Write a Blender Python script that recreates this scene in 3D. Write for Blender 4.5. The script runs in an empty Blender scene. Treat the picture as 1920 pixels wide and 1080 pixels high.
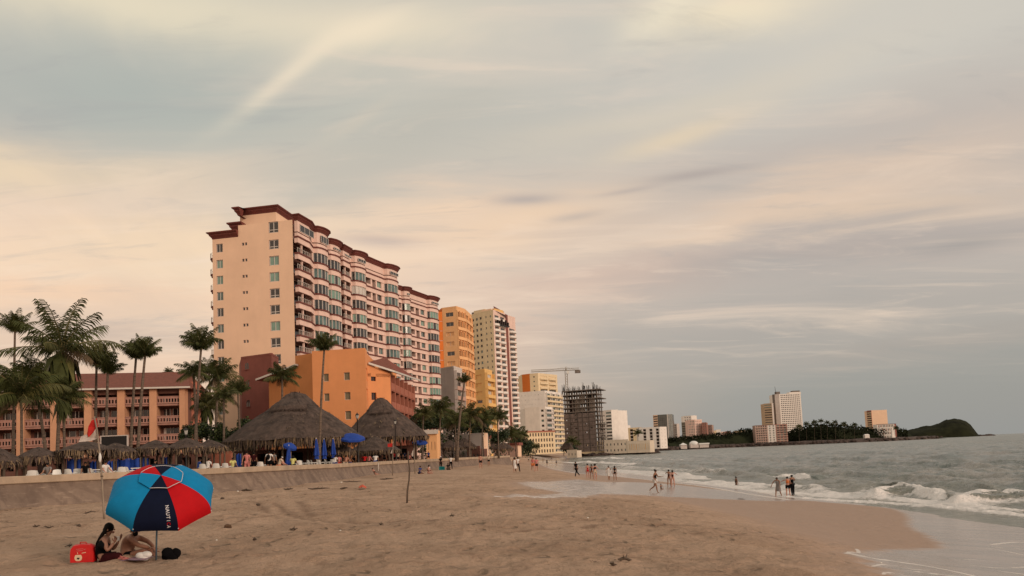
import bpy, bmesh, math, random
import numpy as np
from mathutils import Vector, Matrix
from math import sin, cos, pi, radians as R, sqrt

# ------------------------------------------------------------------ camera, world, sun, exposure
sc = bpy.context.scene
F_PX, XP, YP, PITCH, ROLL, ZC = 1400.0, 900.0, 743.5, math.atan(0.0784), 0.041, 4.2
_F0 = Vector((0, cos(PITCH), sin(PITCH))); _U0 = Vector((0, -sin(PITCH), cos(PITCH))); _R0 = Vector((1, 0, 0))
CR = _R0 * cos(ROLL) - _U0 * sin(ROLL)
CU = _R0 * sin(ROLL) + _U0 * cos(ROLL)
CAM = Vector((0, 0, ZC))
cam_d = bpy.data.cameras.new('camera'); cam = bpy.data.objects.new('camera', cam_d)
sc.collection.objects.link(cam); sc.camera = cam
cam.matrix_world = Matrix(((CR.x, CU.x, -_F0.x, 0), (CR.y, CU.y, -_F0.y, 0), (CR.z, CU.z, -_F0.z, ZC), (0, 0, 0, 1)))
cam_d.sensor_width = 36; cam_d.lens = F_PX / 1920 * 36
cam_d.shift_x = (960 - XP) / 1920; cam_d.shift_y = (YP - 540) / 1920
cam_d.clip_start = 0.2; cam_d.clip_end = 30000
sc.render.resolution_x, sc.render.resolution_y = 1024, 576
sc.view_settings.view_transform = 'Standard'; sc.view_settings.look = 'None'
sc.view_settings.exposure = 0.15; sc.view_settings.gamma = 1.0
sc.render.engine = 'CYCLES'
sc.cycles.use_denoising = True
sc.cycles.max_bounces = 6; sc.cycles.diffuse_bounces = 3; sc.cycles.glossy_bounces = 3
sc.cycles.transmission_bounces = 3; sc.cycles.transparent_max_bounces = 6; sc.cycles.volume_bounces = 0
sc.cycles.sample_clamp_indirect = 4

SUN_EL, SUN_AZ = 17.0, 128.0          # azimuth clockwise from +Y (the view direction)
def sun_dir():
    a, e = R(SUN_AZ), R(SUN_EL)
    return Vector((sin(a) * cos(e), cos(a) * cos(e), sin(e)))
sl = bpy.data.lights.new('sun', 'SUN'); so = bpy.data.objects.new('sun', sl); sc.collection.objects.link(so)
sl.energy = 1.6; sl.angle = R(22); sl.color = (1.0, 0.76, 0.60)
so.rotation_euler = sun_dir().to_track_quat('Z', 'Y').to_euler(); so.location = (40, -40, 60)

w = bpy.data.worlds.new('World'); sc.world = w; w.use_nodes = True
def build_world():
    nt = w.node_tree; N = nt.nodes; L = nt.links; N.clear()
    def n(t, **k):
        o = N.new(t)
        for a, b in k.items(): setattr(o, a, b)
        return o
    def m(op, a, b=None, c=None, clamp=False):
        o = n('ShaderNodeMath', operation=op, use_clamp=clamp)
        for i, x in enumerate((a, b, c)):
            if x is None: continue
            if isinstance(x, (int, float)): o.inputs[i].default_value = x
            else: L.new(x, o.inputs[i])
        return o.outputs[0]
    def mixc(f, a, b):
        o = n('ShaderNodeMix', data_type='RGBA')
        if isinstance(f, (int, float)): o.inputs[0].default_value = f
        else: L.new(f, o.inputs[0])
        for i, x in ((6, a), (7, b)):
            if isinstance(x, tuple): o.inputs[i].default_value = (*x, 1)
            else: L.new(x, o.inputs[i])
        return o.outputs[2]
    def s2l(r, g, b): return tuple(((c / 255) / 12.92 if c / 255 <= .04045 else ((c / 255 + .055) / 1.055) ** 2.4) for c in (r, g, b))
    out = n('ShaderNodeOutputWorld')
    tc = n('ShaderNodeTexCoord'); sep = n('ShaderNodeSeparateXYZ'); L.new(tc.outputs['Generated'], sep.inputs[0])
    X, Y, Z = sep.outputs
    az = m('MULTIPLY', m('ARCTAN2', X, Y), 180 / pi)          # degrees, 0 = +Y, positive to the right
    el = m('MULTIPLY', m('ARCSINE', m('MAXIMUM', m('MINIMUM', Z, 1.0), -1.0)), 180 / pi)
    # cloud-deck coordinates: direction divided by height, so clouds shrink towards the horizon
    h = m('ADD', m('MAXIMUM', Z, 0.0), 0.10)
    cv = n('ShaderNodeCombineXYZ'); L.new(m('DIVIDE', X, h), cv.inputs[0]); L.new(m('DIVIDE', Y, h), cv.inputs[1])
    def noise(scale, detail, rough, sx=1, sy=1, rot=0, dist=0, off=(0, 0, 0)):
        mp = n('ShaderNodeMapping'); mp.inputs['Scale'].default_value = (sx, sy, 1); mp.inputs['Rotation'].default_value = (0, 0, R(rot)); mp.inputs['Location'].default_value = off
        L.new(cv.outputs[0], mp.inputs[0])
        t = n('ShaderNodeTexNoise'); t.inputs['Scale'].default_value = scale; t.inputs['Detail'].default_value = detail; t.inputs['Roughness'].default_value = rough; t.inputs['Distortion'].default_value = dist
        L.new(mp.outputs[0], t.inputs['Vector']); return t.outputs[0]
    n1 = noise(0.55, 7, 0.55, 1.0, 0.8, 25, .6)
    n2 = noise(1.3, 6, 0.6, 0.55, 1.3, -20, .8, (3, 1, 0))
    n3 = noise(0.35, 4, 0.5, 1.2, .7, 50, .3, (7, 5, 0))
    wob = m('MULTIPLY', m('SUBTRACT', n1, .5), 16.0)
    wob2 = m('MULTIPLY', m('SUBTRACT', n3, .5), 10.0)
    azw = m('ADD', az, wob); elw = m('ADD', el, m('MULTIPLY', m('ADD', wob2, m('MULTIPLY', m('SUBTRACT', n2, .5), 7.0)), m('MINIMUM', m('DIVIDE', m('MAXIMUM', el, 0.0), 14.0), 1.0)))
    def ss(x, a, b):                                            # smooth 0..1 between a and b
        o = n('ShaderNodeMapRange', interpolation_type='SMOOTHERSTEP'); L.new(x, o.inputs[0])
        o.inputs[1].default_value = a; o.inputs[2].default_value = b; o.inputs[3].default_value = 0; o.inputs[4].default_value = 1
        return o.outputs[0]
    def blob(a0, e0, sa, se, rot=0, use=None):
        A, E = use or (azw, elw)
        da = m('SUBTRACT', A, a0); de = m('SUBTRACT', E, e0)
        c, s = cos(R(rot)), sin(R(rot))
        u = m('ADD', m('MULTIPLY', da, c), m('MULTIPLY', de, s)); v = m('SUBTRACT', m('MULTIPLY', de, c), m('MULTIPLY', da, s))
        q = m('ADD', m('POWER', m('DIVIDE', u, sa), 2), m('POWER', m('DIVIDE', v, se), 2))
        return m('POWER', 2.71828, m('MULTIPLY', q, -1.0))
    # base colours: left is warm, right is grey; three heights
    lr = ss(azw, -22, 26)
    low = mixc(lr, SKY['low_l'], SKY['low_r'])
    mid = mixc(lr, SKY['mid_l'], SKY['mid_r'])
    top = mixc(lr, SKY['top_l'], SKY['top_r'])
    c = mixc(ss(elw, 1.5, 12), low, mid)
    c = mixc(ss(elw, 15, 27), c, top)
    for (a0, e0, sa, se, rot, col, k, raw) in SKY['blobs']:
        use = (az, el) if raw == 2 else ((m('ADD', az, m('MULTIPLY', wob, .22)), m('ADD', el, m('MULTIPLY', wob2, .3))) if raw else None)
        c = mixc(m('MULTIPLY', blob(a0, e0, sa, se, rot, use), k, clamp=True), c, s2l(*col))
    # fine wisps, both lighter and darker
    n4 = noise(2.6, 7, .62, .45, 1.5, -28, 1.0, (8, 2, 0)); n5 = noise(3.4, 7, .62, .5, 1.6, 12, 1.2, (1, 9, 0))
    wl = m('ADD', m('MULTIPLY', ss(n2, .47, .75), .34), m('MULTIPLY', ss(n4, .50, .72), .26)); wd = m('ADD', m('MULTIPLY', ss(n1, .46, .74), .34), m('MULTIPLY', ss(n5, .50, .74), .24))
    fade = ss(el, 2, 10)
    c = mixc(m('MULTIPLY', wd, fade), c, s2l(165, 163, 160)); c = mixc(m('MULTIPLY', wl, fade), c, s2l(246, 220, 195))
    cl = n('ShaderNodeBackground'); L.new(c, cl.inputs[0]); cl.inputs[1].default_value = 1.0
    sk = n('ShaderNodeTexSky', sky_type='NISHITA'); sk.sun_disc = False
    sk.sun_elevation = R(SUN_EL); sk.sun_rotation = R(SUN_AZ); sk.air_density = 1.5; sk.dust_density = 2
    sb = n('ShaderNodeBackground'); L.new(sk.outputs[0], sb.inputs[0]); sb.inputs[1].default_value = 0.08
    mx = n('ShaderNodeMixShader'); mx.inputs[0].default_value = 0.88      # nearly closed cloud deck
    L.new(sb.outputs[0], mx.inputs[1]); L.new(cl.outputs[0], mx.inputs[2]); L.new(mx.outputs[0], out.inputs[0])
def _s(r, g, b): return tuple(((c / 255) / 12.92 if c / 255 <= .04045 else ((c / 255 + .055) / 1.055) ** 2.4) for c in (r, g, b))
SKY = dict(
    low_l=_s(224, 188, 164), low_r=_s(152, 152, 149),
    mid_l=_s(244, 211, 182), mid_r=_s(193, 181, 171),
    top_l=_s(199, 194, 180), top_r=_s(200, 195, 185),
    # azimuth, elevation, sizes, rotation, colour, amount, how little it is broken up
    blobs=[(-28, 31, 15, 2.0, 3, (250, 232, 196), .8, 0), (-8, 32, 9, 1.6, 4, (246, 228, 196), .6, 0), (-24, 25.5, 13, 4.6, 4, (172, 176, 168), .9, 0),
           (-33, 20.0, 11, 1.6, 0, (250, 220, 178), .7, 0), (-13, 19.5, 10, 2.6, 14, (182, 180, 170), .7, 0), (-6, 24.5, 9, 2.6, 20, (190, 184, 170), .6, 0),
           (-21, 15.5, 12, 2.4, 4, (252, 220, 182), .75, 0), (-30, 11.5, 12, 1.5, 2, (250, 206, 168), .6, 0), (-27, 9.0, 14, .9, 1, (196, 172, 158), .6, 0),
           (-14.2, 27.6, 5.0, .60, 37, (246, 228, 198), .6, 1), (-8.2, 31.0, 4.0, .7, 20, (246, 228, 198), .55, 1), (-9, 25.0, 3.0, .5, 30, (222, 204, 180), .3, 1),
           (2, 24, 12, 4, 5, (186, 182, 172), .5, 0), (21, 30, 7, 1.5, -10, (248, 230, 196), .8, 0), (17, 31.5, 4, 1.2, 20, (250, 236, 206), .6, 0), (30, 26, 9, 4, 0, (214, 206, 192), .5, 0),
           (15, 24.0, 13, 1.4, 4, (222, 206, 182), .45, 0), (16, 22.2, 5, .8, 8, (236, 212, 176), .6, 1), (3, 17.2, 9, 1.6, 6, (248, 212, 174), .55, 0), (-3, 18.6, 5, .9, 4, (250, 214, 178), .5, 0),
           (22, 15.4, 13, 1.5, 2, (238, 206, 176), .7, 0), (30, 14, 8, 1.0, -4, (236, 204, 172), .5, 0), (10, 12.2, 12, 1.2, 2, (226, 190, 168), .5, 0), (27, 12.0, 16, 1.2, 0, (172, 160, 154), .65, 0),
           (-4, 8.6, 10, 2.0, 2, (220, 184, 164), .5, 0), (20, 8.2, 16, 2.4, 2, (164, 158, 153), .6, 0), (30, 5.5, 12, 1.0, 0, (172, 160, 152), .4, 0),
           (4, 19.0, 2.6, .42, -3, (172, 162, 158), .7, 1), (17, 19.4, 3.6, .38, -1, (170, 158, 152), .65, 1), (12, 18.9, 2.4, .22, 3, (176, 164, 158), .5, 1),
           (-7.5, 16.4, 3.2, .5, -3, (190, 170, 160), .7, 1), (34, 12, 3, .45, 0, (152, 148, 146), .6, 1), (8, 17.4, 2.2, .3, 4, (180, 168, 160), .5, 1)])
build_world()

# ------------------------------------------------------------------ picture <-> place
def ray(px, py): return (_F0 + CR * ((px - XP) / F_PX) + CU * ((YP - py) / F_PX))
def P(px, py, D):
    d = ray(px, py); return CAM + d * (D / d.y)
def on_z(px, py, z):
    d = ray(px, py); return CAM + d * ((z - ZC) / d.z)
def proj(p):
    v = Vector(p) - CAM; f = v.dot(_F0); return (XP + F_PX * v.dot(CR) / f, YP - F_PX * v.dot(CU) / f)
def XD(px, D, z=4.0):
    "plan position of pixel column px, at height z and distance D"
    x = (px - 960) / F_PX * D
    for _ in range(6):
        q = proj((x, D, z)); x += (px - q[0]) / F_PX * D
    return Vector((x, D))
def zpix(px, py, D): return P(px, py, D).z

# ------------------------------------------------------------------ numpy noise and the beach's shape
rng = np.random.RandomState(7)
_T = rng.rand(256, 256)
def vnoise(x, y):
    x = np.asarray(x, float); y = np.asarray(y, float)
    xi = np.floor(x).astype(int); yi = np.floor(y).astype(int); fx = x - xi; fy = y - yi
    fx = fx * fx * (3 - 2 * fx); fy = fy * fy * (3 - 2 * fy)
    a = _T[xi % 256, yi % 256]; b = _T[(xi + 1) % 256, yi % 256]; c = _T[xi % 256, (yi + 1) % 256]; d = _T[(xi + 1) % 256, (yi + 1) % 256]
    return (a * (1 - fx) + b * fx) * (1 - fy) + (c * (1 - fx) + d * fx) * fy
def fbm(x, y, o=4, g=.5):
    s = 0; a = 1; t = 0
    for i in range(o):
        s = s + a * vnoise(x * 2 ** i + 17.3 * i, y * 2 ** i + 9.1 * i); t += a; a *= g
    return s / t
def lerp(a, b, t): return a + (b - a) * t
_SY = np.array([-50, 0, 30, 60, 100, 200, 300, 480, 770, 1100, 1500, 2500, 6000], float)
_SX = np.array([23, 23, 24, 24.5, 24.8, 26, 34, 56, 112, 215, 330, 500, 900], float)
def X0(Y): return np.interp(Y, _SY, _SX)
_PS = np.array([-400, -60, -32, -24, -17, -13, -6, 0, 10, 40, 300], float)
_PZ = np.array([2.7, 2.65, 2.6, 2.58, 2.0, 1.15, .48, 0, -.7, -2.2, -5], float)
def beach_z(X, Y, fine=True):
    X = np.asarray(X, float); Y = np.asarray(Y, float)
    s = X - X0(Y)
    z = np.interp(s, _PS, _PZ)
    z = (z + np.interp(s - 1.5, _PS, _PZ) + np.interp(s + 1.5, _PS, _PZ)) / 3
    dry = np.clip((-s - 13) / 6, 0, 1)
    z = z + dry * ((fbm(X * .12, Y * .12, 3) - .5) * .28)
    if fine:
        near = np.clip((75 - np.abs(Y)) / 45, 0, 1)
        z = z + dry * near * ((fbm(X * 1.5, Y * 1.1, 3) - .5) * .15 + (fbm(X * 4.2 + 5, Y * 3.1, 2) - .5) * .08)
    return z
def bz(x, y): return float(beach_z(np.array([x]), np.array([y]))[0])
def on_beach(px, py):
    "first place where the ray through a pixel meets the sand"
    d = ray(px, py); D = np.geomspace(9, 900, 6000)
    x = d.x / d.y * D; z = ZC + d.z / d.y * D
    g = beach_z(x, D, False); k = np.nonzero(z <= g)[0]
    k = int(k[0]) if len(k) else 5999
    return Vector((float(x[k]), float(D[k]), bz(float(x[k]), float(D[k]))))

# ------------------------------------------------------------------ materials
MATS = {}
def mat(name, col, rough=.8, var=.12, scale=1.5, bump=0.0, bscale=20, metal=0.0, spec=.4, stain=0.0, stretch=(1, 1, 1), alt=None, emit=None, sheen=0):
    "colour is the surface's own albedo (linear); var mottles it, stain adds long vertical weather marks"
    if name in MATS: return MATS[name]
    m = bpy.data.materials.new(name); m.use_nodes = True; nt = m.node_tree; N = nt.nodes; L = nt.links
    b = N['Principled BSDF']; b.inputs['Roughness'].default_value = rough; b.inputs['Metallic'].default_value = metal
    b.inputs['Specular IOR Level'].default_value = spec
    tc = N.new('ShaderNodeTexCoord')
    mp = N.new('ShaderNodeMapping'); mp.inputs['Scale'].default_value = stretch; L.new(tc.outputs['Object'], mp.inputs[0])
    t = N.new('ShaderNodeTexNoise'); t.inputs['Scale'].default_value = scale; t.inputs['Detail'].default_value = 5; t.inputs['Roughness'].default_value = .65
    L.new(mp.outputs[0], t.inputs['Vector'])
    r = N.new('ShaderNodeMapRange'); r.inputs[1].default_value = .3; r.inputs[2].default_value = .7; L.new(t.outputs[0], r.inputs[0])
    mx = N.new('ShaderNodeMix'); mx.data_type = 'RGBA'; L.new(r.outputs[0], mx.inputs[0])
    c2 = alt or tuple(c * (1 - 2 * var) for c in col); c1 = tuple(min(.95, c * (1 + var)) for c in col)
    mx.inputs[6].default_value = (*c1, 1); mx.inputs[7].default_value = (*c2, 1)
    last = mx.outputs[2]
    if stain:
        m2 = N.new('ShaderNodeMapping'); m2.inputs['Scale'].default_value = (1, 1, .12); L.new(tc.outputs['Object'], m2.inputs[0])
        t2 = N.new('ShaderNodeTexNoise'); t2.inputs['Scale'].default_value = 1.1; t2.inputs['Detail'].default_value = 6; L.new(m2.outputs[0], t2.inputs['Vector'])
        r2 = N.new('ShaderNodeMapRange'); r2.inputs[1].default_value = .45; r2.inputs[2].default_value = .8; r2.inputs[4].default_value = stain; L.new(t2.outputs[0], r2.inputs[0])
        x2 = N.new('ShaderNodeMix'); x2.data_type = 'RGBA'; L.new(r2.outputs[0], x2.inputs[0]); L.new(last, x2.inputs[6])
        x2.inputs[7].default_value = (*[c * .45 for c in col], 1); last = x2.outputs[2]
    L.new(last, b.inputs['Base Color'])
    if bump:
        t3 = N.new('ShaderNodeTexNoise'); t3.inputs['Scale'].default_value = bscale; t3.inputs['Detail'].default_value = 4; L.new(mp.outputs[0], t3.inputs['Vector'])
        bp = N.new('ShaderNodeBump'); bp.inputs['Strength'].default_value = bump; bp.inputs['Distance'].default_value = .05; L.new(t3.outputs[0], bp.inputs['Height']); L.new(bp.outputs[0], b.inputs['Normal'])
    if emit: b.inputs['Emission Color'].default_value = (*emit[:3], 1); b.inputs['Emission Strength'].default_value = emit[3]
    MATS[name] = m; return m
S = _s
PEACH = mat('peach_stucco', (.86, .58, .40), .9, .035, .25, stain=.06)
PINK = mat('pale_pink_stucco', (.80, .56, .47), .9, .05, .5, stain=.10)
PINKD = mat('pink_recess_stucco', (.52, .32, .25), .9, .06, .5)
REDTRIM = mat('oxblood_trim', (.16, .040, .030), .7, .12, 1)
GLASS = mat('window_glass', (.10, .17, .155), .10, .35, .35, spec=.8)
GLASSG = mat('green_curtained_glass', (.20, .34, .27), .18, .15, .4, spec=.8)
GLASSD = mat('dark_window_glass', (.025, .022, .022), .12, .3, .4, spec=.8)
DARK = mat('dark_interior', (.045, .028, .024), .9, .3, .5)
FRAME = mat('white_frame', (.62, .56, .50), .5, .05, 2)
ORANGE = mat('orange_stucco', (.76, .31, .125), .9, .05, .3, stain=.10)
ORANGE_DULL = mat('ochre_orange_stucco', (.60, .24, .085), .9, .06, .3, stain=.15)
MAROON = mat('maroon_stucco', (.24, .08, .06), .9, .08, .4, stain=.15)
TERRA = mat('terracotta_stucco', (.40, .14, .09), .9, .08, .5)
CREAM = mat('cream_stucco', (.78, .61, .39), .9, .05, .3, stain=.12)
YELLOW = mat('yellow_stucco', (.82, .50, .19), .9, .05, .3, stain=.12)
WHITE = mat('white_stucco', (.84, .76, .69), .9, .05, .3, stain=.10)
GREYW = mat('grey_plaster', (.60, .52, .47), .9, .08, .3, stain=.2)
CONC = mat('raw_concrete', (.20, .165, .145), .95, .15, .6, stain=.2)
TOWERGLASS = mat('grey_green_curtain_wall', (.10, .11, .10), .25, .2, .2, spec=.7)
ROOFTILE = mat('red_clay_tile', (.205, .062, .038), .85, .2, 3, bump=.4, bscale=8)
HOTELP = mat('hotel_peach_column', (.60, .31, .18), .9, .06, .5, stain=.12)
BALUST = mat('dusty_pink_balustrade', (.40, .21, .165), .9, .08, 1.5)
RECESS = mat('brown_pink_wall_and_recess_shade', (.17, .075, .055), .9, .12, .6)  # tone also carries the shade of the hotel and balcony recesses
THATCH = mat('weathered_palm_thatch', (.088, .060, .048), .95, .35, 1.4, bump=1.0, bscale=14, alt=(.038, .026, .021))
THATCHF = mat('dry_thatch_fringe', (.22, .155, .09), .95, .4, 3.0, alt=(.075, .05, .035))
WOOD = mat('weathered_wood', (.12, .085, .06), .85, .25, 4, bump=.4, bscale=30, stretch=(1, 1, .15))
POLEW = mat('grey_driftwood_pole', (.30, .235, .18), .85, .25, 6, bump=.4, bscale=30, stretch=(1, 1, .2))
TRUNK = mat('palm_trunk_bark', (.16, .115, .085), .9, .3, 3, bump=.8, bscale=9, stretch=(.4, .4, 3))
FROND = mat('palm_leaf_green', (.060, .068, .020), .75, .35, .9, spec=.15, alt=(.03, .036, .012))
FRONDY = mat('yellowing_palm_leaf', (.11, .10, .03), .6, .35, .9, spec=.3, alt=(.05, .055, .018))
DEADF = mat('dead_palm_leaf', (.13, .085, .045), .85, .3, 1.2)
RACHIS = mat('palm_frond_stem', (.17, .14, .05), .6, .2, 2)
LEAF = mat('shrub_leaf', (.035, .055, .018), .6, .4, 1.2)
LEAFB = mat('bright_shrub_leaf', (.07, .095, .022), .6, .35, 1.2)
LEAFD = mat('far_tree_leaf', (.024, .028, .014), .9, .35, .06, spec=.05)
BLUEF = mat('royal_blue_fabric', (.008, .048, .30), .75, .15, 2)
IRON = mat('black_painted_iron', (.02, .016, .015), .5, .2, 3)
LAMPG = mat('frosted_lamp_glass', (.52, .50, .46), .3, .05, 3)
PLASTIC = mat('white_plastic', (.74, .72, .68), .45, .05, 3)
ROCK = mat('dark_breakwater_rock', (.085, .058, .048), .9, .35, .25, bump=.6, bscale=2)
CAP = mat('wall_cap_concrete', (.44, .33, .235), .9, .12, 1.2, bump=.3, bscale=12, stain=.25)
PAVE = mat('promenade_paving', (.30, .24, .19), .9, .12, 1)
TRUNKD = mat('tree_bark', (.08, .06, .045), .9, .3, 3)

# ------------------------------------------------------------------ mesh building
COL = sc.collection
class MB:
    "collects faces in place coordinates, then links them as ONE mesh object"
    def __init__(s): s.v = []; s.f = []; s.m = []; s.mats = []; s.sm = []
    def mi(s, m):
        if m not in s.mats: s.mats.append(m)
        return s.mats.index(m)
    def add(s, vs, fs, m, smooth=False):
        b = len(s.v); s.v += [tuple(v) for v in vs]; k = s.mi(m)
        for f in fs: s.f.append(tuple(i + b for i in f)); s.m.append(k); s.sm.append(smooth)
    def quad(s, a, b, c, d, m): s.add((a, b, c, d), ((0, 1, 2, 3),), m)
    def hexa(s, p, m):
        s.add(p, ((0, 3, 2, 1), (4, 5, 6, 7), (0, 1, 5, 4), (1, 2, 6, 5), (2, 3, 7, 6), (3, 0, 4, 7)), m)
    def box(s, x0, x1, y0, y1, z0, z1, m):
        s.hexa([(x0, y0, z0), (x1, y0, z0), (x1, y1, z0), (x0, y1, z0), (x0, y0, z1), (x1, y0, z1), (x1, y1, z1), (x0, y1, z1)], m)
    def prism(s, poly, z0, z1, m, top=None, zt=None):
        n = len(poly); vs = [(p[0], p[1], z0) for p in poly] + [(p[0], p[1], z1) for p in poly]
        s.add(vs, [(i, (i + 1) % n, n + (i + 1) % n, n + i) for i in range(n)], m)
        s.add(vs[n:], [tuple(range(n))], top or m); s.add(vs[:n], [tuple(range(n))[::-1]], m)
    def tube(s, pts, rad, m, n=7, smooth=True, cap=True):
        pts = [Vector(p) for p in pts]; rad = rad if isinstance(rad, (list, tuple)) else [rad] * len(pts)
        vs = []; 
        for i, p in enumerate(pts):
            t = (pts[min(i + 1, len(pts) - 1)] - pts[max(i - 1, 0)]).normalized()
            a = t.cross(Vector((0, 1, .01)) if abs(t.y) < .9 else Vector((1, 0, 0))).normalized(); b = t.cross(a)
            for k in range(n):
                w_ = 2 * pi * k / n; vs.append(p + (a * cos(w_) + b * sin(w_)) * rad[i])
        fs = [(i * n + k, i * n + (k + 1) % n, (i + 1) * n + (k + 1) % n, (i + 1) * n + k) for i in range(len(pts) - 1) for k in range(n)]
        if cap: fs += [tuple(range(n))[::-1], tuple(range((len(pts) - 1) * n, len(pts) * n))]
        s.add(vs, fs, m, smooth)
    def ell(s, c, r, m, nu=10, nv=7, rot=None, smooth=True, jit=0, rnd=None):
        vs = []; c = Vector(c); rot = rot or Matrix.Identity(3)
        for j in range(nv + 1):
            th = pi * j / nv
            for i in range(nu):
                ph = 2 * pi * i / nu; q = Vector((r[0] * sin(th) * cos(ph), r[1] * sin(th) * sin(ph), r[2] * cos(th)))
                if jit: q *= 1 + (rnd or random).uniform(-jit, jit)
                vs.append(c + rot @ q)
        s.add(vs, [(j * nu + i, (j + 1) * nu + i, (j + 1) * nu + (i + 1) % nu, j * nu + (i + 1) % nu) for j in range(nv) for i in range(nu)], m, smooth)
    def lathe(s, c, prof, m, n=12, smooth=True):
        vs = [(c[0] + r * cos(2 * pi * k / n), c[1] + r * sin(2 * pi * k / n), c[2] + z) for r, z in prof for k in range(n)]
        s.add(vs, [(i * n + k, i * n + (k + 1) % n, (i + 1) * n + (k + 1) % n, (i + 1) * n + k) for i in range(len(prof) - 1) for k in range(n)], m, smooth)
    def build(s, name, parent=None, loc=None):
        o_ = Vector(parent.location) if parent is not None and loc is None else Vector(loc or (0, 0, 0))
        if parent is not None and loc is None and parent.parent is not None:
            o_ = Vector((0, 0, 0)); q = parent
            while q is not None: o_ += q.location; q = q.parent
        me = bpy.data.meshes.new(name); me.from_pydata([(v[0] - o_.x, v[1] - o_.y, v[2] - o_.z) for v in s.v], [], s.f)
        for m in s.mats: me.materials.append(m)
        if s.f:
            me.polygons.foreach_set('material_index', s.m); me.polygons.foreach_set('use_smooth', s.sm)
        me.update(); ob = bpy.data.objects.new(name, me); COL.objects.link(ob)
        if parent is not None: ob.parent = parent
        elif loc is not None: ob.location = loc
        return ob
def tag(o, label=None, cat=None, group=None, kind=None):
    for k, v in (('label', label), ('category', cat), ('group', group), ('kind', kind)):
        if v: o[k] = v
    return o
def thing(name, loc, label, cat, group=None, rz=0):
    o = bpy.data.objects.new(name, None); o.location = loc; o.rotation_euler = (0, 0, rz); o.empty_display_size = .3; COL.objects.link(o)
    return tag(o, label, cat, group)
def copy_tree(o, parent=None):
    c = o.copy(); COL.objects.link(c); c.parent = parent
    for ch in o.children: copy_tree(ch, c)
    return c
def emit_parts(root, name, mbs, limit=100):
    "first `limit` as parts of their own (the list comes largest first), the rest as one"
    for mb in mbs[:limit]: mb.build(name, root)
    if len(mbs) > limit:
        r = MB()
        for mb in mbs[limit:]:
            b = len(r.v); r.v += mb.v
            for f, k, q in zip(mb.f, mb.m, mb.sm): r.f.append(tuple(i + b for i in f)); r.m.append(r.mi(mb.mats[k])); r.sm.append(q)
        o = r.build('small_' + name + '_rows', root); o['kind'] = 'stuff'

def grid_mesh(name, X, Y, Z, attrs, material):
    r, c = X.shape; me = bpy.data.meshes.new(name); n = r * c
    me.vertices.add(n); co = np.stack([X, Y, Z], -1).reshape(-1).astype(np.float32); me.vertices.foreach_set('co', co)
    i = np.arange(n).reshape(r, c); q = np.stack([i[:-1, :-1], i[:-1, 1:], i[1:, 1:], i[1:, :-1]], -1).reshape(-1, 4)
    me.loops.add(q.size); me.loops.foreach_set('vertex_index', q.reshape(-1).astype(np.int32))
    me.polygons.add(len(q)); me.polygons.foreach_set('loop_start', np.arange(0, q.size, 4).astype(np.int32)); me.polygons.foreach_set('loop_total', np.full(len(q), 4, np.int32))
    me.polygons.foreach_set('use_smooth', np.ones(len(q), bool)); me.update(calc_edges=True)
    for k, a in attrs.items():
        at = me.attributes.new(k, 'FLOAT', 'POINT'); at.data.foreach_set('value', a.reshape(-1).astype(np.float32))
    me.materials.append(material); ob = bpy.data.objects.new(name, me); COL.objects.link(ob); return ob
def seg_dist(X, Y, pts):
    d = np.full(X.shape, 1e9)
    for (ax, ay), (bx, by) in zip(pts[:-1], pts[1:]):
        vx, vy = bx - ax, by - ay; t = np.clip(((X - ax) * vx + (Y - ay) * vy) / (vx * vx + vy * vy + 1e-9), 0, 1)
        d = np.minimum(d, np.hypot(X - ax - t * vx, Y - ay - t * vy))
    return d
def poly_sd(X, Y, pts):
    "signed distance, positive inside"
    ins = np.zeros(X.shape, bool); n = len(pts)
    for i in range(n):
        (ax, ay), (bx, by) = pts[i], pts[(i + 1) % n]
        c = ((ay > Y) != (by > Y)) & (X < (bx - ax) * (Y - ay) / ((by - ay) if abs(by - ay) > 1e-9 else 1e-9) + ax); ins ^= c
    d = seg_dist(X, Y, list(pts) + [pts[0]]); return np.where(ins, d, -d)
def smooth_line(pts, k=2):
    for _ in range(k):
        q = [pts[0]]
        for a, b in zip(pts[:-1], pts[1:]): q += [(a[0] * .75 + b[0] * .25, a[1] * .75 + b[1] * .25), (a[0] * .25 + b[0] * .75, a[1] * .25 + b[1] * .75)]
        pts = q + [pts[-1]]
    return pts
def g2(px, py): p = on_beach(px, py); return (p.x, p.y)
def s2(px, py): p = on_z(px, py, 0.0); return (p.x, p.y)

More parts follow.
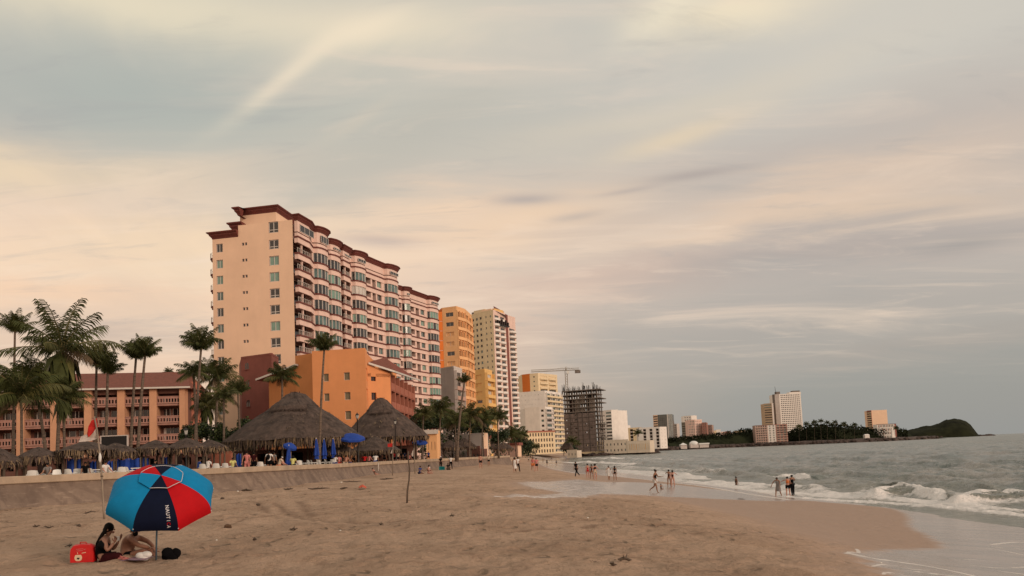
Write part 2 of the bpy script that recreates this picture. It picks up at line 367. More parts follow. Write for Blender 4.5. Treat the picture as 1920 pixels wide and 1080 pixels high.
# ------------------------------------------------------------------ beach
def nodes(m):
    N = m.node_tree.nodes; L = m.node_tree.links
    def n(t, **k):
        o = N.new(t)
        for a, b in k.items(): setattr(o, a, b)
        return o
    def put(x, s_):
        if isinstance(x, (int, float)): s_.default_value = x
        elif isinstance(x, tuple): s_.default_value = (*x, 1)
        else: L.new(x, s_)
    def M(op, a, b=0.0, c=0.0, clamp=False):
        o = n('ShaderNodeMath', operation=op, use_clamp=clamp); put(a, o.inputs[0]); put(b, o.inputs[1]); put(c, o.inputs[2]); return o.outputs[0]
    def mix(f, a, b):
        o = n('ShaderNodeMix', data_type='RGBA'); put(f, o.inputs[0]); put(a, o.inputs[6]); put(b, o.inputs[7]); return o.outputs[2]
    def mixf(f, a, b):
        o = n('ShaderNodeMix', data_type='FLOAT'); put(f, o.inputs[0]); put(a, o.inputs[2]); put(b, o.inputs[3]); return o.outputs[0]
    def ss(x, a, b):
        o = n('ShaderNodeMapRange', interpolation_type='SMOOTHSTEP'); put(x, o.inputs[0]); o.inputs[1].default_value = a; o.inputs[2].default_value = b; return o.outputs[0]
    tc = n('ShaderNodeTexCoord')
    def noise(scale, detail=4, rough=.55, st=(1, 1, 1), off=(0, 0, 0)):
        mp = n('ShaderNodeMapping'); mp.inputs['Scale'].default_value = st; mp.inputs['Location'].default_value = off; L.new(tc.outputs['Object'], mp.inputs[0])
        t = n('ShaderNodeTexNoise'); t.inputs['Scale'].default_value = scale; t.inputs['Detail'].default_value = detail; t.inputs['Roughness'].default_value = rough
        L.new(mp.outputs[0], t.inputs['Vector']); return t.outputs[0]
    def attr(k): return n('ShaderNodeAttribute', attribute_name=k).outputs['Fac']
    def bump(h, st, dist, normal=None):
        o = n('ShaderNodeBump'); put(st, o.inputs['Strength']); o.inputs['Distance'].default_value = dist; L.new(h, o.inputs['Height'])
        if normal: L.new(normal, o.inputs['Normal'])
        return o.outputs[0]
    return n, M, mix, mixf, ss, noise, attr, bump, N['Principled BSDF'], L
def sand_material():
    m = bpy.data.materials.new('beach_sand'); m.use_nodes = True
    n, M, mix, mixf, ss, noise, attr, bump, B, L = nodes(m)
    wet, film, foam = attr('wet'), attr('film'), attr('foam')
    nA = noise(.35, 6); nB = noise(2.2, 6, .6); nC = noise(14, 5, .65); nD = noise(1.1, 5, .6, (.5, 2.2, 1), (4, 2, 0)); nE = noise(60, 3)
    dry = mix(ss(nA, .35, .68), (.62, .425, .300), (.50, .335, .232)); nF = noise(1.9, 6, .72, (1, .5, 1), (9, 3, 0)); dry = mix(M('MULTIPLY', ss(nF, .5, .70), .50), dry, (.31, .190, .128))
    dry = mix(M('MULTIPLY', ss(nD, .55, .75), .45), dry, (.27, .160, .098))
    dry = mix(M('MULTIPLY', ss(nC, .52, .74), .5), dry, (.26, .155, .10))
    dry = mix(M('MULTIPLY', ss(nB, .60, .75), .35), dry, (.53, .345, .22))
    deb = M('MULTIPLY', ss(M('ADD', nC, M('MULTIPLY', attr('trash'), .16)), .70, .76), M('MINIMUM', M('MULTIPLY', attr('trash'), 1.4), 1.0))
    dry = mix(M('MULTIPLY', deb, .75), dry, (.055, .036, .026))
    dry = mix(M('MULTIPLY', attr('track'), .5), dry, (.20, .120, .078))
    damp = mix(M('ADD', M('MULTIPLY', nB, .5), M('MULTIPLY', nD, .5)), (.42, .285, .205), (.31, .20, .145))
    wm = ss(M('ADD', wet, M('MULTIPLY', M('SUBTRACT', nD, .5), 2.2)), -1.6, 1.3)
    col = mix(wm, dry, damp)
    fm = ss(M('ADD', film, M('MULTIPLY', M('SUBTRACT', nD, .5), attr('ragged'))), -.30, .34)
    fcol = mix(ss(noise(.5, 4, .5, (.6, 2.5, 1)), .35, .7), (.40, .31, .26), (.31, .25, .215))
    col = mix(fm, col, fcol)
    fo = ss(M('ADD', foam, M('MULTIPLY', M('SUBTRACT', noise(3.5, 6, .7), .5), .9)), .42, .62)
    col = mix(M('MULTIPLY', fo, .85), col, (.66, .60, .55))
    L.new(col, B.inputs['Base Color'])
    ro = mixf(wm, .95, .55); ro = mixf(fm, ro, .22); ro = mixf(fo, ro, .7)
    L.new(ro, B.inputs['Roughness'])
    L.new(mixf(fm, .15, .55), B.inputs['Specular IOR Level'])
    vo = n('ShaderNodeTexVoronoi', feature='SMOOTH_F1'); vo.inputs['Scale'].default_value = 2.6; vo.inputs['Randomness'].default_value = 1.0; vm_ = n('ShaderNodeMapping'); vm_.inputs['Scale'].default_value = (1, .8, 0); L.new(n('ShaderNodeTexCoord').outputs['Object'], vm_.inputs[0]); L.new(vm_.outputs[0], vo.inputs['Vector'])
    foot = M('MULTIPLY', ss(vo.outputs['Distance'], .06, .30), M('ADD', .35, M('MULTIPLY', ss(nA, .4, .6), 1.1)))
    h = M('ADD', M('ADD', M('MULTIPLY', nC, .6), foot), M('ADD', M('MULTIPLY', nB, 1.2), M('MULTIPLY', nE, .15)))
    st = M('MULTIPLY', M('SUBTRACT', 1.0, M('MULTIPLY', wm, .75)), M('SUBTRACT', 1.0, M('MULTIPLY', fm, .93)))
    L.new(bump(h, M('MULTIPLY', st, 1.0), .24), B.inputs['Normal'])
    return m

FILM_R = [(1500, 937), (1560, 943), (1640, 949), (1690, 957), (1706, 972), (1698, 984), (1722, 997), (1745, 1010), (1775, 1027), (1700, 1030), (1640, 1031), (1588, 1037), (1640, 1050), (1625, 1060), (1668, 1067), (1655, 1079), (1700, 1140), (1800, 1300), (2900, 1300), (2900, 1010), (2300, 985), (1920, 968), (1800, 957), (1700, 948), (1600, 941)]
FILM_P = [(975, 906), (1010, 902.5), (1060, 902), (1150, 903), (1220, 905), (1300, 912), (1400, 925), (1500, 937), (1480, 940), (1400, 938), (1330, 935), (1280, 932), (1220, 929), (1100, 932.5), (1000, 931.5), (920, 930), (1060, 927), (1040, 921), (1000, 915)]
SHORE = [(1000, 862), (1012, 870), (1030, 878), (1060, 884), (1090, 888.5), (1150, 893), (1200, 898), (1260, 905), (1330, 913), (1400, 926), (1480, 937)]
def build_beach():
    rr = np.concatenate([np.linspace(1.5, 9, 24)[:-1], np.geomspace(9, 62, 430)[:-1], np.geomspace(62, 420, 150)[:-1], np.geomspace(420, 9000, 60)])
    aa = np.radians(np.concatenate([np.linspace(-100, -41, 40)[:-1], np.linspace(-41, 42, 600)[:-1], np.linspace(42, 110, 40)]))
    A, RR = np.meshgrid(aa, rr); X = RR * np.sin(A); Y = RR * np.cos(A)
    Z = beach_z(X, Y)
    far = RR > 450
    # traced wet areas, put down on the sand
    fr = smooth_line([g2(*p) for p in FILM_R if p[1] < 1200][:16]); 
    tail = [(14.0, 9.0), (12.0, 2.0), (40.0, 0.0), (60.0, 30.0)]
    frp = fr + tail + [s2(2300, 985), s2(1920, 968), s2(1700, 948), s2(1600, 941)]
    fp = smooth_line([g2(*p) for p in FILM_P])
    sh = [g2(*p) for p in SHORE]; shp = smooth_line(sh)
    fs = shp + [(60, 30), (300, 100), (300, 500), (60, 500), (shp[0][0] + 12, 480)]
    near = RR < 700
    film = np.full(X.shape, -50.0)
    film[near] = np.maximum.reduce([poly_sd(X[near], Y[near], q) for q in (frp, fp, fs)])
    film = np.where(far, np.where(Z < .5, 5, -5), film)
    wet = film + .9
    # damp apron below the crest of the beach
    s = X - X0(Y); wet = np.maximum(wet, np.clip((s + 14.5) * .5 + (fbm(X * .2, Y * .1) - .5) * 3, -6, 6))
    wet = np.where(X < 0, np.minimum(wet, film + 1.1), wet)
    foam = np.zeros(X.shape)
    def line(pts, w_, k, f=g2):
        nonlocal foam
        q = smooth_line([f(*p) for p in pts]); d = seg_dist(X, Y, q); wv = w_ * (.6 + .8 * fbm(X * .8, Y * .8))
        foam = np.maximum(foam, k * np.exp(-(d / wv) ** 2))
    line([(1590, 1037), (1640, 1048), (1690, 1054), (1750, 1063), (1830, 1080), (1860, 1092)], .10, 1.2)
    line([(1588, 1037), (1600, 1034), (1612, 1036), (1606, 1029)], .05, 1.0)
    line([(1625, 1060), (1650, 1058), (1680, 1062), (1740, 1070)], .05, .9)
    line([(1655, 1079), (1668, 1072), (1690, 1076)], .05, .8)
    line([(1860, 1021), (1900, 1016), (1930, 1018)], .10, .95); line([(1850, 1028), (1890, 1034), (1925, 1042)], .07, .8)
    line([(1820, 1060), (1880, 1066), (1940, 1062)], .10, .6); line([(1700, 1040), (1760, 1046), (1840, 1050), (1920, 1058)], .12, .5); line([(1700, 1070), (1780, 1078), (1850, 1090)], .16, .6); line([(1880, 1072), (1930, 1078)], .25, .55); line([(1840, 1024), (1925, 1030)], .2, .5)
    line([(920, 930), (985, 931.5), (1060, 931.5), (1100, 932)], .09, 1.25)
    line([(975, 906), (1000, 903), (1050, 902)], .12, .45)
    line(SHORE[2:], .5, .75)
    line([(1030, 871), (1080, 872), (1130, 878)], 1.4, .9); line([(1140, 884), (1200, 890), (1262, 897)], 1.0, .95)
    line([(1010, 866), (1060, 865), (1110, 868)], 1.8, .7)
    line([(1260, 902), (1330, 909), (1420, 920), (1480, 932)], .9, 1.0)
    ragged = np.full(X.shape, 1.1)
    trash = np.zeros(X.shape)
    for pts, w_, k in (([(300, 955), (430, 925), (640, 912), (780, 903), (860, 893)], 1.4, .8), ([(640, 992), (720, 985), (790, 978), (850, 968), (900, 958)], .35, 1.0), ([(370, 1005), (450, 1005), (520, 1003)], .5, .9),
                       ([(60, 1000), (130, 988), (190, 1000)], .5, .7), ([(1120, 1055), (1200, 1058)], .2, 1.0), ([(700, 962), (1100, 960), (1400, 965)], 3.0, .35), ([(1090, 1003), (1250, 1000)], 1.2, .45)):
        d = seg_dist(X, Y, [g2(*p) for p in pts]); trash = np.maximum(trash, k * np.exp(-(d / w_) ** 2))
    trash = np.maximum(trash, .18 * (s < -15))
    track = np.zeros(X.shape)
    for pts, w_ in (([(515, 943), (545, 968), (600, 977), (760, 978), (900, 975)], .16), ([(560, 940), (585, 968)], .18), ([(480, 940), (500, 962)], .16), ([(420, 985), (520, 960), (700, 945)], .12), ([(880, 1000), (1100, 985), (1300, 985)], .14), ([(1300, 1000), (1500, 1010)], .12)):
        d = seg_dist(X, Y, smooth_line([g2(*p) for p in pts])); track = np.maximum(track, np.exp(-(d / w_) ** 2))
    Z = Z - track * .03
    o = grid_mesh('beach_sand', X, Y, Z, dict(wet=wet, film=film, foam=foam, ragged=ragged, trash=trash, track=track), sand_material())
    tag(o, kind='structure')

def sea_material():
    m = bpy.data.materials.new('sea_water'); m.use_nodes = True
    n, M, mix, mixf, ss, noise, attr, bump, B, L = nodes(m)
    foam = attr('foam'); dist = attr('dist'); shal = attr('shallow')
    nf = noise(2.3, 8, .72, (1, 1, 1)); nl = noise(.2, 7, .68, (1.1, .4, 1)); nm = noise(.9, 6, .6, (1, .8, 1), (3, 3, 0))
    deep = mix(ss(nl, .35, .65), (.135, .165, .15), (.30, .285, .255))
    col = mix(shal, deep, (.21, .205, .165))
    fo = ss(M('ADD', foam, M('MULTIPLY', M('SUBTRACT', nf, .5), 1.25)), .40, .72)
    thin = M('MULTIPLY', ss(M('ADD', foam, M('MULTIPLY', M('SUBTRACT', nm, .5), 1.2)), .12, .5), .35)
    col = mix(thin, col, (.42, .40, .36)); col = mix(fo, col, (.80, .75, .71))
    L.new(col, B.inputs['Base Color']); L.new(mixf(fo, mixf(dist, .10, .30), .85), B.inputs['Roughness']); B.inputs['Specular IOR Level'].default_value = .5; B.inputs['IOR'].default_value = 1.33
    h1 = noise(.5, 6, .68, (.7, 1.1, 1)); h2 = noise(2.6, 5, .6, (1, .8, 1)); h3 = noise(.12, 4, .6, (1, .5, 1), (5, 0, 0))
    a = bump(h3, M('ADD', .25, M('MULTIPLY', dist, .75)), 3.5); b = bump(h1, .95, .9, a); c = bump(M('ADD', h2, M('MULTIPLY', nf, M('MULTIPLY', fo, .8))), .55, .12, b)
    L.new(c, B.inputs['Normal']); return m
def build_sea():
    rr = np.concatenate([np.geomspace(18, 34, 50)[:-1], np.geomspace(34, 130, 420)[:-1], np.geomspace(130, 700, 150)[:-1], np.geomspace(700, 9000, 70)])
    aa = np.radians(np.concatenate([np.linspace(-4, 8, 60)[:-1], np.linspace(8, 40, 420)[:-1], np.linspace(40, 112, 60)]))
    A, RR = np.meshgrid(aa, rr); X = RR * np.sin(A); Y = RR * np.cos(A)
    s = X - X0(Y)
    am = np.clip(s / 14, .12, 1) * np.clip(1.25 - RR / 700, 0, 1)
    ph = s + (fbm(X * .03, Y * .018, 3) - .5) * 26
    wv = (np.maximum(0, np.sin(ph * .62)) ** 2.2) * (.25 + fbm(X * .05 + 9, Y * .05)) * .62
    wv += (np.maximum(0, np.sin(ph * .23 + 1.3)) ** 3) * fbm(X * .02 + 3, Y * .02) * .7
    chop = (fbm(X * 1.1, Y * .9, 4) - .5) * .46 + (fbm(X * .42 + 4, Y * .26, 3) - .5) * .75
    chop = chop * np.clip(1.5 - RR / 330, 0, 1)
    Z = (wv + chop) * am - .03
    foam = np.zeros(X.shape)
    def crest(pts, hgt, w_, k, apron=0, ak=.6):
        nonlocal Z, foam
        q = smooth_line([s2(*p) for p in pts]); d = seg_dist(X, Y, q)
        # which side is the shore: compare offset from the shoreline
        ms = float(np.mean([p[0] - float(X0(p[1])) for p in q])); side = s < np.interp(Y, *zip(*sorted((p[1], p[0] - float(X0(p[1]))) for p in q)))
        lump = .45 + 1.1 * fbm(X * .55, Y * .55, 3)
        Z = Z + hgt * np.exp(-(d / (w_ * np.where(side, .7, 1.6))) ** 2) * lump
        foam = np.maximum(foam, k * np.exp(-(d / (w_ * np.where(side, 1.0, .35))) ** 2) * (.55 + .9 * fbm(X * .7 + 2, Y * .7, 2)))
        if apron: foam = np.maximum(foam, ak * np.exp(-(d / apron) ** 2) * side * (.4 + 1.1 * fbm(X * .4, Y * .4, 3)))
    # leading edge of the spent wave
    crest([(1395, 927), (1440, 933), (1500, 936), (1560, 938), (1620, 941), (1700, 946), (1800, 955), (1920, 966), (2200, 990)], .08, .9, 1.05)
    crest([(1420, 921), (1480, 925), (1560, 931), (1640, 934), (1720, 940), (1800, 948), (1900, 958)], .12, 1.5, .95, 2.5, .8)
    crest([(1640, 934), (1668, 928), (1700, 926), (1735, 931), (1765, 939)], .50, 1.1, 1.15, 3.4, .85)
    crest([(1800, 946), (1840, 940), (1870, 937), (1905, 935), (1960, 938), (2050, 946)], .55, 1.1, 1.15, 3.2, .85)
    crest([(1345, 906), (1385, 908), (1420, 911), (1450, 915)], .20, 1.5, .95, 4.5, .65)
    crest([(1470, 895), (1492, 893), (1515, 896)], .38, 1.3, 1.0, 3, .6)
    crest([(1265, 901), (1310, 905), (1350, 909), (1400, 917)], .12, 2.0, .85, 6, .8)
    crest([(1150, 882), (1200, 886), (1260, 891), (1320, 896)], .22, 2.2, .85, 9, .8)
    crest([(1230, 880), (1300, 884), (1360, 888)], .25, 1.6, .6, 6, .5)
    crest([(1120, 874), (1180, 877), (1240, 879)], .2, 2.4, .6, 10, .55)
    crest([(1530, 925), (1600, 930), (1660, 934)], .15, 1.0, .7, 4, .7)
    crest([(1420, 915), (1480, 918), (1540, 921)], .15, 1.0, .6, 4, .7)
    crest([(1060, 868), (1100, 867), (1150, 869), (1200, 872)], .3, 4.5, .85, 10, .6)
    crest([(1180, 862), (1240, 864), (1290, 866)], .3, 4.5, .55, 8, .3)
    crest([(1090, 860), (1130, 859), (1170, 860)], .3, 8, .8, 14, .5)
    crest([(1560, 905), (1640, 910), (1720, 912), (1780, 914)], .35, 3.0, .18)
    crest([(1500, 915), (1580, 922), (1640, 922)], .55, 2.2, .25)
    crest([(1770, 899), (1830, 892), (1900, 888)], .30, 1.8, .10)
    crest([(1780, 862), (1850, 860), (1920, 862)], .45, 4.0, .1)
    foam = foam * np.clip(1.5 - RR / 900, 0, 1)
    spray = .7 * np.clip(foam - .5, 0, 1) * np.clip(1.5 - RR / 90, 0, 1)
    Z = Z + spray * (fbm(X * 3.2, Y * 3.2, 3) - .35) * .45
    shallow = np.clip(1 - (s - 1) / 22, 0, 1) * .75; dist = np.clip(RR / 500, 0, 1)
    # stop where the sand is higher
    Z = np.where(s < -9, -3, Z)
    o = grid_mesh('sea', X, Y, Z, dict(foam=foam, dist=dist, shallow=shallow), sea_material()); tag(o, kind='structure')
build_beach(); build_sea()

# ------------------------------------------------------------------ sea wall and promenade
WL = [(-330, 26), (-60, 32), (0, 35), (125, 37.2), (250, 40), (375, 44.4), (500, 50), (570, 57.0), (640, 66), (720, 82), (800, 100), (880, 118), (955, 137)]
WXY = smooth_line([tuple(XD(x, d)) for x, d in WL], 2)
def walltop(x, y): return float(np.interp(y, [30, 50, 66, 140], [4.12, 4.06, 3.97, 3.93]))
PZ = 3.5
def wall_material():
    m = bpy.data.materials.new('curved_sea_wall_concrete'); m.use_nodes = True
    n, M, mix, mixf, ss, noise, attr, bump, B, L = nodes(m)
    a = noise(.6, 6, .6, (1, 1, 1)); b = noise(1.7, 6, .65, (1, 1, .22)); c = noise(4, 5, .6, (.35, .35, 3.0))
    col = mix(ss(a, .35, .65), (.245, .175, .13), (.17, .12, .09))
    col = mix(M('MULTIPLY', ss(b, .48, .66), .65), col, (.115, .078, .06)); col = mix(M('MULTIPLY', ss(c, .55, .7), .35), col, (.42, .32, .24))
    st = n('ShaderNodeTexWave', wave_type='BANDS', bands_direction='DIAGONAL'); st.inputs['Scale'].default_value = .45; st.inputs['Distortion'].default_value = 14; st.inputs['Detail'].default_value = 4; st.inputs['Detail Scale'].default_value = .6
    L.new(n('ShaderNodeTexCoord').outputs['Object'], st.inputs[0])
    col = mix(M('MULTIPLY', M('MULTIPLY', ss(st.outputs[1], .62, .9), ss(noise(.22, 3), .42, .6)), .42), col, (.13, .088, .066))
    L.new(col, B.inputs['Base Color']); B.inputs['Roughness'].default_value = .9
    L.new(bump(noise(7, 5), .35, .05), B.inputs['Normal']); return m
def build_wall():
    root = thing('sea_wall', (WXY[8][0], WXY[8][1], 2.5), 'long concrete sea wall with a concave stained face along the beach', 'wall')
    def frame(i):
        a = Vector(WXY[max(i - 1, 0)]); b = Vector(WXY[min(i + 1, len(WXY) - 1)]); t = (b - a).normalized(); return Vector((t.y, -t.x))
    def sweep(prof, m, name):
        mb = MB(); vs = []; k = len(prof)
        for i, p in enumerate(WXY):
            nn = frame(i); zt = walltop(*p)
            for o_, z in prof: vs.append((p[0] + nn.x * o_, p[1] + nn.y * o_, zt + z))
        mb.add(vs, [(i * k + j, (i + 1) * k + j, (i + 1) * k + j + 1, i * k + j + 1) for i in range(len(WXY) - 1) for j in range(k - 1)], m, name == 'face'); return mb.build(name, root)
    sweep([(.95, -3.2), (.80, -1.75), (.55, -1.4), (.33, -1.05), (.17, -.72), (.06, -.45), (.03, -.36)], wall_material(), 'face')
    sweep([(.03, -.37), (.10, -.36), (.13, -.33), (.13, -.03), (.10, 0), (-.42, 0), (-.45, -.03), (-.45, -.9)], CAP, 'coping')
build_wall()
def build_promenade():
    pts = WXY; mb = MB(); vs = []
    for p in pts: vs += [(p[0] - .2, p[1], PZ), (p[0] - 420, p[1] + 60, PZ)]
    mb.add(vs, [(2 * i, 2 * i + 1, 2 * i + 3, 2 * i + 2) for i in range(len(pts) - 1)], PAVE)
    # town ground behind, following the shore
    ys = [137, 200, 300, 480, 770, 1100, 1500, 2500, 6000]; vs = []
    for y in ys: vs += [(float(X0(y)) - 34 - (y - 137) * .012, y, PZ - .02), (-4000, y + 50, PZ)]
    mb.add(vs, [(2 * i, 2 * i + 1, 2 * i + 3, 2 * i + 2) for i in range(len(ys) - 1)], PAVE)
    o = mb.build('promenade'); tag(o, kind='structure')
build_promenade()

# ------------------------------------------------------------------ walls, windows, blocks
class Face:
    "an upright wall plane through two plan points, left one first as seen from the beach; o is distance outwards"
    def __init__(s, A, B):
        s.A = Vector(A[:2]); s.B = Vector(B[:2]); s.d = (s.B - s.A).normalized(); s.L = (s.B - s.A).length; s.n = Vector((s.d.y, -s.d.x))
    def p(s, u, z, o=0): q = s.A + s.d * u + s.n * o; return Vector((q.x, q.y, z))
    def hit(s, px, py):
        d = ray(px, py); den = d.x * s.n.x + d.y * s.n.y
        t = (s.A.x * s.n.x + s.A.y * s.n.y) / den; q = CAM + d * t
        return (Vector((q.x, q.y)) - s.A).dot(s.d), q.z
    def box(s, mb, u0, u1, z0, z1, o0, o1, m):
        mb.hexa([s.p(u0, z0, o1), s.p(u1, z0, o1), s.p(u1, z0, o0), s.p(u0, z0, o0), s.p(u0, z1, o1), s.p(u1, z1, o1), s.p(u1, z1, o0), s.p(u0, z1, o0)], m)
    def quad(s, mb, u0, u1, z0, z1, o, m): mb.quad(s.p(u0, z0, o), s.p(u1, z0, o), s.p(u1, z1, o), s.p(u0, z1, o), m)
def holes(mb, F, u0, u1, z0, z1, hs, m, depth=.3, rev=None, o=0):
    "wall sheet with real openings and their reveals"
    us = sorted({u0, u1, *[min(max(h[0], u0), u1) for h in hs], *[min(max(h[1], u0), u1) for h in hs]})
    rows = {}
    for h in hs: rows.setdefault((round(h[2], 3), round(h[3], 3)), []).append(h)
    zs = sorted({z0, z1, *[h[2] for h in hs], *[h[3] for h in hs]})
    for a, b in zip(zs[:-1], zs[1:]):
        if b - a < 1e-4: continue
        zc = (a + b) / 2; cov = sorted((h[0], h[1]) for h in hs if h[2] < zc < h[3]); x = u0
        for c, d in cov:
            if c > x + 1e-4: F.quad(mb, x, c, a, b, o, m)
            x = max(x, d)
        if x < u1 - 1e-4: F.quad(mb, x, u1, a, b, o, m)
    rev = rev or m
    for a, b, c, d in hs:
        mb.quad(F.p(a, c, o), F.p(a, c, o - depth), F.p(a, d, o - depth), F.p(a, d, o), rev); mb.quad(F.p(b, c, o - depth), F.p(b, c, o), F.p(b, d, o), F.p(b, d, o - depth), rev)
        mb.quad(F.p(a, c, o), F.p(b, c, o), F.p(b, c, o - depth), F.p(a, c, o - depth), rev); mb.quad(F.p(a, d, o - depth), F.p(b, d, o - depth), F.p(b, d, o), F.p(a, d, o), rev)
def window_mb(F, a, b, c, d, o, glass, frame=FRAME, mull=1, hm=0, t=.06, back=None):
    mb = MB(); F.quad(mb, a, b, c, d, o, glass)
    for (u0, u1, z0, z1) in [(a, b, c, c + t), (a, b, d - t, d), (a, a + t, c, d), (b - t, b, c, d)]: F.box(mb, u0, u1, z0, z1, o + .005, o + .06, frame)
    for i in range(mull): u = a + (b - a) * (i + 1) / (mull + 1); F.box(mb, u - t / 2, u + t / 2, c, d, o + .008, o + .07, frame)
    for i in range(hm): z = c + (d - c) * .28; F.box(mb, a, b, z - t / 2, z + t / 2, o + .01, o + .065, frame)
    return mb
RD = random.Random(11)
GMIX = [GLASSD, DARK, GLASSD, GLASS, DARK]

def block(name, label, cat, corners, top, faces, wall, base=PZ, back=14, roofm=None, parapet=.5, group=None, trim=None, extras=None, roofcol=None):
    """corners: (pixel column, distance) left to right. top: (pixel column, pixel row) read at the first corner's distance unless a third value is given."""
    D0 = top[2] if len(top) > 2 else corners[0][1]; zt = zpix(top[0], top[1], D0); ph = {}
    pts = [XD(px, D, (zt + base) / 2) for px, D in corners]
    root = thing(name, (pts[0].x, pts[0].y, base), label, cat, group)
    w_ = MB(); wins = []; balc = []; a = Vector((pts[-1].x - pts[0].x, pts[-1].y - pts[0].y)); awy = Vector((-a.y, a.x)).normalized()
    if awy.y < 0: awy = -awy
    poly = pts + [pts[-1] + awy * back, pts[0] + awy * back]
    for i in range(len(corners) - 1, len(poly)):                     # hidden sides
        p, q = poly[i], poly[(i + 1) % len(poly)]; w_.quad((p.x, p.y, base), (q.x, q.y, base), (q.x, q.y, zt), (p.x, p.y, zt), wall)
    w_.add([(p.x, p.y, zt - .02) for p in poly], [tuple(range(len(poly)))], roofm or GREYW)
    for i, sp in enumerate(faces):
        F = Face(pts[i], pts[i + 1]); k = sp.get('kind', 'win'); m = sp.get('wall', wall); hs = []; rows = sp.get('rows', 8); cols = sp.get('cols', 4)
        tm = sp.get('top', .6); mg = sp.get('margin', .05) * F.L; fh = (zt - tm - base) / rows; cw = (F.L - 2 * mg) / cols
        wf, hf = sp.get('w', .45), sp.get('h', .5); gl = sp.get('glass', GMIX); dp = sp.get('depth', .3); sk = sp.get('skip', 0)
        for r in range(rows - 1, -1 + sk, -1):
            z0 = base + r * fh
            for c in range(cols):
                u = mg + c * cw; a_, b_ = u + cw * (1 - wf) / 2, u + cw * (1 + wf) / 2; c_, d_ = z0 + fh * (1 - hf) * .62, z0 + fh * (1 - hf) * .62 + fh * hf
                if k == 'win':
                    hs.append((a_, b_, c_, d_)); wins.append(window_mb(F, a_, b_, c_, d_, -dp + .02, RD.choice(gl), sp.get('frame', FRAME), sp.get('mull', 1), t=sp.get('t', .07)))
                elif k == 'balc':
                    hs.append((a_, b_, z0 + fh * .06, z0 + fh * .84)); wins.append(window_mb(F, a_, b_, z0 + fh * .06, z0 + fh * .84, -dp + .02, RD.choice(gl), sp.get('frame', FRAME), sp.get('mull', 2), t=.08))
            if k == 'balc':
                pr = sp.get('proj', 1.0); bm = MB(); pm = sp.get('par', m)
                if sp.get('round'):
                    for c in range(cols):
                        u = mg + (c + .5) * cw; n_ = 8; vs = []
                        for z in (z0 - .12, z0 + fh * .34):
                            vs += [F.p(u + cw * .44 * cos(pi * t_ / n_), z, .02 + pr * sin(pi * t_ / n_)) for t_ in range(n_ + 1)]
                        q = n_ + 1; bm.add(vs, [(t_, t_ + 1, q + t_ + 1, q + t_) for t_ in range(n_)] + [tuple(range(q))[::-1], tuple(range(q, 2 * q))], pm)
                else:
                    F.box(bm, mg * .3, F.L - mg * .3, z0 - .14, z0 + .02, .003, pr, pm); F.box(bm, mg * .3, F.L - mg * .3, z0 + .022, z0 + fh * sp.get('ph', .34), pr - .14, pr, pm)
                    if sp.get('fins', True):
                        for c in range(cols + 1): u = mg * .3 + (F.L - .6 * mg) * c / cols; F.box(bm, u - .1, u + .1, z0 + .024, z0 + fh - .16, .004, pr - .145, m)
                balc.append(bm)
            if k == 'band':
                a_, b_ = mg, F.L - mg; c_, d_ = z0 + fh * (1 - hf) * .6, z0 + fh * (1 - hf) * .6 + fh * hf; hs.append((a_, b_, c_, d_))
                wins.append(window_mb(F, a_, b_, c_, d_, -dp + .02, RD.choice(gl), sp.get('frame', FRAME), sp.get('mull', 5), t=.08))
        if k == 'glass':
            F.quad(w_, 0, F.L, base, zt, 0, m)
            for r in range(rows): F.box(w_, 0, F.L, base + r * fh, base + r * fh + .25, .004, .12, sp.get('rib', m))
            for c in range(cols + 1): u = F.L * c / cols; F.box(w_, max(0, u - .12), min(F.L, u + .12), base, zt, .002, .09, sp.get('rib', m))
        elif k == 'slots':                                            # tall dark recessed strips between solid slabs
            for c in range(cols): hs.append((mg + c * cw + cw * (1 - wf), mg + (c + 1) * cw, base + 1, zt - .8))
            holes(w_, F, 0, F.L, base, zt, hs, m, 1.6)
            for h in hs:
                F.quad(w_, h[0], h[1], h[2], h[3], -1.6, DARK)
                for r in range(rows):
                    bm = MB(); z0 = base + r * fh; F.box(bm, h[0] + .01, h[1] - .01, z0, z0 + fh * .3, -1.2, -.25, sp.get('par', GREYW)); balc.append(bm)
        elif k == 'plain': F.quad(w_, 0, F.L, base, zt, 0, m)
        elif k != 'glass': holes(w_, F, 0, F.L, base, zt, hs, m, dp)
        if trim: F.box(w_, -.25, F.L + .25, zt - .55, zt + .05, .006, .35, trim)
        elif parapet: F.box(w_, 0, F.L, zt - .03, zt + parapet, -.3, .03, m)
        if sp.get('decor'): sp['decor'](F, w_, root, zt, base)
    if extras: extras(root, pts, zt, w_)
    w_.build('walls', root)
    emit_parts(root, 'window', wins); emit_parts(root, 'balcony', balc)
    return root

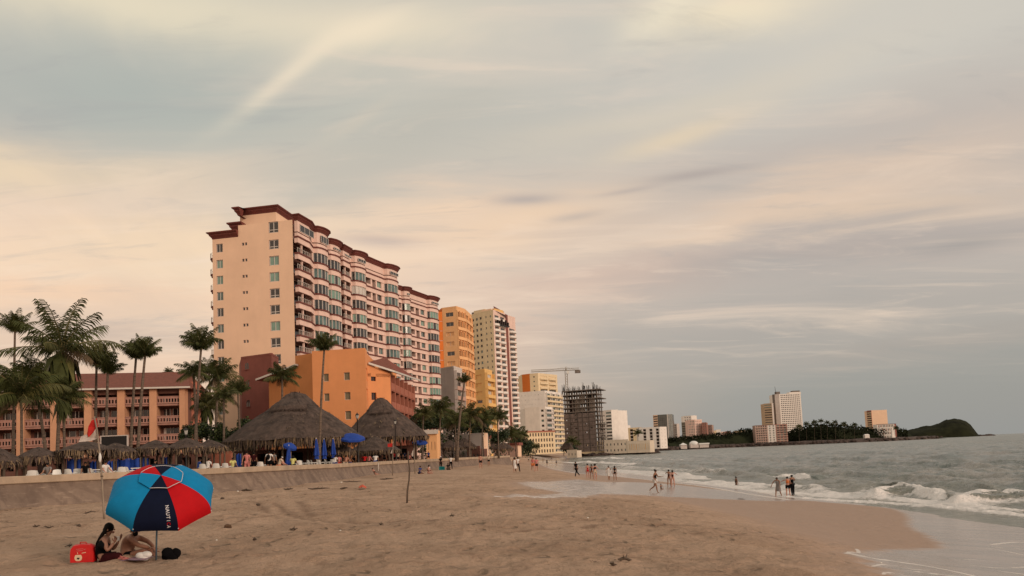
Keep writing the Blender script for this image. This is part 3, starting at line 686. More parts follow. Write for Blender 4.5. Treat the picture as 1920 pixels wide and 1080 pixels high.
# ------------------------------------------------------------------ the big condominium block
def condo():
    z0 = 44.0; FH = 2.94; NF = 14; base = PZ
    a = P(398.5, 480, 132.5).xy; b = P(549.6, 480, 129.5).xy
    B = [b, XD(614, 141, 26), XD(660, 151, 26), XD(747, 168, 26)]; Cc = [XD(747.5, 183, 26), XD(824, 202, 26)]
    root = thing('condominium_tower', (b.x, b.y, base), 'huge peach condominium block with oxblood cornices and rows of curved bay windows', 'building')
    SF = Face(a, b); w_ = MB(); wins = []
    zL = SF.hit(420, 446)[1]; zH = z0 + 3.0; uS = SF.hit(446.5, 430)[0]
    hs1, hs2 = [], []
    for k in range(13):
        u, z = SF.hit(405, 465.2)[0], SF.hit(412, 465.2)[1] - FH * k
        ul, _ = SF.hit(405.5, 466); ur, _ = SF.hit(417.5, 466)
        h = (ul, ur, z - .78, z + .78); hs1.append(h)
        wins.append((k, window_mb(SF, *h, -.2, [GLASSD, GLASSG, GLASSG, GLASS, GLASSD, GLASS, GLASSD][k % 7], mull=1, t=.10)))
        z = SF.hit(458, 457.6)[1] - FH * k
        for xa, xb in ((453.6, 457.6), (459.2, 463.2)):
            h = (SF.hit(xa, 457)[0], SF.hit(xb, 457)[0], z - .26, z + .26); hs2.append(h); wins.append((k + 20, window_mb(SF, *h, -.2, GLASSD, mull=0, t=.04)))
    for k in range(14):
        z = SF.hit(513, 426)[1] - (0 if k == 0 else 3.12 + FH * (k - 1)); hh = 1.0 if k == 0 else .85
        h = (SF.hit(503.6, 426)[0], SF.hit(521.8, 426)[0], z - hh, z + hh); hs2.append(h)
        wins.append((k, window_mb(SF, *h, -.2, [GLASSD, GLASSD, GLASSG, GLASSG, GLASSD, GLASSD, GLASSG][k % 7], mull=1, hm=1 if k % 7 not in (2, 3, 6) else 0, t=.12)))
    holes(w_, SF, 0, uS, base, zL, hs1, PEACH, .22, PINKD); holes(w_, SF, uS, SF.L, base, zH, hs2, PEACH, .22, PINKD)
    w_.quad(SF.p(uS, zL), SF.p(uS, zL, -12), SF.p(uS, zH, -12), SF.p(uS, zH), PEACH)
    w_.quad(SF.p(0, base, -16), SF.p(0, base), SF.p(0, zL), SF.p(0, zL, -16), PEACH)
    # solid core behind the facades; its dark brown paints shade into the balcony openings
    core = [SF.p(0, 0, -.4).xy, SF.p(SF.L - 2.4, 0, -.4).xy]
    for f_ in (Face(B[0], B[1]), Face(B[1], B[2]), Face(B[2], B[3])): core += [f_.p(2.4 if f_.A == B[0] else .0, 0, -1.7).xy, f_.p(f_.L, 0, -1.7).xy]
    core += [B[3] + Vector((-12, 4)), SF.p(0, 0, -16).xy]
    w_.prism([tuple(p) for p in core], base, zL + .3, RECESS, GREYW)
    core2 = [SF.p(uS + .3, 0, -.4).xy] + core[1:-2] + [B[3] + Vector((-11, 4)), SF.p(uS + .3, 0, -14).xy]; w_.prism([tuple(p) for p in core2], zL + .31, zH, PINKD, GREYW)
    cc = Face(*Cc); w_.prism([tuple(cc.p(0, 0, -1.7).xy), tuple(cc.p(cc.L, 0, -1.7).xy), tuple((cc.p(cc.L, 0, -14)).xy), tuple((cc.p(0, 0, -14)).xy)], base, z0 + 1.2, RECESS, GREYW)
    w_.build('wall', root)
    # cornices
    def cornice(line, z, name='cornice', out=.8, hgt=1.2, closed_cap=True, m=REDTRIM):
        mb = MB(); prof = [(-.6, .0), (.0, .0), (.10, hgt * .2), (out * .45, hgt * .45), (out * .55, hgt * .5), (out * .55, hgt * .65), (out, hgt * .85), (out, hgt), (-1.2, hgt)]; vs = []; k = len(prof); n = len(line)
        for i, p in enumerate(line):
            p = Vector(p[:2]); t = (Vector(line[min(i + 1, n - 1)][:2]) - Vector(line[max(i - 1, 0)][:2])).normalized(); nn = Vector((t.y, -t.x))
            if 0 < i < n - 1:                                        # mitre
                t1 = (p - Vector(line[i - 1][:2])).normalized(); t2 = (Vector(line[i + 1][:2]) - p).normalized(); n1 = Vector((t1.y, -t1.x)); n2 = Vector((t2.y, -t2.x)); nn = (n1 + n2); nn = nn / max(.5, nn.dot(n1))
            for o_, h in prof: vs.append((p.x + nn.x * o_, p.y + nn.y * o_, z + h))
        mb.add(vs, [(i * k + j, (i + 1) * k + j, (i + 1) * k + j + 1, i * k + j + 1) for i in range(n - 1) for j in range(k - 1)] + [tuple(range(k)), tuple(range((n - 1) * k, n * k))[::-1]], m); mb.build(name, root)
    cornice([SF.p(0, 0, -10).xy, SF.p(0, 0).xy, SF.p(uS - .02, 0).xy], zL - .1)
    cornice([SF.p(uS - 2.2, 0, -4).xy, SF.p(uS - 2.2, 0, -2).xy, SF.p(uS - .1, 0, -2).xy], zL + 1.7, hgt=1.5)
    cornice([SF.p(uS - .6, 0, -5).xy, SF.p(uS - .6, 0, -1).xy, SF.p(uS + .0, 0, -1).xy], zL + 4.2, hgt=1.4)
    pu0, pu1 = SF.hit(434, 400)[0] , SF.hit(503, 400)[0]; pm = MB()
    pz = SF.hit(470, 388)[1]; pm.prism([tuple(SF.p(pu0, 0, -3).xy), tuple(SF.p(pu1, 0, -3).xy), tuple(SF.p(pu1, 0, -11).xy), tuple(SF.p(pu0, 0, -11).xy)], zH + .3, pz - .2, PEACH, GREYW)
    pm.tube([SF.p(pu1 - 1, pz, -4), SF.p(pu1 - 1, pz + 1.2, -4)], .08, IRON, 5); pm.build('penthouse', root)
    cornice([SF.p(pu0, 0, -11).xy, SF.p(pu0, 0, -3).xy, SF.p(pu1, 0, -3).xy, SF.p(pu1, 0, -11).xy], pz - .35, hgt=1.15)
    # sea facades
    wn2 = []; rails = []
    def arc(s0, s1, out, n=6): return [(s0 + (s1 - s0) * (1 - cos(pi * i / n)) / 2, out * sin(pi * i / n) ** .75 if 0 < i < n else 0) for i in range(n + 1)]
    def facade(F, mods, ztop_k, roofz, first=False):
        outl = [(0, 0)] if not first else []
        piers = MB(); spans = []
        for (pa, pb, kind) in mods:
            u0 = F.hit(pa, 600)[0]; u1 = F.hit(pb, 600)[0]; u0 = max(u0, .02); u1 = min(u1, F.L - .02); spans.append((u0, u1, kind))
            if kind == 'bay': outl += arc(u0, u1, 1.25)
            elif kind == 'balc': outl += [(u0, .25), (u0 + .02, .95), (u0 + (u1 - u0) * .62, .95), (u1, .1)]
            elif kind == 'recess': outl += [(u0, .15), (u1, .15)]
            else: outl += [(u0, .1), (u1, .1)]
        outl += [(F.L, 0)] if outl[-1][0] < F.L - .05 else []
        line = [F.p(u, 0, o_ + .05).xy for u, o_ in outl]
        x = 0
        for (u0, u1, kind) in spans:
            if u0 > x + .05: F.box(piers, x, u0, base, roofz - 2.6, -1.6, .0, PINK)
            x = u1
        if x < F.L - .05: F.box(piers, x, F.L, base, roofz - 2.6, -1.6, 0, PINK)
        piers.build('wall', root)
        def ribbon(z_a, z_b, off, thick, m, mb):
            n = len(line); vs = []
            for i, p in enumerate(line):
                t1 = (p - line[i - 1]).normalized() if i else (line[1] - p).normalized(); t2 = (line[i + 1] - p).normalized() if i < n - 1 else t1
                n1 = Vector((t1.y, -t1.x)); n2 = Vector((t2.y, -t2.x)); nn = n1 + n2; nn = nn / max(.6, nn.dot(n1)) if nn.length > .1 else n1
                for o_, z in ((off - thick, z_a), (off, z_a), (off, z_b), (off - thick, z_b)): vs.append((p.x + nn.x * o_, p.y + nn.y * o_, z))
            mb.add(vs, [(i * 4 + j, (i + 1) * 4 + j, (i + 1) * 4 + (j + 1) % 4, i * 4 + (j + 1) % 4) for i in range(n - 1) for j in range(4)] + [(0, 3, 2, 1), ((n - 1) * 4, (n - 1) * 4 + 1, (n - 1) * 4 + 2, (n - 1) * 4 + 3)], m)
        for k in range(NF):
            zt = z0 - FH * k; mb = MB()
            ribbon(zt - 1.02, zt - .12, 0, .25, PINK, mb); ribbon(zt - .119, zt + .14, .14, 1.6, REDTRIM, mb); mb.build('floor_band', root)
            zb = zt - FH + .145; zc = zt - 1.025
            if zb < base: continue
            for (u0, u1, kind) in spans:
                if kind == 'bay':
                    pts = arc(u0 + .12, u1 - .12, 1.1); g = RD.choice([GLASS, GLASSG, GLASSG, GLASSD, GLASS]); m_ = MB()
                    if k == 1 and abs(pa_w := (u0)) < 1 and F is FB2: g = FRAME
                    for q, ((ua, oa), (ub, ob)) in enumerate(zip(pts[:-1], pts[1:])):
                        gg = g if (q * 7 + k) % 5 else GLASSD; gg = g if g is FRAME else gg
                        m_.quad(F.p(ua, zb + .15, oa), F.p(ub, zb + .15, ob), F.p(ub, zc, ob), F.p(ua, zc, oa), gg); F.box(m_, ua - .07, ua + .07, zb, zc, oa - .07, oa + .09, FRAME)
                    F.box(m_, u1 - .19, u1 - .05, zb, zc, -.07, .09, FRAME); wn2.append((k, m_, u0))
                elif kind == 'balc':
                    m_ = window_mb(F, u0 + .3, u1 - .5, zb, zc - .05, -1.45, GLASSD, PINKD, mull=2, t=.12); wn2.append((k, m_, u0))
                    r = MB(); ub = u0 + (u1 - u0) * .62
                    for j in range(8): u = u0 + .1 + (ub - u0 - .1) * j / 7; r.tube([F.p(u, zb, .80), F.p(u, zb + .85, .80)], .035, FRAME, 4, False)
                    r.tube([F.p(u0 + .05, zb + .88, .80), F.p(ub, zb + .88, .80), F.p(u1 - .1, zb + .88, .0)], .05, FRAME, 4, False); rails.append((k, r))
                    pr = MB(); F.box(pr, u0 + (u1 - u0) * .26, u0 + (u1 - u0) * .26 + .3, zb, zc, .4, .7, PINK); rails.append((k, pr))
                elif kind == 'recess':
                    m_ = window_mb(F, u0 + .1, u1 - .1, zb, zc, -1.35, RD.choice([GLASSD, DARK]), PINKD, mull=1, t=.15); wn2.append((k, m_, u0))
                    r = MB(); F.box(r, u0, u1, zb, zb + .55, -.12, .02, PINK); rails.append((k, r))
                elif kind == 'door':
                    m_ = window_mb(F, u0, u1, zb, zc - .1, -.9, GLASSD, PINKD, mull=0, t=.08); wn2.append((k, m_, u0))
                elif kind == 'win':
                    m_ = MB(); F.quad(m_, u0, u1, zb, zb + .5, -.06, PINK); F.quad(m_, u0, u1, zb + .5, zc, -.28, RD.choice([GLASSG, GLASS, GLASSD])); F.box(m_, (u0 + u1) / 2 - .05, (u0 + u1) / 2 + .05, zb + .5, zc, -.26, -.2, FRAME); wn2.append((k, m_, u0))
        up = MB(); lo = .42; F.box(up, 0, F.L, z0 + .15, roofz, -1.75, -lo - .35, PINK); ribbon(z0 + 1.0, roofz + .05, -.12, .5, PINK, up); ribbon(z0 + .142, z0 + .8, -.12, .12, PINK, up); up.build('wall', root)
        for j, (u0, u1, kind) in enumerate(spans):                   # top-storey openings
            if kind in ('bay', 'balc') and roofz - z0 > 2: 
                F2 = F; wn2.append((-1, window_mb(F2, u0 + .9, u1 - .9, z0 + 1.2, roofz - .5, (1.22 if kind == 'bay' else .92), GLASSD, FRAME, 2, t=.08), u0))
        cornice(line, roofz, out=.62, hgt=1.0)
    FA, FB1, FB2 = Face(B[0], B[1]), Face(B[1], B[2]), Face(B[2], B[3])
    facade(FA, [(551.5, 588, 'balc'), (590, 613, 'bay')], 0, zH, True)
    facade(FB1, [(615, 636, 'bay'), (638, 659, 'balc')], 0, z0 + 2.1)
    facade(FB2, [(661, 684, 'bay'), (686, 697, 'recess'), (700, 706.5, 'door'), (709, 717, 'win'), (722, 745, 'bay')], 0, z0 + 2.4)
    facade(cc, [(749, 753, 'recess'), (754, 766, 'bay'), (767.5, 777, 'recess'), (780, 786, 'door'), (789, 796, 'win'), (801, 819, 'bay')], 0, z0 + 2.2)
    # little half-round balconies on the landward corner
    for k in range(9):
        z = SF.hit(398, 483)[1] - FH * k; mb = MB(); n = 7
        for (z_a, z_b, r, m) in ((z - .55, z - .2, .75, REDTRIM), (z - .195, z, 1.0, REDTRIM)):
            vs = [SF.p(-r * sin(pi * t / n) , q, -1.2 + 1.1 * cos(pi * t / n)) for q in (z_a, z_b) for t in range(n + 1)]; q = n + 1
            mb.add(vs, [(t, t + 1, q + t + 1, q + t) for t in range(n)] + [tuple(range(q))[::-1], tuple(range(q, 2 * q))], m)
        ob = mb.build('balcony', root); r = MB()
        for t in range(n + 1): r.tube([SF.p(-.95 * sin(pi * t / n), z, -1.2 + 1.05 * cos(pi * t / n)), SF.p(-.95 * sin(pi * t / n), z + .9, -1.2 + 1.05 * cos(pi * t / n))], .03, FRAME, 4, False)
        r.tube([SF.p(-.95 * sin(pi * t / n), z + .9, -1.2 + 1.05 * cos(pi * t / n)) for t in range(n + 1)], .04, FRAME, 4, False); o = r.build('railing', ob)
    # scale by nearness: near columns and middle floors show most
    allw = [m for k, m in sorted([(k, m) for k, m in wins], key=lambda t: t[0])]
    facs = [m for k, m, u in sorted(wn2, key=lambda t: t[0])]
    emit_parts(root, 'window', allw[:41] + facs[:59] + allw[41:] + facs[59:]); emit_parts(root, 'balcony_railing', [m for k, m in sorted(rails, key=lambda t: t[0])])
condo()

# ------------------------------------------------------------------ the hotel with the tiled roof
def gable(mb, poly_pts, m): mb.add(poly_pts, [tuple(range(len(poly_pts)))], m)
def hotel():
    F = Face(XD(-95, 96.5, 9), XD(346.5, 102, 9)); base = PZ
    root = thing('beach_hotel', (F.A.x + 40, F.A.y, base), 'three storey peach hotel with red tiled roof and pink balustrades behind the palms', 'building')
    w_ = MB(); ze = F.hit(300, 727.5)[1]
    rails = [F.hit(318, y)[1] for y in (744, 756.5, 780.5, 792.5, 814.5, 827.0)]
    cols = [F.hit(x, 780)[0] for x in (-82, -20, 40, 103, 166, 228, 288, 344)]; hw = .46
    for c in cols[:-1]: F.box(w_, c - hw, c + hw, base, ze - .1, -1.9, .35, HOTELP)
    F.box(w_, cols[-1] - hw, cols[-1] + .25, base, ze - .1, -1.9, .35, HOTELP)
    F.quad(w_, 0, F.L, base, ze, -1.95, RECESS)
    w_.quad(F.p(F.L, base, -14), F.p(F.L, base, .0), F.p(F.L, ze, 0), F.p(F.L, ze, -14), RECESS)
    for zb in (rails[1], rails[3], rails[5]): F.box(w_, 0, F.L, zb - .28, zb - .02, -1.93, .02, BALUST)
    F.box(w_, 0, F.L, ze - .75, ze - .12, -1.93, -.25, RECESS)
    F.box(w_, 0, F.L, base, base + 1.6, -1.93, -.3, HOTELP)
    # right-hand wing set back
    G = Face(XD(344, 106, 9), XD(377, 108, 9)); zg = G.hit(350, 741)[1]; G.quad(w_, 0, G.L, base, zg + 2.0, 0, TERRA)
    w_.quad(G.p(G.L, base, -8), G.p(G.L, base, 0), G.p(G.L, zg + 2, 0), G.p(G.L, zg + 2, -8), TERRA); w_.build('walls', root)
    wins = []
    for fl, (zt, zb) in enumerate(((ze - .8, rails[1]), (rails[1] - .3, rails[3]), (rails[3] - .3, rails[5]), (rails[5] - .3, base + .1))):
        for i, (a, b) in enumerate(zip(cols[:-1], cols[1:])):
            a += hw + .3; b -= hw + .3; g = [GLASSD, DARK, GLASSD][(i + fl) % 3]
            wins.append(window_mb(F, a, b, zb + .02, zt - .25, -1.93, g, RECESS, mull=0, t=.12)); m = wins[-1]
            for q in (.2, .45, .62, .86): u = a + (b - a) * (q + RD.uniform(-.03, .03)); F.box(m, u - .04, u + .04, zb + .02, zt - .28, -1.9, -1.84, FRAME)
            if (i + fl) % 2: F.quad(m, a + (b - a) * .46, a + (b - a) * .6, zb + .05, zt - .35, -1.87, BALUST)
            elif i % 3 == 0: F.quad(m, a + .15, a + (b - a) * .19, zb + .05, zt - .35, -1.87, GREYW)
    emit_parts(root, 'window', wins)
    bal = []
    for zt, zb in ((rails[0], rails[1]), (rails[2], rails[3]), (rails[4], rails[5])):
        for a, b in zip(cols[:-1], cols[1:]):
            a += hw + .01; b -= hw + .01; mb = MB(); n = 8; st = (b - a) / n
            for o_ in (.16, .0): holes(mb, F, a, b, zb, zt, [(a + st * (i + .5) - .12, a + st * (i + .5) + .12, zb + .17, zt - .24) for i in range(n)], BALUST, .16 if o_ else .0, o=o_)
            F.box(mb, a, b, zt, zt + .09, -.05, .22, BALUST); bal.append(mb)
    emit_parts(root, 'balustrade', bal)
    # roof
    r = MB(); u1 = F.hit(358, 726)[0]; ridge = []
    e0, e1 = F.p(-3, ze, .9), F.p(u1, ze, .9); q0 = F.p(-3, F.hit(300, 701)[1] + 1.55, -11); q1 = F.p(u1 - 2.4, F.hit(300, 701)[1] + 1.55, -11); b0, b1 = F.p(-3, ze, -23), F.p(u1, ze, -23)
    r.quad(e0, e1, q1, q0, ROOFTILE); r.quad(q0, q1, b1, b0, ROOFTILE); gable(r, [e1, b1, q1], ROOFTILE); r.build('roof', root)
    g = MB(); G0 = Face(XD(322, 108, 14), XD(375, 110, 14)); z1 = G0.hit(350, 696)[1]; z2 = G0.hit(375, 741)[1]
    g.add([G0.p(0, z1 - 3.2, .3), G0.p(G0.L + .4, z2, .3), G0.p(G0.L - 1.0, z1, -3), G0.p(.6, z1 + .1, -3)], [(0, 1, 2, 3)], ROOFTILE); g.add([G0.p(G0.L + .4, z2, .3), G0.p(G0.L + .4, z2, -9), G0.p(G0.L - 1.0, z1, -3)], [(0, 1, 2)], TERRA); g.build('roof', root)
    e = MB(); F.box(e, -3, u1 + .05, ze - .16, ze + .06, .85, 1.0, FRAME); F.box(e, -3, u1, ze - .11, ze - .02, -.9, .85, BALUST); e.build('eave', root)
hotel()

# ------------------------------------------------------------------ the orange block
def orange_block():
    base = PZ; root = thing('orange_apartment_block', (XD(600, 106).x, 106, base), 'bright orange windowed block with ochre wings and white edged sloping roofs', 'building')
    w_ = MB(); A = XD(555.5, 108.5, 12); B_ = XD(590, 106.5, 12); C_ = XD(687.5, 104.5, 12); Dp = XD(691, 107.5, 12)
    F0, F1, F2 = Face(A, B_), Face(B_ + Vector((0, -1.0)), C_), Face(C_, Dp); zt = F1.hit(640, 655)[1]; wins = []
    F0.quad(w_, 0, F0.L, base, zt - .15, 0, ORANGE_DULL); w_.quad(F0.p(F0.L, base, 0), F1.p(0, base), F1.p(0, zt), F0.p(F0.L, zt, 0), ORANGE)  # set-back strip: its weaker light is put into the duller orange
    hs = []
    for x0, x1 in ((644.5, 655.5), (606, 616)):
        for y0, y1 in ((698.5, 713), (735.5, 750), (771, 787)):
            dy = -.041 * (x0 - 644) + (1 if x0 < 620 else 0); h = (F1.hit(x0 + (y0 - 698) * .035, y0)[0], F1.hit(x1 + (y0 - 698) * .035, y0)[0], F1.hit(x0, y1 + dy)[1], F1.hit(x0, y0 + dy)[1]); hs.append(h)
    gfix = mat('olive_blind', (.22, .17, .10), .6, .1, 2)
    holes(w_, F1, 0, F1.L, base, zt, hs, ORANGE, .22); wins += [window_mb(F1, *h, -.2, gfix, FRAME, mull=0, t=.05) for h in hs]
    hs = [(.3, F2.L - .4, F2.hit(689, y1)[1], F2.hit(689, y0)[1]) for y0, y1 in ((693, 716), (730, 751))]; holes(w_, F2, 0, F2.L, base, zt, hs, ORANGE, .4); wins += [window_mb(F2, *h, -.35, GLASSD, MAROON, mull=0) for h in hs]
    w_.prism([tuple(A + Vector((.1, .1))), tuple(B_ + Vector((0, .1))), tuple(C_ + Vector((-.1, .1))), tuple(Dp + Vector((-.1, .1))), tuple(Dp + Vector((-.3, 9))), tuple(A + Vector((.1, 9)))], base + .1, zt - .3, ORANGE, GREYW)
    w_.quad((A.x, A.y + 9, base), (A.x, A.y, base), (A.x, A.y, zt - .15), (A.x, A.y + 9, zt - .15), ORANGE)
    # left ochre wing
    L0 = XD(505, 112, 12); G = Face(L0, A + Vector((0, .6))); z_a = G.hit(505, 706)[1]; z_b = G.hit(555, 687)[1]
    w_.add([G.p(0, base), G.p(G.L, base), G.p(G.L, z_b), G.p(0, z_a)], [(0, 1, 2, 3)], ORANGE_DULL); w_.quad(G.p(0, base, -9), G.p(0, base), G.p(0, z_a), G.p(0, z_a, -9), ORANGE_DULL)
    # right wing: windowed wall and galleried side
    K = Face(Dp, XD(733.5, 110, 12)); z_c = K.hit(691, 684)[1]; z_d = K.hit(733, 700)[1]
    hs = [(K.hit(695.5, 706)[0], K.hit(704.5, 706)[0], K.hit(700, y1)[1], K.hit(700, y0)[1]) for y0, y1 in ((700, 714.5), (736, 750))]
    zmin = min(z_c, z_d) - .6; holes(w_, K, 0, K.L, base, zmin, hs, ORANGE, .3); w_.add([K.p(0, zmin), K.p(K.L, zmin), K.p(K.L, z_d), K.p(0, z_c)], [(0, 1, 2, 3)], ORANGE); wins += [window_mb(K, *h, -.25, GLASSD, MAROON, mull=1, t=.05) for h in hs]
    S_ = Face(K.B, XD(779.5, 133, 12)); gal = []; bal = []
    zz = [S_.hit(735, y)[1] for y in (701, 718, 731, 753, 766, 789, 802)]; n = 6; st = S_.L / n
    S_.quad(w_, 0, S_.L, base, zz[0], -1.6, MAROON)
    for i in range(n + 1): u = min(max(i * st, .25), S_.L - .25); S_.box(w_, u - .25, u + .25, base, zz[0], -1.55, 0, TERRA)
    for (z1, z2, z3) in ((zz[0] + .1, zz[1], zz[2]), (zz[2], zz[3], zz[4]), (zz[4], zz[5], zz[6])):
        for i in range(n):
            u = i * st; bal_ = MB(); S_.box(bal_, u + .26, u + st - .26, z3, z2, -.15, .06, TERRA); S_.box(bal_, u + .26, u + st - .26, z3 - .15, z3 - .01, -1.5, .02, TERRA); bal.append(bal_)
            gal.append(window_mb(S_, u + .5, u + st - .5, z2 - .6, z1 - .3, -1.57, GLASSD, TERRA, mull=1, t=.1))
    w_.build('walls', root); emit_parts(root, 'window', wins + gal); emit_parts(root, 'balcony', bal)
    # roofs
    r = MB()
    def slab(pts, t=.28, m=ROOFTILE, em=FRAME):
        up = [Vector(p) + Vector((0, 0, t)) for p in pts]; n_ = len(pts)
        r.add([*pts, *up], [(i, (i + 1) % n_, n_ + (i + 1) % n_, n_ + i) for i in range(n_)], em); r.add(up, [tuple(range(n_))], m); r.add(pts, [tuple(range(n_))[::-1]], MAROON)
    E = Face(XD(480, 111, 12), XD(556, 107.6, 12)); za, zb = E.hit(481, 713.5)[1], E.hit(555, 685.5)[1]
    slab([E.p(0, za, 0), E.p(E.L, zb, 0), E.p(E.L, zb, -9), E.p(0, za, -9)])
    q = S_.hit(782, 717)[1]; e0 = K.p(.0, z_c + .05, .35); e1 = K.p(K.L + .3, z_d + .05, .8); e2 = S_.p(S_.L + .8, q, .9)
    slab([e0, e1, e2, Vector((e2.x - 7, e2.y + 1, e2.z + 2.6)), Vector((e0.x + 1.5, e0.y + 9, e0.z + 1.9))]); r.build('roof', root)
    cb = MB(); M_ = Face(XD(706, 130, 14), XD(745, 136, 14)); M_.box(cb, 0, M_.L, base, M_.hit(725, 680)[1], -5, 0, ORANGE); cb.build('rear_block', root)
orange_block()

def arch_windows(F, w_, root, zt, base):
    mbs = []
    for y in (686, 720.5, 756):
        u, z = F.hit(463 + (y - 686) * .035, y); mb = MB(); n = 8; rr = .36
        pts = [F.p(u - rr, z - .55, .012), F.p(u + rr, z - .55, .012)] + [F.p(u + rr * cos(pi * t / n), z + .15 + rr * sin(pi * t / n), .012) for t in range(n + 1)]
        mb.add(pts, [tuple(range(len(pts)))], GLASSD); F.box(mb, u - .03, u + .03, z - .55, z + .45, .02, .05, MAROON); F.box(mb, u - rr - .1, u + rr + .1, z - .66, z - .56, .004, .14, MAROON); mbs.append(mb)
    emit_parts(root, 'arched_window', mbs)
block('maroon_tower', 'dark maroon block with three small arched windows beside the orange building', 'building', [(453.5, 119), (511, 116), (524, 121)], (470, 668, 117), [dict(kind='plain', decor=arch_windows), dict(kind='win', cols=1, rows=5, w=.4, h=.45, skip=0)], MAROON, back=8, parapet=.25)

# ------------------------------------------------------------------ towers along the bay
DULLP = mat('muted_brown_pink', (.40, .27, .22), .9, .06, .1); DULLR = mat('muted_brick', (.36, .17, .13), .9, .06, .1); OCH = mat('muted_ochre', (.52, .37, .24), .9, .06, .1); SANDY = mat('pale_sandy_render', (.66, .56, .44), .9, .08, .2, stain=.25); DO = mat('deep_orange_stucco', (.72, .19, .035), .9, .05, .3, stain=.1); PO = mat('apricot_stucco', (.86, .47, .22), .9, .05, .3, stain=.08)
block('apricot_tower', 'apricot and deep orange apartment tower right behind the big condominium', 'building', [(818.5, 242), (834, 233), (861, 231), (877, 236), (889.5, 247)], (834, 580, 233),
      [dict(kind='balc', rows=15, cols=1, w=.8, proj=1.4, par=PINK, wall=DO, glass=[GLASSD]), dict(kind='win', rows=15, cols=1, w=.6, h=.42, mull=1, glass=[GLASSD, GLASSD, PO]), dict(kind='balc', rows=15, cols=3, w=.72, proj=.5, ph=.26, glass=[DARK], frame=MAROON, mull=0, depth=1.0), dict(kind='balc', rows=15, cols=2, w=.75, proj=.5, ph=.26, glass=[DARK], frame=MAROON, mull=0, depth=1.0)], PO)
block('grey_apartment_block', 'plain pale grey block with small balconies in front of the apricot tower', 'building', [(822.5, 214), (854, 209), (869.5, 216)], (838, 691.5, 211), [dict(kind='plain'), dict(kind='balc', rows=9, cols=1, w=.7, par=PINKD)], GREYW)
def cream_top(root, pts, zt, w_):
    F = Face(XD(888, 392, 70), XD(926, 384, 70)); G = Face(XD(928, 383, 70), XD(953, 393, 70)); mb = MB()
    F.box(mb, 0, F.L * .55, zt, zt + 2.6, -9, -.8, CREAM); F.box(mb, F.L * .56, F.L, zt, zt + 2.0, -9, -.8, YELLOW); F.box(mb, -1.6, -.2, zt - 7, zt + 2, -9, -1, CONC)
    a, b = G.p(0, zt + .3, .9), G.p(G.L + 2, zt - 1.6, .9); mb.add([a, b, G.p(G.L * .55, zt + 2.4, -5), G.p(G.L * .2, zt + 2.6, -5)], [(0, 1, 2, 3)], REDTRIM)
    a, b = G.p(G.L * .15, zt + 2.1, -1.5), G.p(G.L * .95, zt + 1.5, -1.5); mb.add([a, b, G.p(G.L * .6, zt + 4.8, -5.5)], [(0, 1, 2)], REDTRIM); G.box(mb, 0, G.L, zt, zt + 1.9, -8, -2, PEACH)
    G.box(mb, G.L * .1, G.L * .93, zt - 7.2, zt - 6.6, .5, 1.6, IRON)
    for i in range(6): u = G.L * (.14 + .15 * i); G.box(mb, u - .5, u + .5, zt - 6.6, zt - 3.6 - (i % 2), .2, 1.2, DARK)
    mb.build('roof', root)
block('cream_high_rise', 'tall cream high-rise with stacked arched balconies, highest tower of the bay', 'building', [(887, 392), (911, 384), (930, 380), (953, 393), (957.5, 397), (971.5, 405)], (930, 582, 380),
      [dict(kind='win', rows=25, cols=3, w=.5, h=.5, mull=0, t=.15, top=1.5), dict(kind='win', rows=25, cols=2, w=.28, h=.42, mull=0, t=.12, top=1.5, glass=[GLASSD, GLASS]), dict(kind='balc', rows=25, cols=2, w=.72, proj=1.2, ph=.3, par=WHITE, wall=PINK, round=True, top=1.5, glass=[GLASSD, DARK]), dict(kind='plain', wall=MAROON), dict(kind='balc', rows=25, cols=1, w=.8, proj=2.0, par=WHITE, wall=PINK, round=True, top=6, glass=[GLASSD])], CREAM, extras=cream_top)
block('golden_apartment_block', 'golden yellow mid-rise with framed square windows before the cream high-rise', 'building', [(889, 288), (912, 283), (926, 291)], (897, 697, 286), [dict(kind='win', rows=10, cols=1, w=.5, h=.45, glass=[YELLOW, YELLOW, GLASSD], frame=PO, mull=0, t=.2), dict(kind='balc', rows=10, cols=1, w=.75, proj=1.2, par=YELLOW, glass=[GLASS, FRAME])], YELLOW, parapet=.8)
def logo(F, w_, root, zt, base): pass
block('orange_striped_tower', 'cream tower with one tall orange panel and stepped curved balconies', 'building', [(979, 492), (982, 490), (996.5, 486), (1012, 484), (1048, 501)], (985, 703, 488), [dict(kind='plain'), dict(kind='plain', wall=DO), dict(kind='win', rows=17, cols=1, w=.2, h=.3, mull=0), dict(kind='balc', rows=17, cols=2, w=.8, par=CREAM, glass=[GLASSD, CREAM], proj=1.8, round=True)], CREAM)
block('white_slab_hotel', 'broad white slab hotel with a few tiny windows and beige balcony tiers', 'building', [(975, 463), (1024, 456), (1054, 478)], (1000, 735.5, 460), [dict(kind='win', rows=13, cols=7, w=.14, h=.22, mull=0, t=.05, glass=[GLASSD, WHITE, WHITE]), dict(kind='balc', rows=13, cols=3, w=.8, par=CREAM, glass=[GLASSD, GLASS], proj=1.6)], WHITE)
block('white_annex', 'lower white annex with one column of dark windows before the white slab hotel', 'building', [(986, 437), (1013, 433), (1024, 432), (1038, 440)], (1000, 765, 434), [dict(kind='plain'), dict(kind='win', rows=9, cols=1, w=.5, h=.45, mull=0), dict(kind='balc', rows=9, cols=1, w=.8, par=GREYW)], WHITE)
block('arcaded_cream_building', 'low cream building with four rows of dark arched openings near the beach', 'building', [(990, 346), (1041, 353)], (1012, 808, 349), [dict(kind='win', rows=4, cols=9, w=.5, h=.62, mull=0, t=.08, glass=[DARK])], CREAM, trim=TERRA)
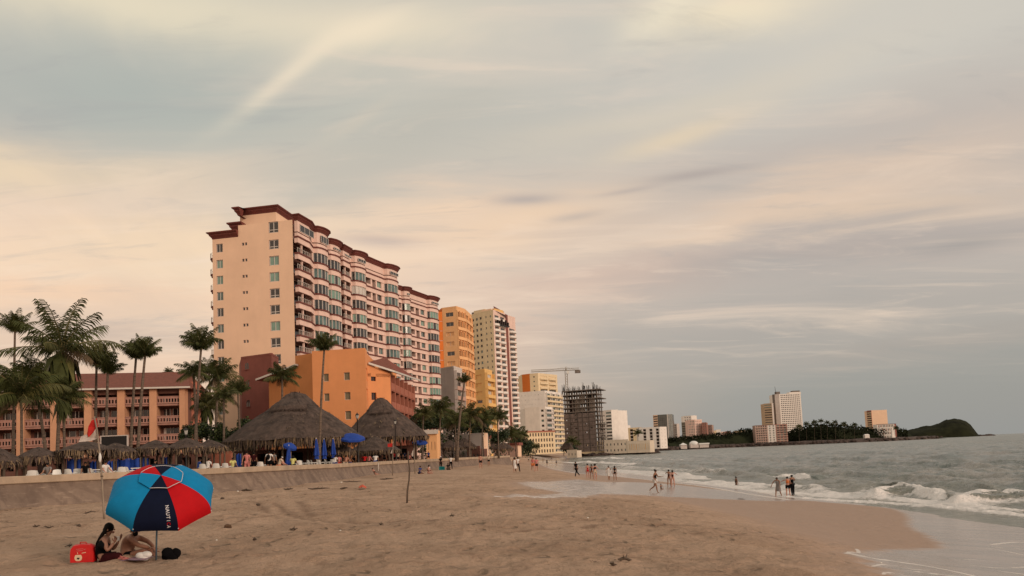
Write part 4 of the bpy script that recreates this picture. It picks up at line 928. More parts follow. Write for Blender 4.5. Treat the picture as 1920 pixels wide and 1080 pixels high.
block('round_glass_tower', 'rounded glazed tower with a plain white right half', 'building', [(1126, 645), (1137, 634), (1148, 629), (1160.5, 632)], (1140, 770, 632), [dict(kind='balc', rows=9, cols=2, w=.8, par=GREYW, top=9), dict(kind='band', rows=12, hf=.5, h=.55, mull=3), dict(kind='plain', wall=WHITE)], WHITE)
block('small_white_hotel', 'small white hotel peeping out right of the rounded tower', 'building', [(1160, 700), (1176, 690), (1183, 698)], (1168, 799, 695), [dict(kind='win', rows=6, cols=3, w=.35, h=.35, mull=0), dict(kind='plain')], WHITE)
block('yellow_striped_block', 'long block of cream slabs split by dark vertical slots', 'building', [(1145, 665), (1204, 655)], (1175, 803.5, 660), [dict(kind='slots', rows=6, cols=4, w=.42)], CREAM)
block('white_striped_block', 'white block with tall dark slots standing at the water edge', 'building', [(1198, 602), (1238, 596), (1251, 600)], (1225, 802, 598), [dict(kind='slots', rows=6, cols=3, w=.45), dict(kind='win', rows=6, cols=2, w=.15, h=.2, mull=0)], WHITE)
block('cream_beach_house', 'plain cream beach house above the rocks with two tiny windows', 'building', [(1089, 566), (1134, 560)], (1110, 828, 563), [dict(kind='win', rows=2, cols=4, w=.12, h=.3, mull=0, top=1)], CREAM, base=1.2)
block('patterned_beach_house', 'low pinkish beach house with mottled walls between the cream ones', 'building', [(1133, 556), (1178, 552)], (1150, 826, 554), [dict(kind='win', rows=2, cols=6, w=.3, h=.4, mull=0, top=1)], SANDY, base=1.2)
block('ornate_yellow_terrace', 'low yellow terrace with a row of pale pilasters by the water', 'building', [(1176, 552), (1219, 548), (1227, 552)], (1195, 827.5, 550), [dict(kind='win', rows=1, cols=9, w=.35, h=.6, mull=0, glass=[YELLOW, CREAM]), dict(kind='plain')], SANDY, base=1.2)
block('yellow_beach_hut', 'little yellow beach building where the sand ends', 'building', [(1063, 398), (1082, 395)], (1072, 845, 397), [dict(kind='win', rows=1, cols=3, w=.3, h=.4, mull=0)], SANDY, base=.8, back=6)
# far shore
block('dark_glass_tower', 'dark grey glass tower with one white vertical stripe', 'building', [(1226, 1125), (1234.5, 1118), (1252, 1112), (1254, 1111), (1262.5, 1114)], (1240, 778, 1115), [dict(kind='band', rows=14, wall=PEACH, h=.5, mull=0), dict(kind='glass', rows=16, cols=5, rib=CONC), dict(kind='plain', wall=WHITE), dict(kind='glass', rows=16, cols=2, rib=CONC)], TOWERGLASS)
block('slim_pale_tower', 'slim pale tower standing right of the dark glass one', 'building', [(1263, 1260), (1270, 1255), (1275, 1262)], (1268, 795, 1258), [dict(kind='band', rows=12, mull=0), dict(kind='plain')], GREYW)
block('olive_grey_block', 'olive grey block, left one of the far pinkish cluster', 'building', [(1279, 1215), (1292.5, 1208)], (1285, 792, 1210), [dict(kind='band', rows=10, mull=2, h=.4)], mat('olive_grey_plaster', (.30, .28, .22), .9, .1, .1))
block('stepped_white_top_tower', 'pale tower with a white stepped top in the far cluster', 'building', [(1283, 1265), (1298, 1258), (1308, 1265)], (1290, 780, 1260), [dict(kind='win', rows=12, cols=3, w=.5, h=.4, mull=0, t=.2), dict(kind='plain')], WHITE)
block('pink_slab_cluster', 'widest pinkish slab of the far cluster with vertical ribs', 'building', [(1291, 1195), (1304, 1190), (1317.5, 1196)], (1300, 787.5, 1192), [dict(kind='win', rows=10, cols=4, w=.4, h=.6, mull=0, t=.1, glass=[PINKD, GLASS]), dict(kind='win', rows=10, cols=4, w=.4, h=.6, mull=0, t=.1, glass=[PINKD, GLASS])], PINK)
block('maroon_far_block', 'narrow maroon block at the right end of the far cluster', 'building', [(1317, 1185), (1326, 1182)], (1321, 792.5, 1183), [dict(kind='win', rows=9, cols=2, w=.3, h=.4, mull=0)], DULLR)
block('brown_pink_block', 'small brown pink block, last of the far cluster', 'building', [(1325.5, 1200), (1336, 1196)], (1330, 797, 1198), [dict(kind='win', rows=7, cols=3, w=.4, h=.45, mull=0, t=.1)], DULLP)
block('red_and_white_resort', 'wide low resort of red and white blocks under the far tall tower', 'building', [(1416.5, 1160), (1440, 1150), (1455, 1147), (1476.5, 1156)], (1430, 797, 1152), [dict(kind='balc', rows=8, cols=5, w=.6, par=PINK, wall=PINK, fins=False), dict(kind='win', rows=8, cols=2, w=.35, h=.5, wall=WHITE, mull=0), dict(kind='balc', rows=8, cols=3, w=.7, par=DULLP, wall=DULLR, fins=False)], DULLP, trim=DULLR)
def tall_top(root, pts, zt, w_):
    mb = MB(); F = Face(XD(1452, 1262, 80), XD(1504, 1262, 80)); F.box(mb, F.L * .12, F.L * .25, zt, zt + 5, -12, -4, CONC); F.box(mb, F.L * .55, F.L * .98, zt, zt + 3, -12, -1, WHITE); F.box(mb, F.L * .7, F.L * .96, zt + 3, zt + 5.5, -12, -3, CONC)
    mb.tube([F.p(F.L * .09, zt, -3), F.p(F.L * .07, zt + 14, -3)], [.5, .2], IRON, 5); mb.build('roof_plant', root)
block('white_grid_tower', 'tallest far tower, a whitish grid of windows with a dark left edge', 'building', [(1451, 1268), (1455.5, 1262), (1464, 1260), (1504.5, 1262)], (1470, 739, 1260), [dict(kind='plain', wall=CONC), dict(kind='plain', wall=GREYW), dict(kind='win', rows=24, cols=11, w=.62, h=.5, mull=0, t=.1, glass=[GLASSD, DARK])], WHITE, extras=tall_top, back=20)
block('yellow_lattice_tower', 'ochre tower with dark window bands left of the tallest far tower', 'building', [(1434.5, 1252), (1449.5, 1246), (1452.5, 1252)], (1440, 757, 1250), [dict(kind='band', rows=16, mull=0, h=.4), dict(kind='plain', wall=GREYW)], OCH)
block('blank_cream_tower', 'isolated blank cream tower with a brown left side above the far trees', 'building', [(1627.5, 1296), (1636, 1288), (1665, 1290)], (1645, 769.5, 1290), [dict(kind='balc', rows=13, cols=2, w=.8, wall=TERRA, par=CREAM), dict(kind='plain')], PEACH)
block('striped_low_hotel', 'low hotel with white vertical strips beside the isolated cream tower', 'building', [(1645, 1236), (1678, 1230), (1681, 1234)], (1660, 795, 1232), [dict(kind='win', rows=4, cols=10, w=.5, h=.6, mull=0, glass=[TERRA, DARK]), dict(kind='plain', wall=MAROON)], WHITE, trim=REDTRIM)
def far_bits():
    for (px, D, y0, y1, w0, lab, cat) in ((1674, 1175, 801.5, 817, 4.2, 'white tapering monument in front of the low striped hotel', 'monument'),):
        b = P(px, y1, D); t = P(px, y0, D); r = thing('monument', b, lab, cat); mb = MB(); s = w0 * D / F_PX / 2; k = s * .45
        mb.hexa([(b.x - s, b.y - s, b.z), (b.x + s, b.y - s, b.z), (b.x + s, b.y + s, b.z), (b.x - s, b.y + s, b.z), (b.x - k, b.y - k, t.z), (b.x + k, b.y - k, t.z), (b.x + k, b.y + k, t.z), (b.x - k, b.y + k, t.z)], WHITE); mb.build('shaft', r)
        m2 = MB(); m2.box(b.x - s * 1.5, b.x + s * 1.5, b.y - s * 1.5, b.y + s * 1.5, b.z - 3, b.z, WHITE); m2.build('plinth', r)
    b = P(1626.5, 819, 1150); r = thing('white_hut', b, 'small white hut on the far breakwater below the cream tower', 'hut'); mb = MB(); mb.box(b.x - 3.4, b.x + 3.4, b.y, b.y + 6, b.z - 2, b.z + 2.6, WHITE); mb.build('walls', r); mb = MB(); mb.add([(b.x - 3.8, b.y - .4, b.z + 2.6), (b.x + 3.8, b.y - .4, b.z + 2.6), (b.x + 3.8, b.y + 6.4, b.z + 2.6), (b.x - 3.8, b.y + 6.4, b.z + 2.6), (b.x - 2, b.y + 3, b.z + 4.2), (b.x + 3, b.y + 3, b.z + 4.2)], [(0, 1, 5, 4), (1, 2, 5), (2, 3, 4, 5), (3, 0, 4)], WHITE); mb.build('roof', r)
    # white pavilions
    for (x0, x1, yt, yb, kind, lab) in ((1276, 1289, 830, 838, 'tent', 'white pointed pavilion by the far shore'), (1294, 1311, 826.5, 836, 'dome', 'white domed pavilion between the pointed one and the flat one'), (1311, 1330, 830.5, 835.5, 'flat', 'flat white pavilion, right one of the three on the far shore')):
        D = 1062; a, b = P(x0, yb, D), P(x1, yb, D); zt = zpix((x0 + x1) / 2, yt, D); r = thing('pavilion', a, lab, 'pavilion', 'white pavilions on the far shore'); zb = a.z; h = zt - zb
        mb = MB(); mb.box(a.x + .6, b.x - .6, a.y, a.y + 8, zb - 3, zb + h * .45, GREYW); mb.build('walls', r); mb = MB(); cx = (a.x + b.x) / 2
        if kind == 'tent': mb.add([(a.x, a.y - 1, zb + h * .45), (b.x, a.y - 1, zb + h * .45), (b.x, a.y + 9, zb + h * .45), (a.x, a.y + 9, zb + h * .45), (cx, a.y + 4, zt)], [(0, 1, 4), (1, 2, 4), (2, 3, 4), (3, 0, 4)], PLASTIC)
        elif kind == 'dome': mb.ell((cx, a.y + 4, zb + h * .4), ((b.x - a.x) / 2, 5, h * .6), PLASTIC, 14, 8)
        else: mb.box(a.x, b.x, a.y - 1, a.y + 9, zb + h * .45, zt, PLASTIC)
        mb.build('roof', r)
far_bits()
# small houses between the cluster and the resort
hr = random.Random(5)
HC = ['cream', 'white', 'pink', 'terracotta', 'pale grey', 'yellow']; HM = [CREAM, WHITE, PINK, DULLR, GREYW, OCH]
for i, (px, wd, y) in enumerate([(1337, 7, 808), (1344, 8, 806), (1353, 6, 810), (1361, 9, 809), (1371, 7, 811), (1379, 9, 808), (1389, 8, 806.5), (1398, 7, 807), (1405, 10, 809)]):
    k = i % 6; D = 1210 + 10 * i
    block('hillside_house', f'tiny {HC[k]} house, {["first", "second", "third", "fourth", "fifth", "sixth", "seventh", "eighth", "ninth"][i]} from the left in the far row of houses', 'house', [(px, D), (px + wd, D)], (px + 2, y, D), [dict(kind='win', rows=2, cols=3, w=.35, h=.35, mull=0, t=.1)], HM[k], group='small houses on the far shore', base=6, back=8)

# ------------------------------------------------------------------ unfinished concrete frame and its crane
def frame_building():
    F = Face(XD(1056, 532, 30), XD(1121, 522, 30)); root = thing('unfinished_building', (F.A.x, F.A.y, PZ), 'bare concrete frame of an unfinished tower with rebar sticking up', 'building'); dep = 16
    zt = F.hit(1090, 731)[1]; fh = 3.05; n = int((zt - PZ) / fh); mbs = []; cols = MB(); rr = random.Random(3)
    for k in range(n + 1):
        z = zt - k * fh; mb = MB(); e0 = rr.choice([0, .8, 2.2]); e1 = rr.choice([0, 1.2, 2.6]); 
        if z < PZ + 1: break
        F.box(mb, -e0, F.L + e1, z - .55, z, -dep, .8, CONC); mbs.append(mb)
    us = [F.L * t for t in (.0, .14, .29, .43, .57, .71, .86, 1)]
    for u in us:
        for o_ in (-.2, -5.5, -11): F.box(cols, u - .35, u + .35, PZ, zt, o_ - .6, o_, CONC)
    cols.build('columns', root); emit_parts(root, 'floor_slab', mbs)
    core = MB(); F.box(core, F.L * .1, F.L * .33, PZ, zt - fh * 2, -13, -9, PINKD); F.box(core, F.L * .6, F.L * .8, PZ, zt - fh, -13, -9, CONC)
    zlow = F.hit(1090, 775)[1]
    hs = []
    for k in range(int((zlow - PZ) / fh)):
        z = zlow - (k + 1) * fh
        for u in (.08, .2, .34, .62, .78, .9): 
            if rr.random() < .55: hs.append((F.L * u, F.L * u + 1.7, z + .8, z + 2.1))
    zz = MB(); PG = mat('pinkish_block_infill', (.36, .28, .25), .95, .12, .4, stain=.3); holes(zz, F, F.L * .02, F.L * .93, PZ, zlow, hs, PG, .4, o=.82)
    for k in range(int((zlow - PZ) / fh)): F.box(zz, F.L * .02, F.L * .93, zlow - (k + 1) * fh - .2, zlow - (k + 1) * fh + .1, .825, .95, CONC)
    for u in (.02, .2, .42, .55, .74, .91): F.box(zz, F.L * u, F.L * u + .5, PZ, zlow, .822, 1.0, CONC); zz.build('block_infill_wall', root); core.build('lift_core', root)
    pans = []
    for k in range(1, n - 6):
        z = zt - k * fh
        for u in (.31, .45, .73):
            if rr.random() < .8: pan = MB(); F.box(pan, F.L * u, F.L * u + 4.5, z - fh + .01, z - .43, -3.2, -2.9, GREYW); pans.append(pan)
    emit_parts(root, 'partition_wall', pans)
    rbs = []
    for u in (0, .03, .15, .29, .31, .43, .57, .6, .71, .86, .88, 1):
        rb = MB(); rbs.append(rb)
        for j in range(9): q = F.p(F.L * u + rr.uniform(-.7, .7), zt, -rr.uniform(.2, 9)); rb.tube([q, q + Vector((rr.uniform(-.3, .3), 0, rr.uniform(1.5, 3.6) * (1.7 if u in (0, .88, .57) else 1)))], .12, IRON, 3, False)
    emit_parts(root, 'rebar_bundle', rbs)
    # tower crane behind
    c = P(1063, 730, 560); zt2 = zpix(1063, 694, 560); root = thing('tower_crane', (c.x, c.y, PZ), 'yellowish tower crane with a long jib behind the concrete frame', 'crane'); m = mat('crane_paint', (.33, .27, .20), .6, .1, 1)
    mb = MB(); s = .8
    for dx, dy in ((-s, -s), (s, -s), (s, s), (-s, s)): mb.tube([(c.x + dx, c.y + dy, PZ), (c.x + dx, c.y + dy, zt2)], .14, m, 4, False)
    z = PZ; k = 0
    while z < zt2 - 2: mb.tube([(c.x - s, c.y - s, z), (c.x + s, c.y - s, z + 2)], .09, m, 3, False); mb.tube([(c.x + s, c.y - s, z), (c.x - s, c.y - s, z + 2)], .09, m, 3, False); z += 2
    mb.build('mast', root)
    mb = MB(); j0, j1 = P(996, 697.5, 566), P(1086, 693.5, 556); dirv = (j1 - j0); n = 34
    for off in ((0, .7, 0), (0, -.7, 0), (0, 0, 1.5)): mb.tube([j0 + Vector(off), j1 + Vector(off)], .15, m, 4, False)
    for i in range(n): a = j0 + dirv * (i / n); b = j0 + dirv * ((i + 1) / n); mb.tube([a + Vector((0, -.7, 0)), (a + b) / 2 + Vector((0, 0, 1.5)), b + Vector((0, -.7, 0))], .08, m, 3, False)
    mb.build('jib', root)
    mb = MB(); top = P(1061, 688, 560); mb.tube([(c.x, c.y, zt2), top], [.5, .25], m, 4); mb.tube([top, P(1020, 696, 563)], .07, m, 3); mb.tube([top, P(1080, 693.5, 558)], .07, m, 3); mb.build('apex', root)
    mb = MB(); q = P(1083, 694, 557); mb.box(q.x - 2, q.x + 2, q.y - 1, q.y + 1, q.z - 2.2, q.z - .1, CONC); mb.build('counterweight', root)
    mb = MB(); q = P(1064.5, 697, 559); mb.box(q.x - .9, q.x + .9, q.y - 1.4, q.y + .2, q.z - 1.6, q.z + .6, PLASTIC); mb.build('cab', root)
frame_building()

# ------------------------------------------------------------------ low walls and gate between promenade and towers
block('orange_gatehouse', 'small orange gatehouse with a slit window at the end of the palapas', 'building', [(799.5, 108), (819.5, 107.9)], (812, 806.5, 108), [dict(kind='win', rows=1, cols=3, w=.15, h=.3, mull=0, glass=[DARK])], PO, back=4, trim=FRAME)
block('boundary_wall', 'long plain greyish pink wall behind the two low palapas', 'wall', [(821, 134), (907, 129), (915, 132)], (905, 812.5, 129), [dict(kind='plain'), dict(kind='plain', wall=PEACH)], GREYW, back=.4, parapet=.1)
block('red_topped_kiosk', 'small kiosk with a red top at the end of the boundary wall', 'kiosk', [(909, 140), (919.5, 140)], (914, 817, 140), [dict(kind='win', rows=1, cols=1, w=.5, h=.3, mull=0)], PEACH, back=4, trim=MAROON)
block('pink_beach_bungalow', 'whitish pink bungalow with a red band right of the dark palapas', 'building', [(953, 168), (971, 166), (977.5, 170)], (965, 830.5, 167), [dict(kind='win', rows=1, cols=2, w=.3, h=.3, mull=0), dict(kind='plain', wall=PEACH)], PINK, back=6, trim=MAROON)
block('brown_block_house', 'low brown shed between the small palapas and the boundary wall', 'shed', [(876, 128), (900, 127)], (888, 842, 127), [dict(kind='win', rows=1, cols=3, w=.5, h=.4, mull=0, glass=[DARK])], RECESS, back=3)
block('terracotta_bar_counter', 'terracotta bar wall under the thatch at the left end of the big palapa', 'wall', [(397, 61), (433, 61)], (415, 849, 61), [dict(kind='plain')], mat('overhang_shaded_terracotta', (.30, .10, .06), .9, .1, 1), back=.5, parapet=.1)  # terracotta darkened in colour for the shade of the palapa overhang

# ------------------------------------------------------------------ far land
def far_land():
    # headland with its rocky breakwater
    W = [(1236, 1030), (1262, 1050), (1290, 1085), (1340, 1130), (1400, 1150), (1440, 1130), (1500, 1120), (1560, 1110), (1640, 1130), (1700, 1190), (1762, 1290)]
    front = [XD(px, D, 3) for px, D in W]; back = [XD(1775, 1330, 3), XD(1765, 1700, 3), XD(1600, 2300, 3), XD(1236, 2300, 3)]
    mb = MB(); rr = random.Random(2); pts = [Vector(p) for p in smooth_line([tuple(p) for p in front], 3)]; vs = []
    prof = [(0, -.8), (3, 1.8), (6, 3.6), (10, 5.2), (16, 5.4)]
    for p in pts:
        for o_, z in prof: vs.append((p.x + rr.uniform(-1, 1), p.y + o_ + rr.uniform(-.8, .8), z * (1 if p.y < 1300 else .8) + rr.uniform(-.5, .6)))
    k = len(prof); mb.add(vs, [(i * k + j, (i + 1) * k + j, (i + 1) * k + j + 1, i * k + j + 1) for i in range(len(pts) - 1) for j in range(k - 1)], ROCK)
    mb.add([(p.x, p.y + 15, 5.0) for p in pts] + [(p.x, p.y, 5.0) for p in back], [tuple(range(len(pts) + len(back)))], mat('far_scrub_ground', (.10, .085, .05), .95, .3, .05)); tag(mb.build('headland'), kind='structure')
    # wooded hill with its cliff
    prof = [(1683, 815), (1700, 808), (1715, 804.5), (1735, 800), (1752, 797), (1765, 792.5), (1777, 787.5), (1790, 785.5), (1803, 786.5), (1814, 790), (1822, 797), (1828, 806), (1833, 814), (1836, 816)]
    D0 = 2050; na, nb = 90, 26; xs = np.linspace(1683, 1836, na); zs = np.interp(xs, *zip(*prof)); X = np.zeros((nb, na)); Y = X.copy(); Z = X.copy()
    for j in range(nb):
        t = j / (nb - 1); sh = math.sin(pi * min(1, t / 1.0)) ** .55 if 0 < t < 1 else 0
        for i in range(na):
            px = xs[i]; D = D0 - 140 + 300 * t; c = XD(px, D, 0); zt = zpix(px, zs[i], D0); X[j, i], Y[j, i] = c; Z[j, i] = -2 + max(0, zt + 2) * sh
    Z += (fbm(X * .03, Y * .03, 4) - .5) * 7 * (Z > 1); Z += (fbm(X * .11, Y * .11, 3) - .5) * 4 * (Z > 3)
    m = mat('wooded_hillside', (.020, .021, .010), .95, .35, .03, bump=1, bscale=.3, alt=(.008, .008, .005), spec=.05); tag(grid_mesh('hill', X, Y, Z, {}, m), kind='structure')
    mb = MB()
    for px, w0, h in ((1838, 5, 3), (1843, 6, 2.2), (1849, 5, 3.2), (1855, 6, 3.6), (1861, 4, 2.0)):
        c = XD(px, 2050, 0); mb.ell((c.x, c.y, .0), (w0 * 1.7, 9, h + 1.2), ROCK, 10, 6, jit=.18, rnd=rr)
    o = mb.build('skerry_rocks'); tag(o, kind='structure')
    mb = MB()
    for i in range(170):
        px = rr.uniform(1086, 1232); D = 545 + (px - 1086) * .25 + rr.uniform(-6, 4); c = XD(px, D, 0); s = rr.uniform(.8, 2.4); mb.ell((c.x, c.y, rr.uniform(-.2, .9)), (s * 1.3, s, s * .75), ROCK, 7, 5, smooth=False, jit=.22, rnd=rr)
    o = mb.build('shore_rocks'); tag(o, kind='structure')
    mb = MB()
    for i in range(420):
        t = rr.random() * (len(pts) - 1); p = pts[int(t)]; s = rr.uniform(1.0, 2.8); mb.ell((p.x + rr.uniform(-4, 4), p.y + rr.uniform(-1, 8), rr.uniform(0, 4)), (s * 1.3, s, s * .8), ROCK, 6, 4, smooth=False, jit=.2, rnd=rr)
    o = mb.build('breakwater_rocks'); tag(o, kind='structure')
far_land()

# ------------------------------------------------------------------ palms
def crown_mesh(seed, style):
    r = random.Random(seed); me = MB(); nf = {'full': 22, 'up': 23, 'big': 17}[style]
    for i in range(nf):
        a = 2 * pi * i / nf * 2.399 * 1.3 + r.uniform(-.3, .3); t_ = i / nf
        if style == 'up': e0 = R(92 - 50 * t_ + r.uniform(-7, 7)); dr = R(r.uniform(14, 38) + 38 * t_); L = r.uniform(.75, 1.08)
        elif style == 'big': e0 = R(84 - 92 * t_ + r.uniform(-8, 8)); dr = R(r.uniform(18, 52)); L = r.uniform(.8, 1.15)
        else: e0 = R(84 - 100 * t_ + r.uniform(-10, 10)); dr = R(r.uniform(30, 72)); L = r.uniform(.78, 1.08)
        wnd = .10; n = 11; p = Vector((0, 0, 0)); pts = [p.copy()]; tw = r.uniform(-.5, .5)
        for k in range(n):
            t = (k + 1) / n; e = e0 - dr * t ** 1.5; aa = a + tw * t * .5
            p = p + Vector((cos(aa) * cos(e) - wnd * t, sin(aa) * cos(e), sin(e))) * (L / n); pts.append(p.copy())
        leafm = FRONDY if (style != 'up' and t_ > .86) or r.random() < .1 else FROND; dead = style in ('full', 'big') and t_ > .93
        if dead: leafm = DEADF
        me.tube(pts[:-1], [.016 * (1 - .75 * q / n) for q in range(n)], RACHIS if not dead else DEADF, 3, False, False)
        nl = 36
        for j in range(nl):
            t = .10 + .90 * j / nl; k = min(int(t * n), n - 1); f = t * n - k; q = pts[k].lerp(pts[k + 1], f); tan = (pts[k + 1] - pts[k]).normalized()
            side = tan.cross(Vector((0, 0, 1))); side = side.normalized() if side.length > .05 else Vector((1, 0, 0)); up = side.cross(tan)
            ll = {'full': .34, 'up': .27, 'big': .30}[style] * (sin(pi * (.16 + .78 * t))) ** .7 * r.uniform(.8, 1.15)
            for sg in (-1, 1):
                d = (side * sg * .85 + tan * (.45 + .5 * t) - Vector((0, 0, r.uniform(.45, 1.1))) + up * .1 + Vector((-.12, 0, 0))).normalized(); w_ = .0105 * r.uniform(.8, 1.3); m_ = q + d * ll * .55 + Vector((0, 0, .0)); e_ = q + d * ll + Vector((0, 0, -ll * .32))
                wv = tan * w_; me.add([q - wv * .6, q + wv * .6, m_ + wv, m_ - wv, e_], [(0, 1, 2, 3), (3, 2, 4)], leafm)
    if style != 'up':
        for i in range(9): a = r.uniform(0, 2 * pi); me.ell((.075 * cos(a), .075 * sin(a), -.07 - r.uniform(0, .05)), (.035, .035, .042), DEADF, 6, 4)
    for i in range(10): a = r.uniform(0, 6.28); me.tube([(0, 0, -.02), (.07 * cos(a), .07 * sin(a), .03), (.09 * cos(a), .09 * sin(a), .12)], [.03, .022, .01], RACHIS, 4, False, False)
    o = me.build('crown'); mesh = o.data; bpy.data.objects.remove(o); return mesh
CROWNS = {k: [crown_mesh(s_ + 10 * i, k) for i in range(v)] for k, v, s_ in (('full', 3, 1), ('up', 3, 2), ('big', 2, 3))}
pr = random.Random(21)
def palm(px, py, r_px, D, pg, label, style='full', group=None, lean=0, base=None, cat='palm tree', skirt=False, tr=1.0):
    c = P(px, py, D); b = XD(pg, D, 4); base = PZ if base is None else base; L = r_px * D / F_PX * 1.12
    root = thing('palm_tree', (b.x, b.y, base), label, cat, group); mb = MB(); n = 9; pts = []; rad = []
    B0 = Vector((b.x, b.y, base)); mid = Vector((lerp(b.x, c.x, .35), b.y, base + (c.z - base) * .55)); h = c.z - base; r0 = min(.2, .045 + .016 * h) * tr
    for i in range(n + 1):
        t = i / n; q = B0 * (1 - t) ** 2 + mid * 2 * t * (1 - t) + c * t * t; pts.append(q); rad.append(r0 * (1.35 - .55 * min(1, t * 4)) * (1 - .35 * t) * (1 + .08 * (i % 2)))
    mb.tube(pts, rad, TRUNK, 8); mb.build('trunk', root)
    m = CROWNS[style][pr.randrange(len(CROWNS[style]))]; o = bpy.data.objects.new('crown', m); COL.objects.link(o); o.parent = root; o.location = c - B0; o.scale = (L, L, L); o.rotation_euler = (R(pr.uniform(-8, 8)), R(lean), pr.uniform(0, 6.28) if style != 'big' else R(lean * 3))
    if skirt:
        sk = MB(); rr = pr
        for i in range(46):
            a = rr.uniform(0, 6.28); z0_ = c.z - .1; p0 = Vector((c.x, c.y, z0_)); out = rr.uniform(.25, .5) * L; ln = rr.uniform(.5, 1.05) * L
            p1 = p0 + Vector((cos(a) * out * .5, sin(a) * out * .5, -ln * .35)); p2 = p0 + Vector((cos(a) * out * .8, sin(a) * out * .8, -ln)); w_ = Vector((-sin(a), cos(a), 0)) * rr.uniform(.04, .13) * L
            sk.add([p0, p1 + w_, p1 - w_, p2], [(0, 1, 2), (1, 3, 2)], FRONDY if i % 3 == 0 else FROND)
        sk.build('dry_skirt', root)
    return root
G1, G2, G3, G4 = 'tall palms before the tiled hotel', 'palms between the hotel and the big tower', 'palms before the apricot and cream towers', 'palms in front of the orange block'
palm(28, 622, 40, 74, 24, 'tall palm rising behind the others at the left edge, narrow upright crown', 'up', G1, tr=.9)
palm(117, 655, 90, 66, 106, 'largest palm of all, wide windblown crown above the tiled roof', 'big', G1, lean=4, skirt=True)
palm(40, 742, 74, 58, 41, 'bushy low palm with its crown in front of the left end of the hotel', 'full', G1)
palm(-12, 722, 52, 60, -14, 'palm cut by the left edge with fronds reaching in', 'full', G1)
palm(181, 684, 44, 72, 178, 'slim palm just right of the largest one, left of the pair over the roof', 'up', G1)
palm(202, 700, 34, 70, 198, 'short crowned slim palm, right one of the pair beside the largest palm', 'up', G1)
palm(255, 672, 40, 70, 243, 'left palm of the isolated leaning pair above the tiled roof', 'up', G1, lean=-3)
palm(272, 668, 41, 68, 256, 'right palm of the isolated leaning pair above the tiled roof', 'up', G1, lean=3)
palm(118, 742, 46, 62, 122, 'dark palm with old hanging fronds directly below the largest crown', 'full', G1, skirt=True)
palm(60, 700, 44, 70, 92, 'palm leaning left behind the low bushy palm', 'full', G1)
palm(377, 655, 48, 72, 364, 'tallest palm between hotel and tower, ragged upright crown', 'up', G2, lean=6)
palm(363, 700, 32, 74, 371, 'lower palm tucked left of the tallest one beside the tower', 'full', G2)
palm(410, 706, 40, 76, 402, 'rounded palm right of the tallest one before the peach wall', 'full', G2)
palm(392, 694, 28, 84, 398, 'small palm high between the two rounded palms at the peach wall', 'full', G2)
palm(388, 760, 38, 80, 388, 'low dark palm above the green shrubs left of the tower', 'full', G2, skirt=True)
palm(420, 742, 32, 70, 420, 'thin pale trunked palm standing before the foot of the tower', 'full', G2)
palm(446, 736, 29, 82, 452, 'palm beside the left edge of the maroon block', 'up', G2)
palm(316, 697, 10, 120, 318, 'tiny distant palm peeping over the hotel roof', 'full', G2)
palm(529, 706, 32, 86, 530, 'short palm before the ochre wing over the big thatched roof', 'full', G4)
palm(608, 656, 36, 64, 598, 'tall solitary palm in front of the bright orange block', 'up', G4, lean=3, tr=.75)
for i, (px, py, r_, D, pg, st, lab) in enumerate([
    (794, 776, 24, 104, 792, 'full', 'leftmost palm of the grove below the grey block'), (826, 768, 32, 112, 824, 'full', 'broad palm of the grove standing below the grey block'), (853, 792, 26, 100, 856, 'full', 'low palm of the grove behind the twin palapas'),
    (871, 716, 17, 96, 856, 'up', 'tall thin palm leaning right before the apricot tower'), (882, 778, 30, 118, 880, 'full', 'bushy palm of the grove below the apricot tower'), (905, 790, 24, 124, 904, 'full', 'palm of the grove below the golden building'),
    (933, 782, 26, 128, 935, 'full', 'palm with open crown before the foot of the cream high-rise'), (915, 778, 20, 150, 916, 'full', 'smaller palm left of the one before the cream high-rise'), (966, 812, 20, 165, 968, 'full', 'palm below the maroon stripe of the cream high-rise'),
    (979, 816, 17, 175, 978, 'full', 'palm left of the arcaded building'), (955, 818, 18, 160, 955, 'full', 'low palm behind the pink bungalow')]):
    palm(px, py, r_, D, pg, lab, st, G3)
for i, (px, py, r_, D, lab) in enumerate([(1072, 827, 12, 400, 'small palm left of the cream beach house'), (1081, 832, 9, 420, 'smallest palm touching the cream beach house'), (1196, 812, 10, 580, 'palm between the striped blocks'), (1004, 838, 10, 260, 'palm at the foot of the arcaded building'), (992, 833, 12, 240, 'palm just left of the arcaded building base')]):
    palm(px, py, r_, D, px, lab, 'full', 'distant palms along the bay')

# ------------------------------------------------------------------ shrubs and woods
def foliage(mb, c, rad, n, size, m1, m2, rr, flat=.0):
    for i in range(n):
        th = rr.uniform(0, 2 * pi); ph = math.acos(rr.uniform(-.35 if flat else -1, 1)); k = rr.random() ** .4
        lump = 1 + .22 * sin(3 * th + c[0]) * sin(2 * ph + c[1]) + .15 * sin(7 * th + ph * 5)
        q = Vector((c[0] + rad[0] * k * lump * sin(ph) * cos(th), c[1] + rad[1] * k * lump * sin(ph) * sin(th), c[2] + rad[2] * k * lump * cos(ph)))
        a = Vector((rr.uniform(-1, 1), rr.uniform(-1, 1), rr.uniform(-1, 1))).normalized(); b = a.cross(Vector((rr.uniform(-1, 1), rr.uniform(-1, 1), rr.uniform(-1, 1)))).normalized(); s = size * rr.uniform(.5, 1.2)
        mb.add([q - a * s, q + b * s * .5, q + a * s, q - b * s * .5], [(0, 1, 2, 3)], m1 if rr.random() < .65 else m2)
fr_ = random.Random(31)
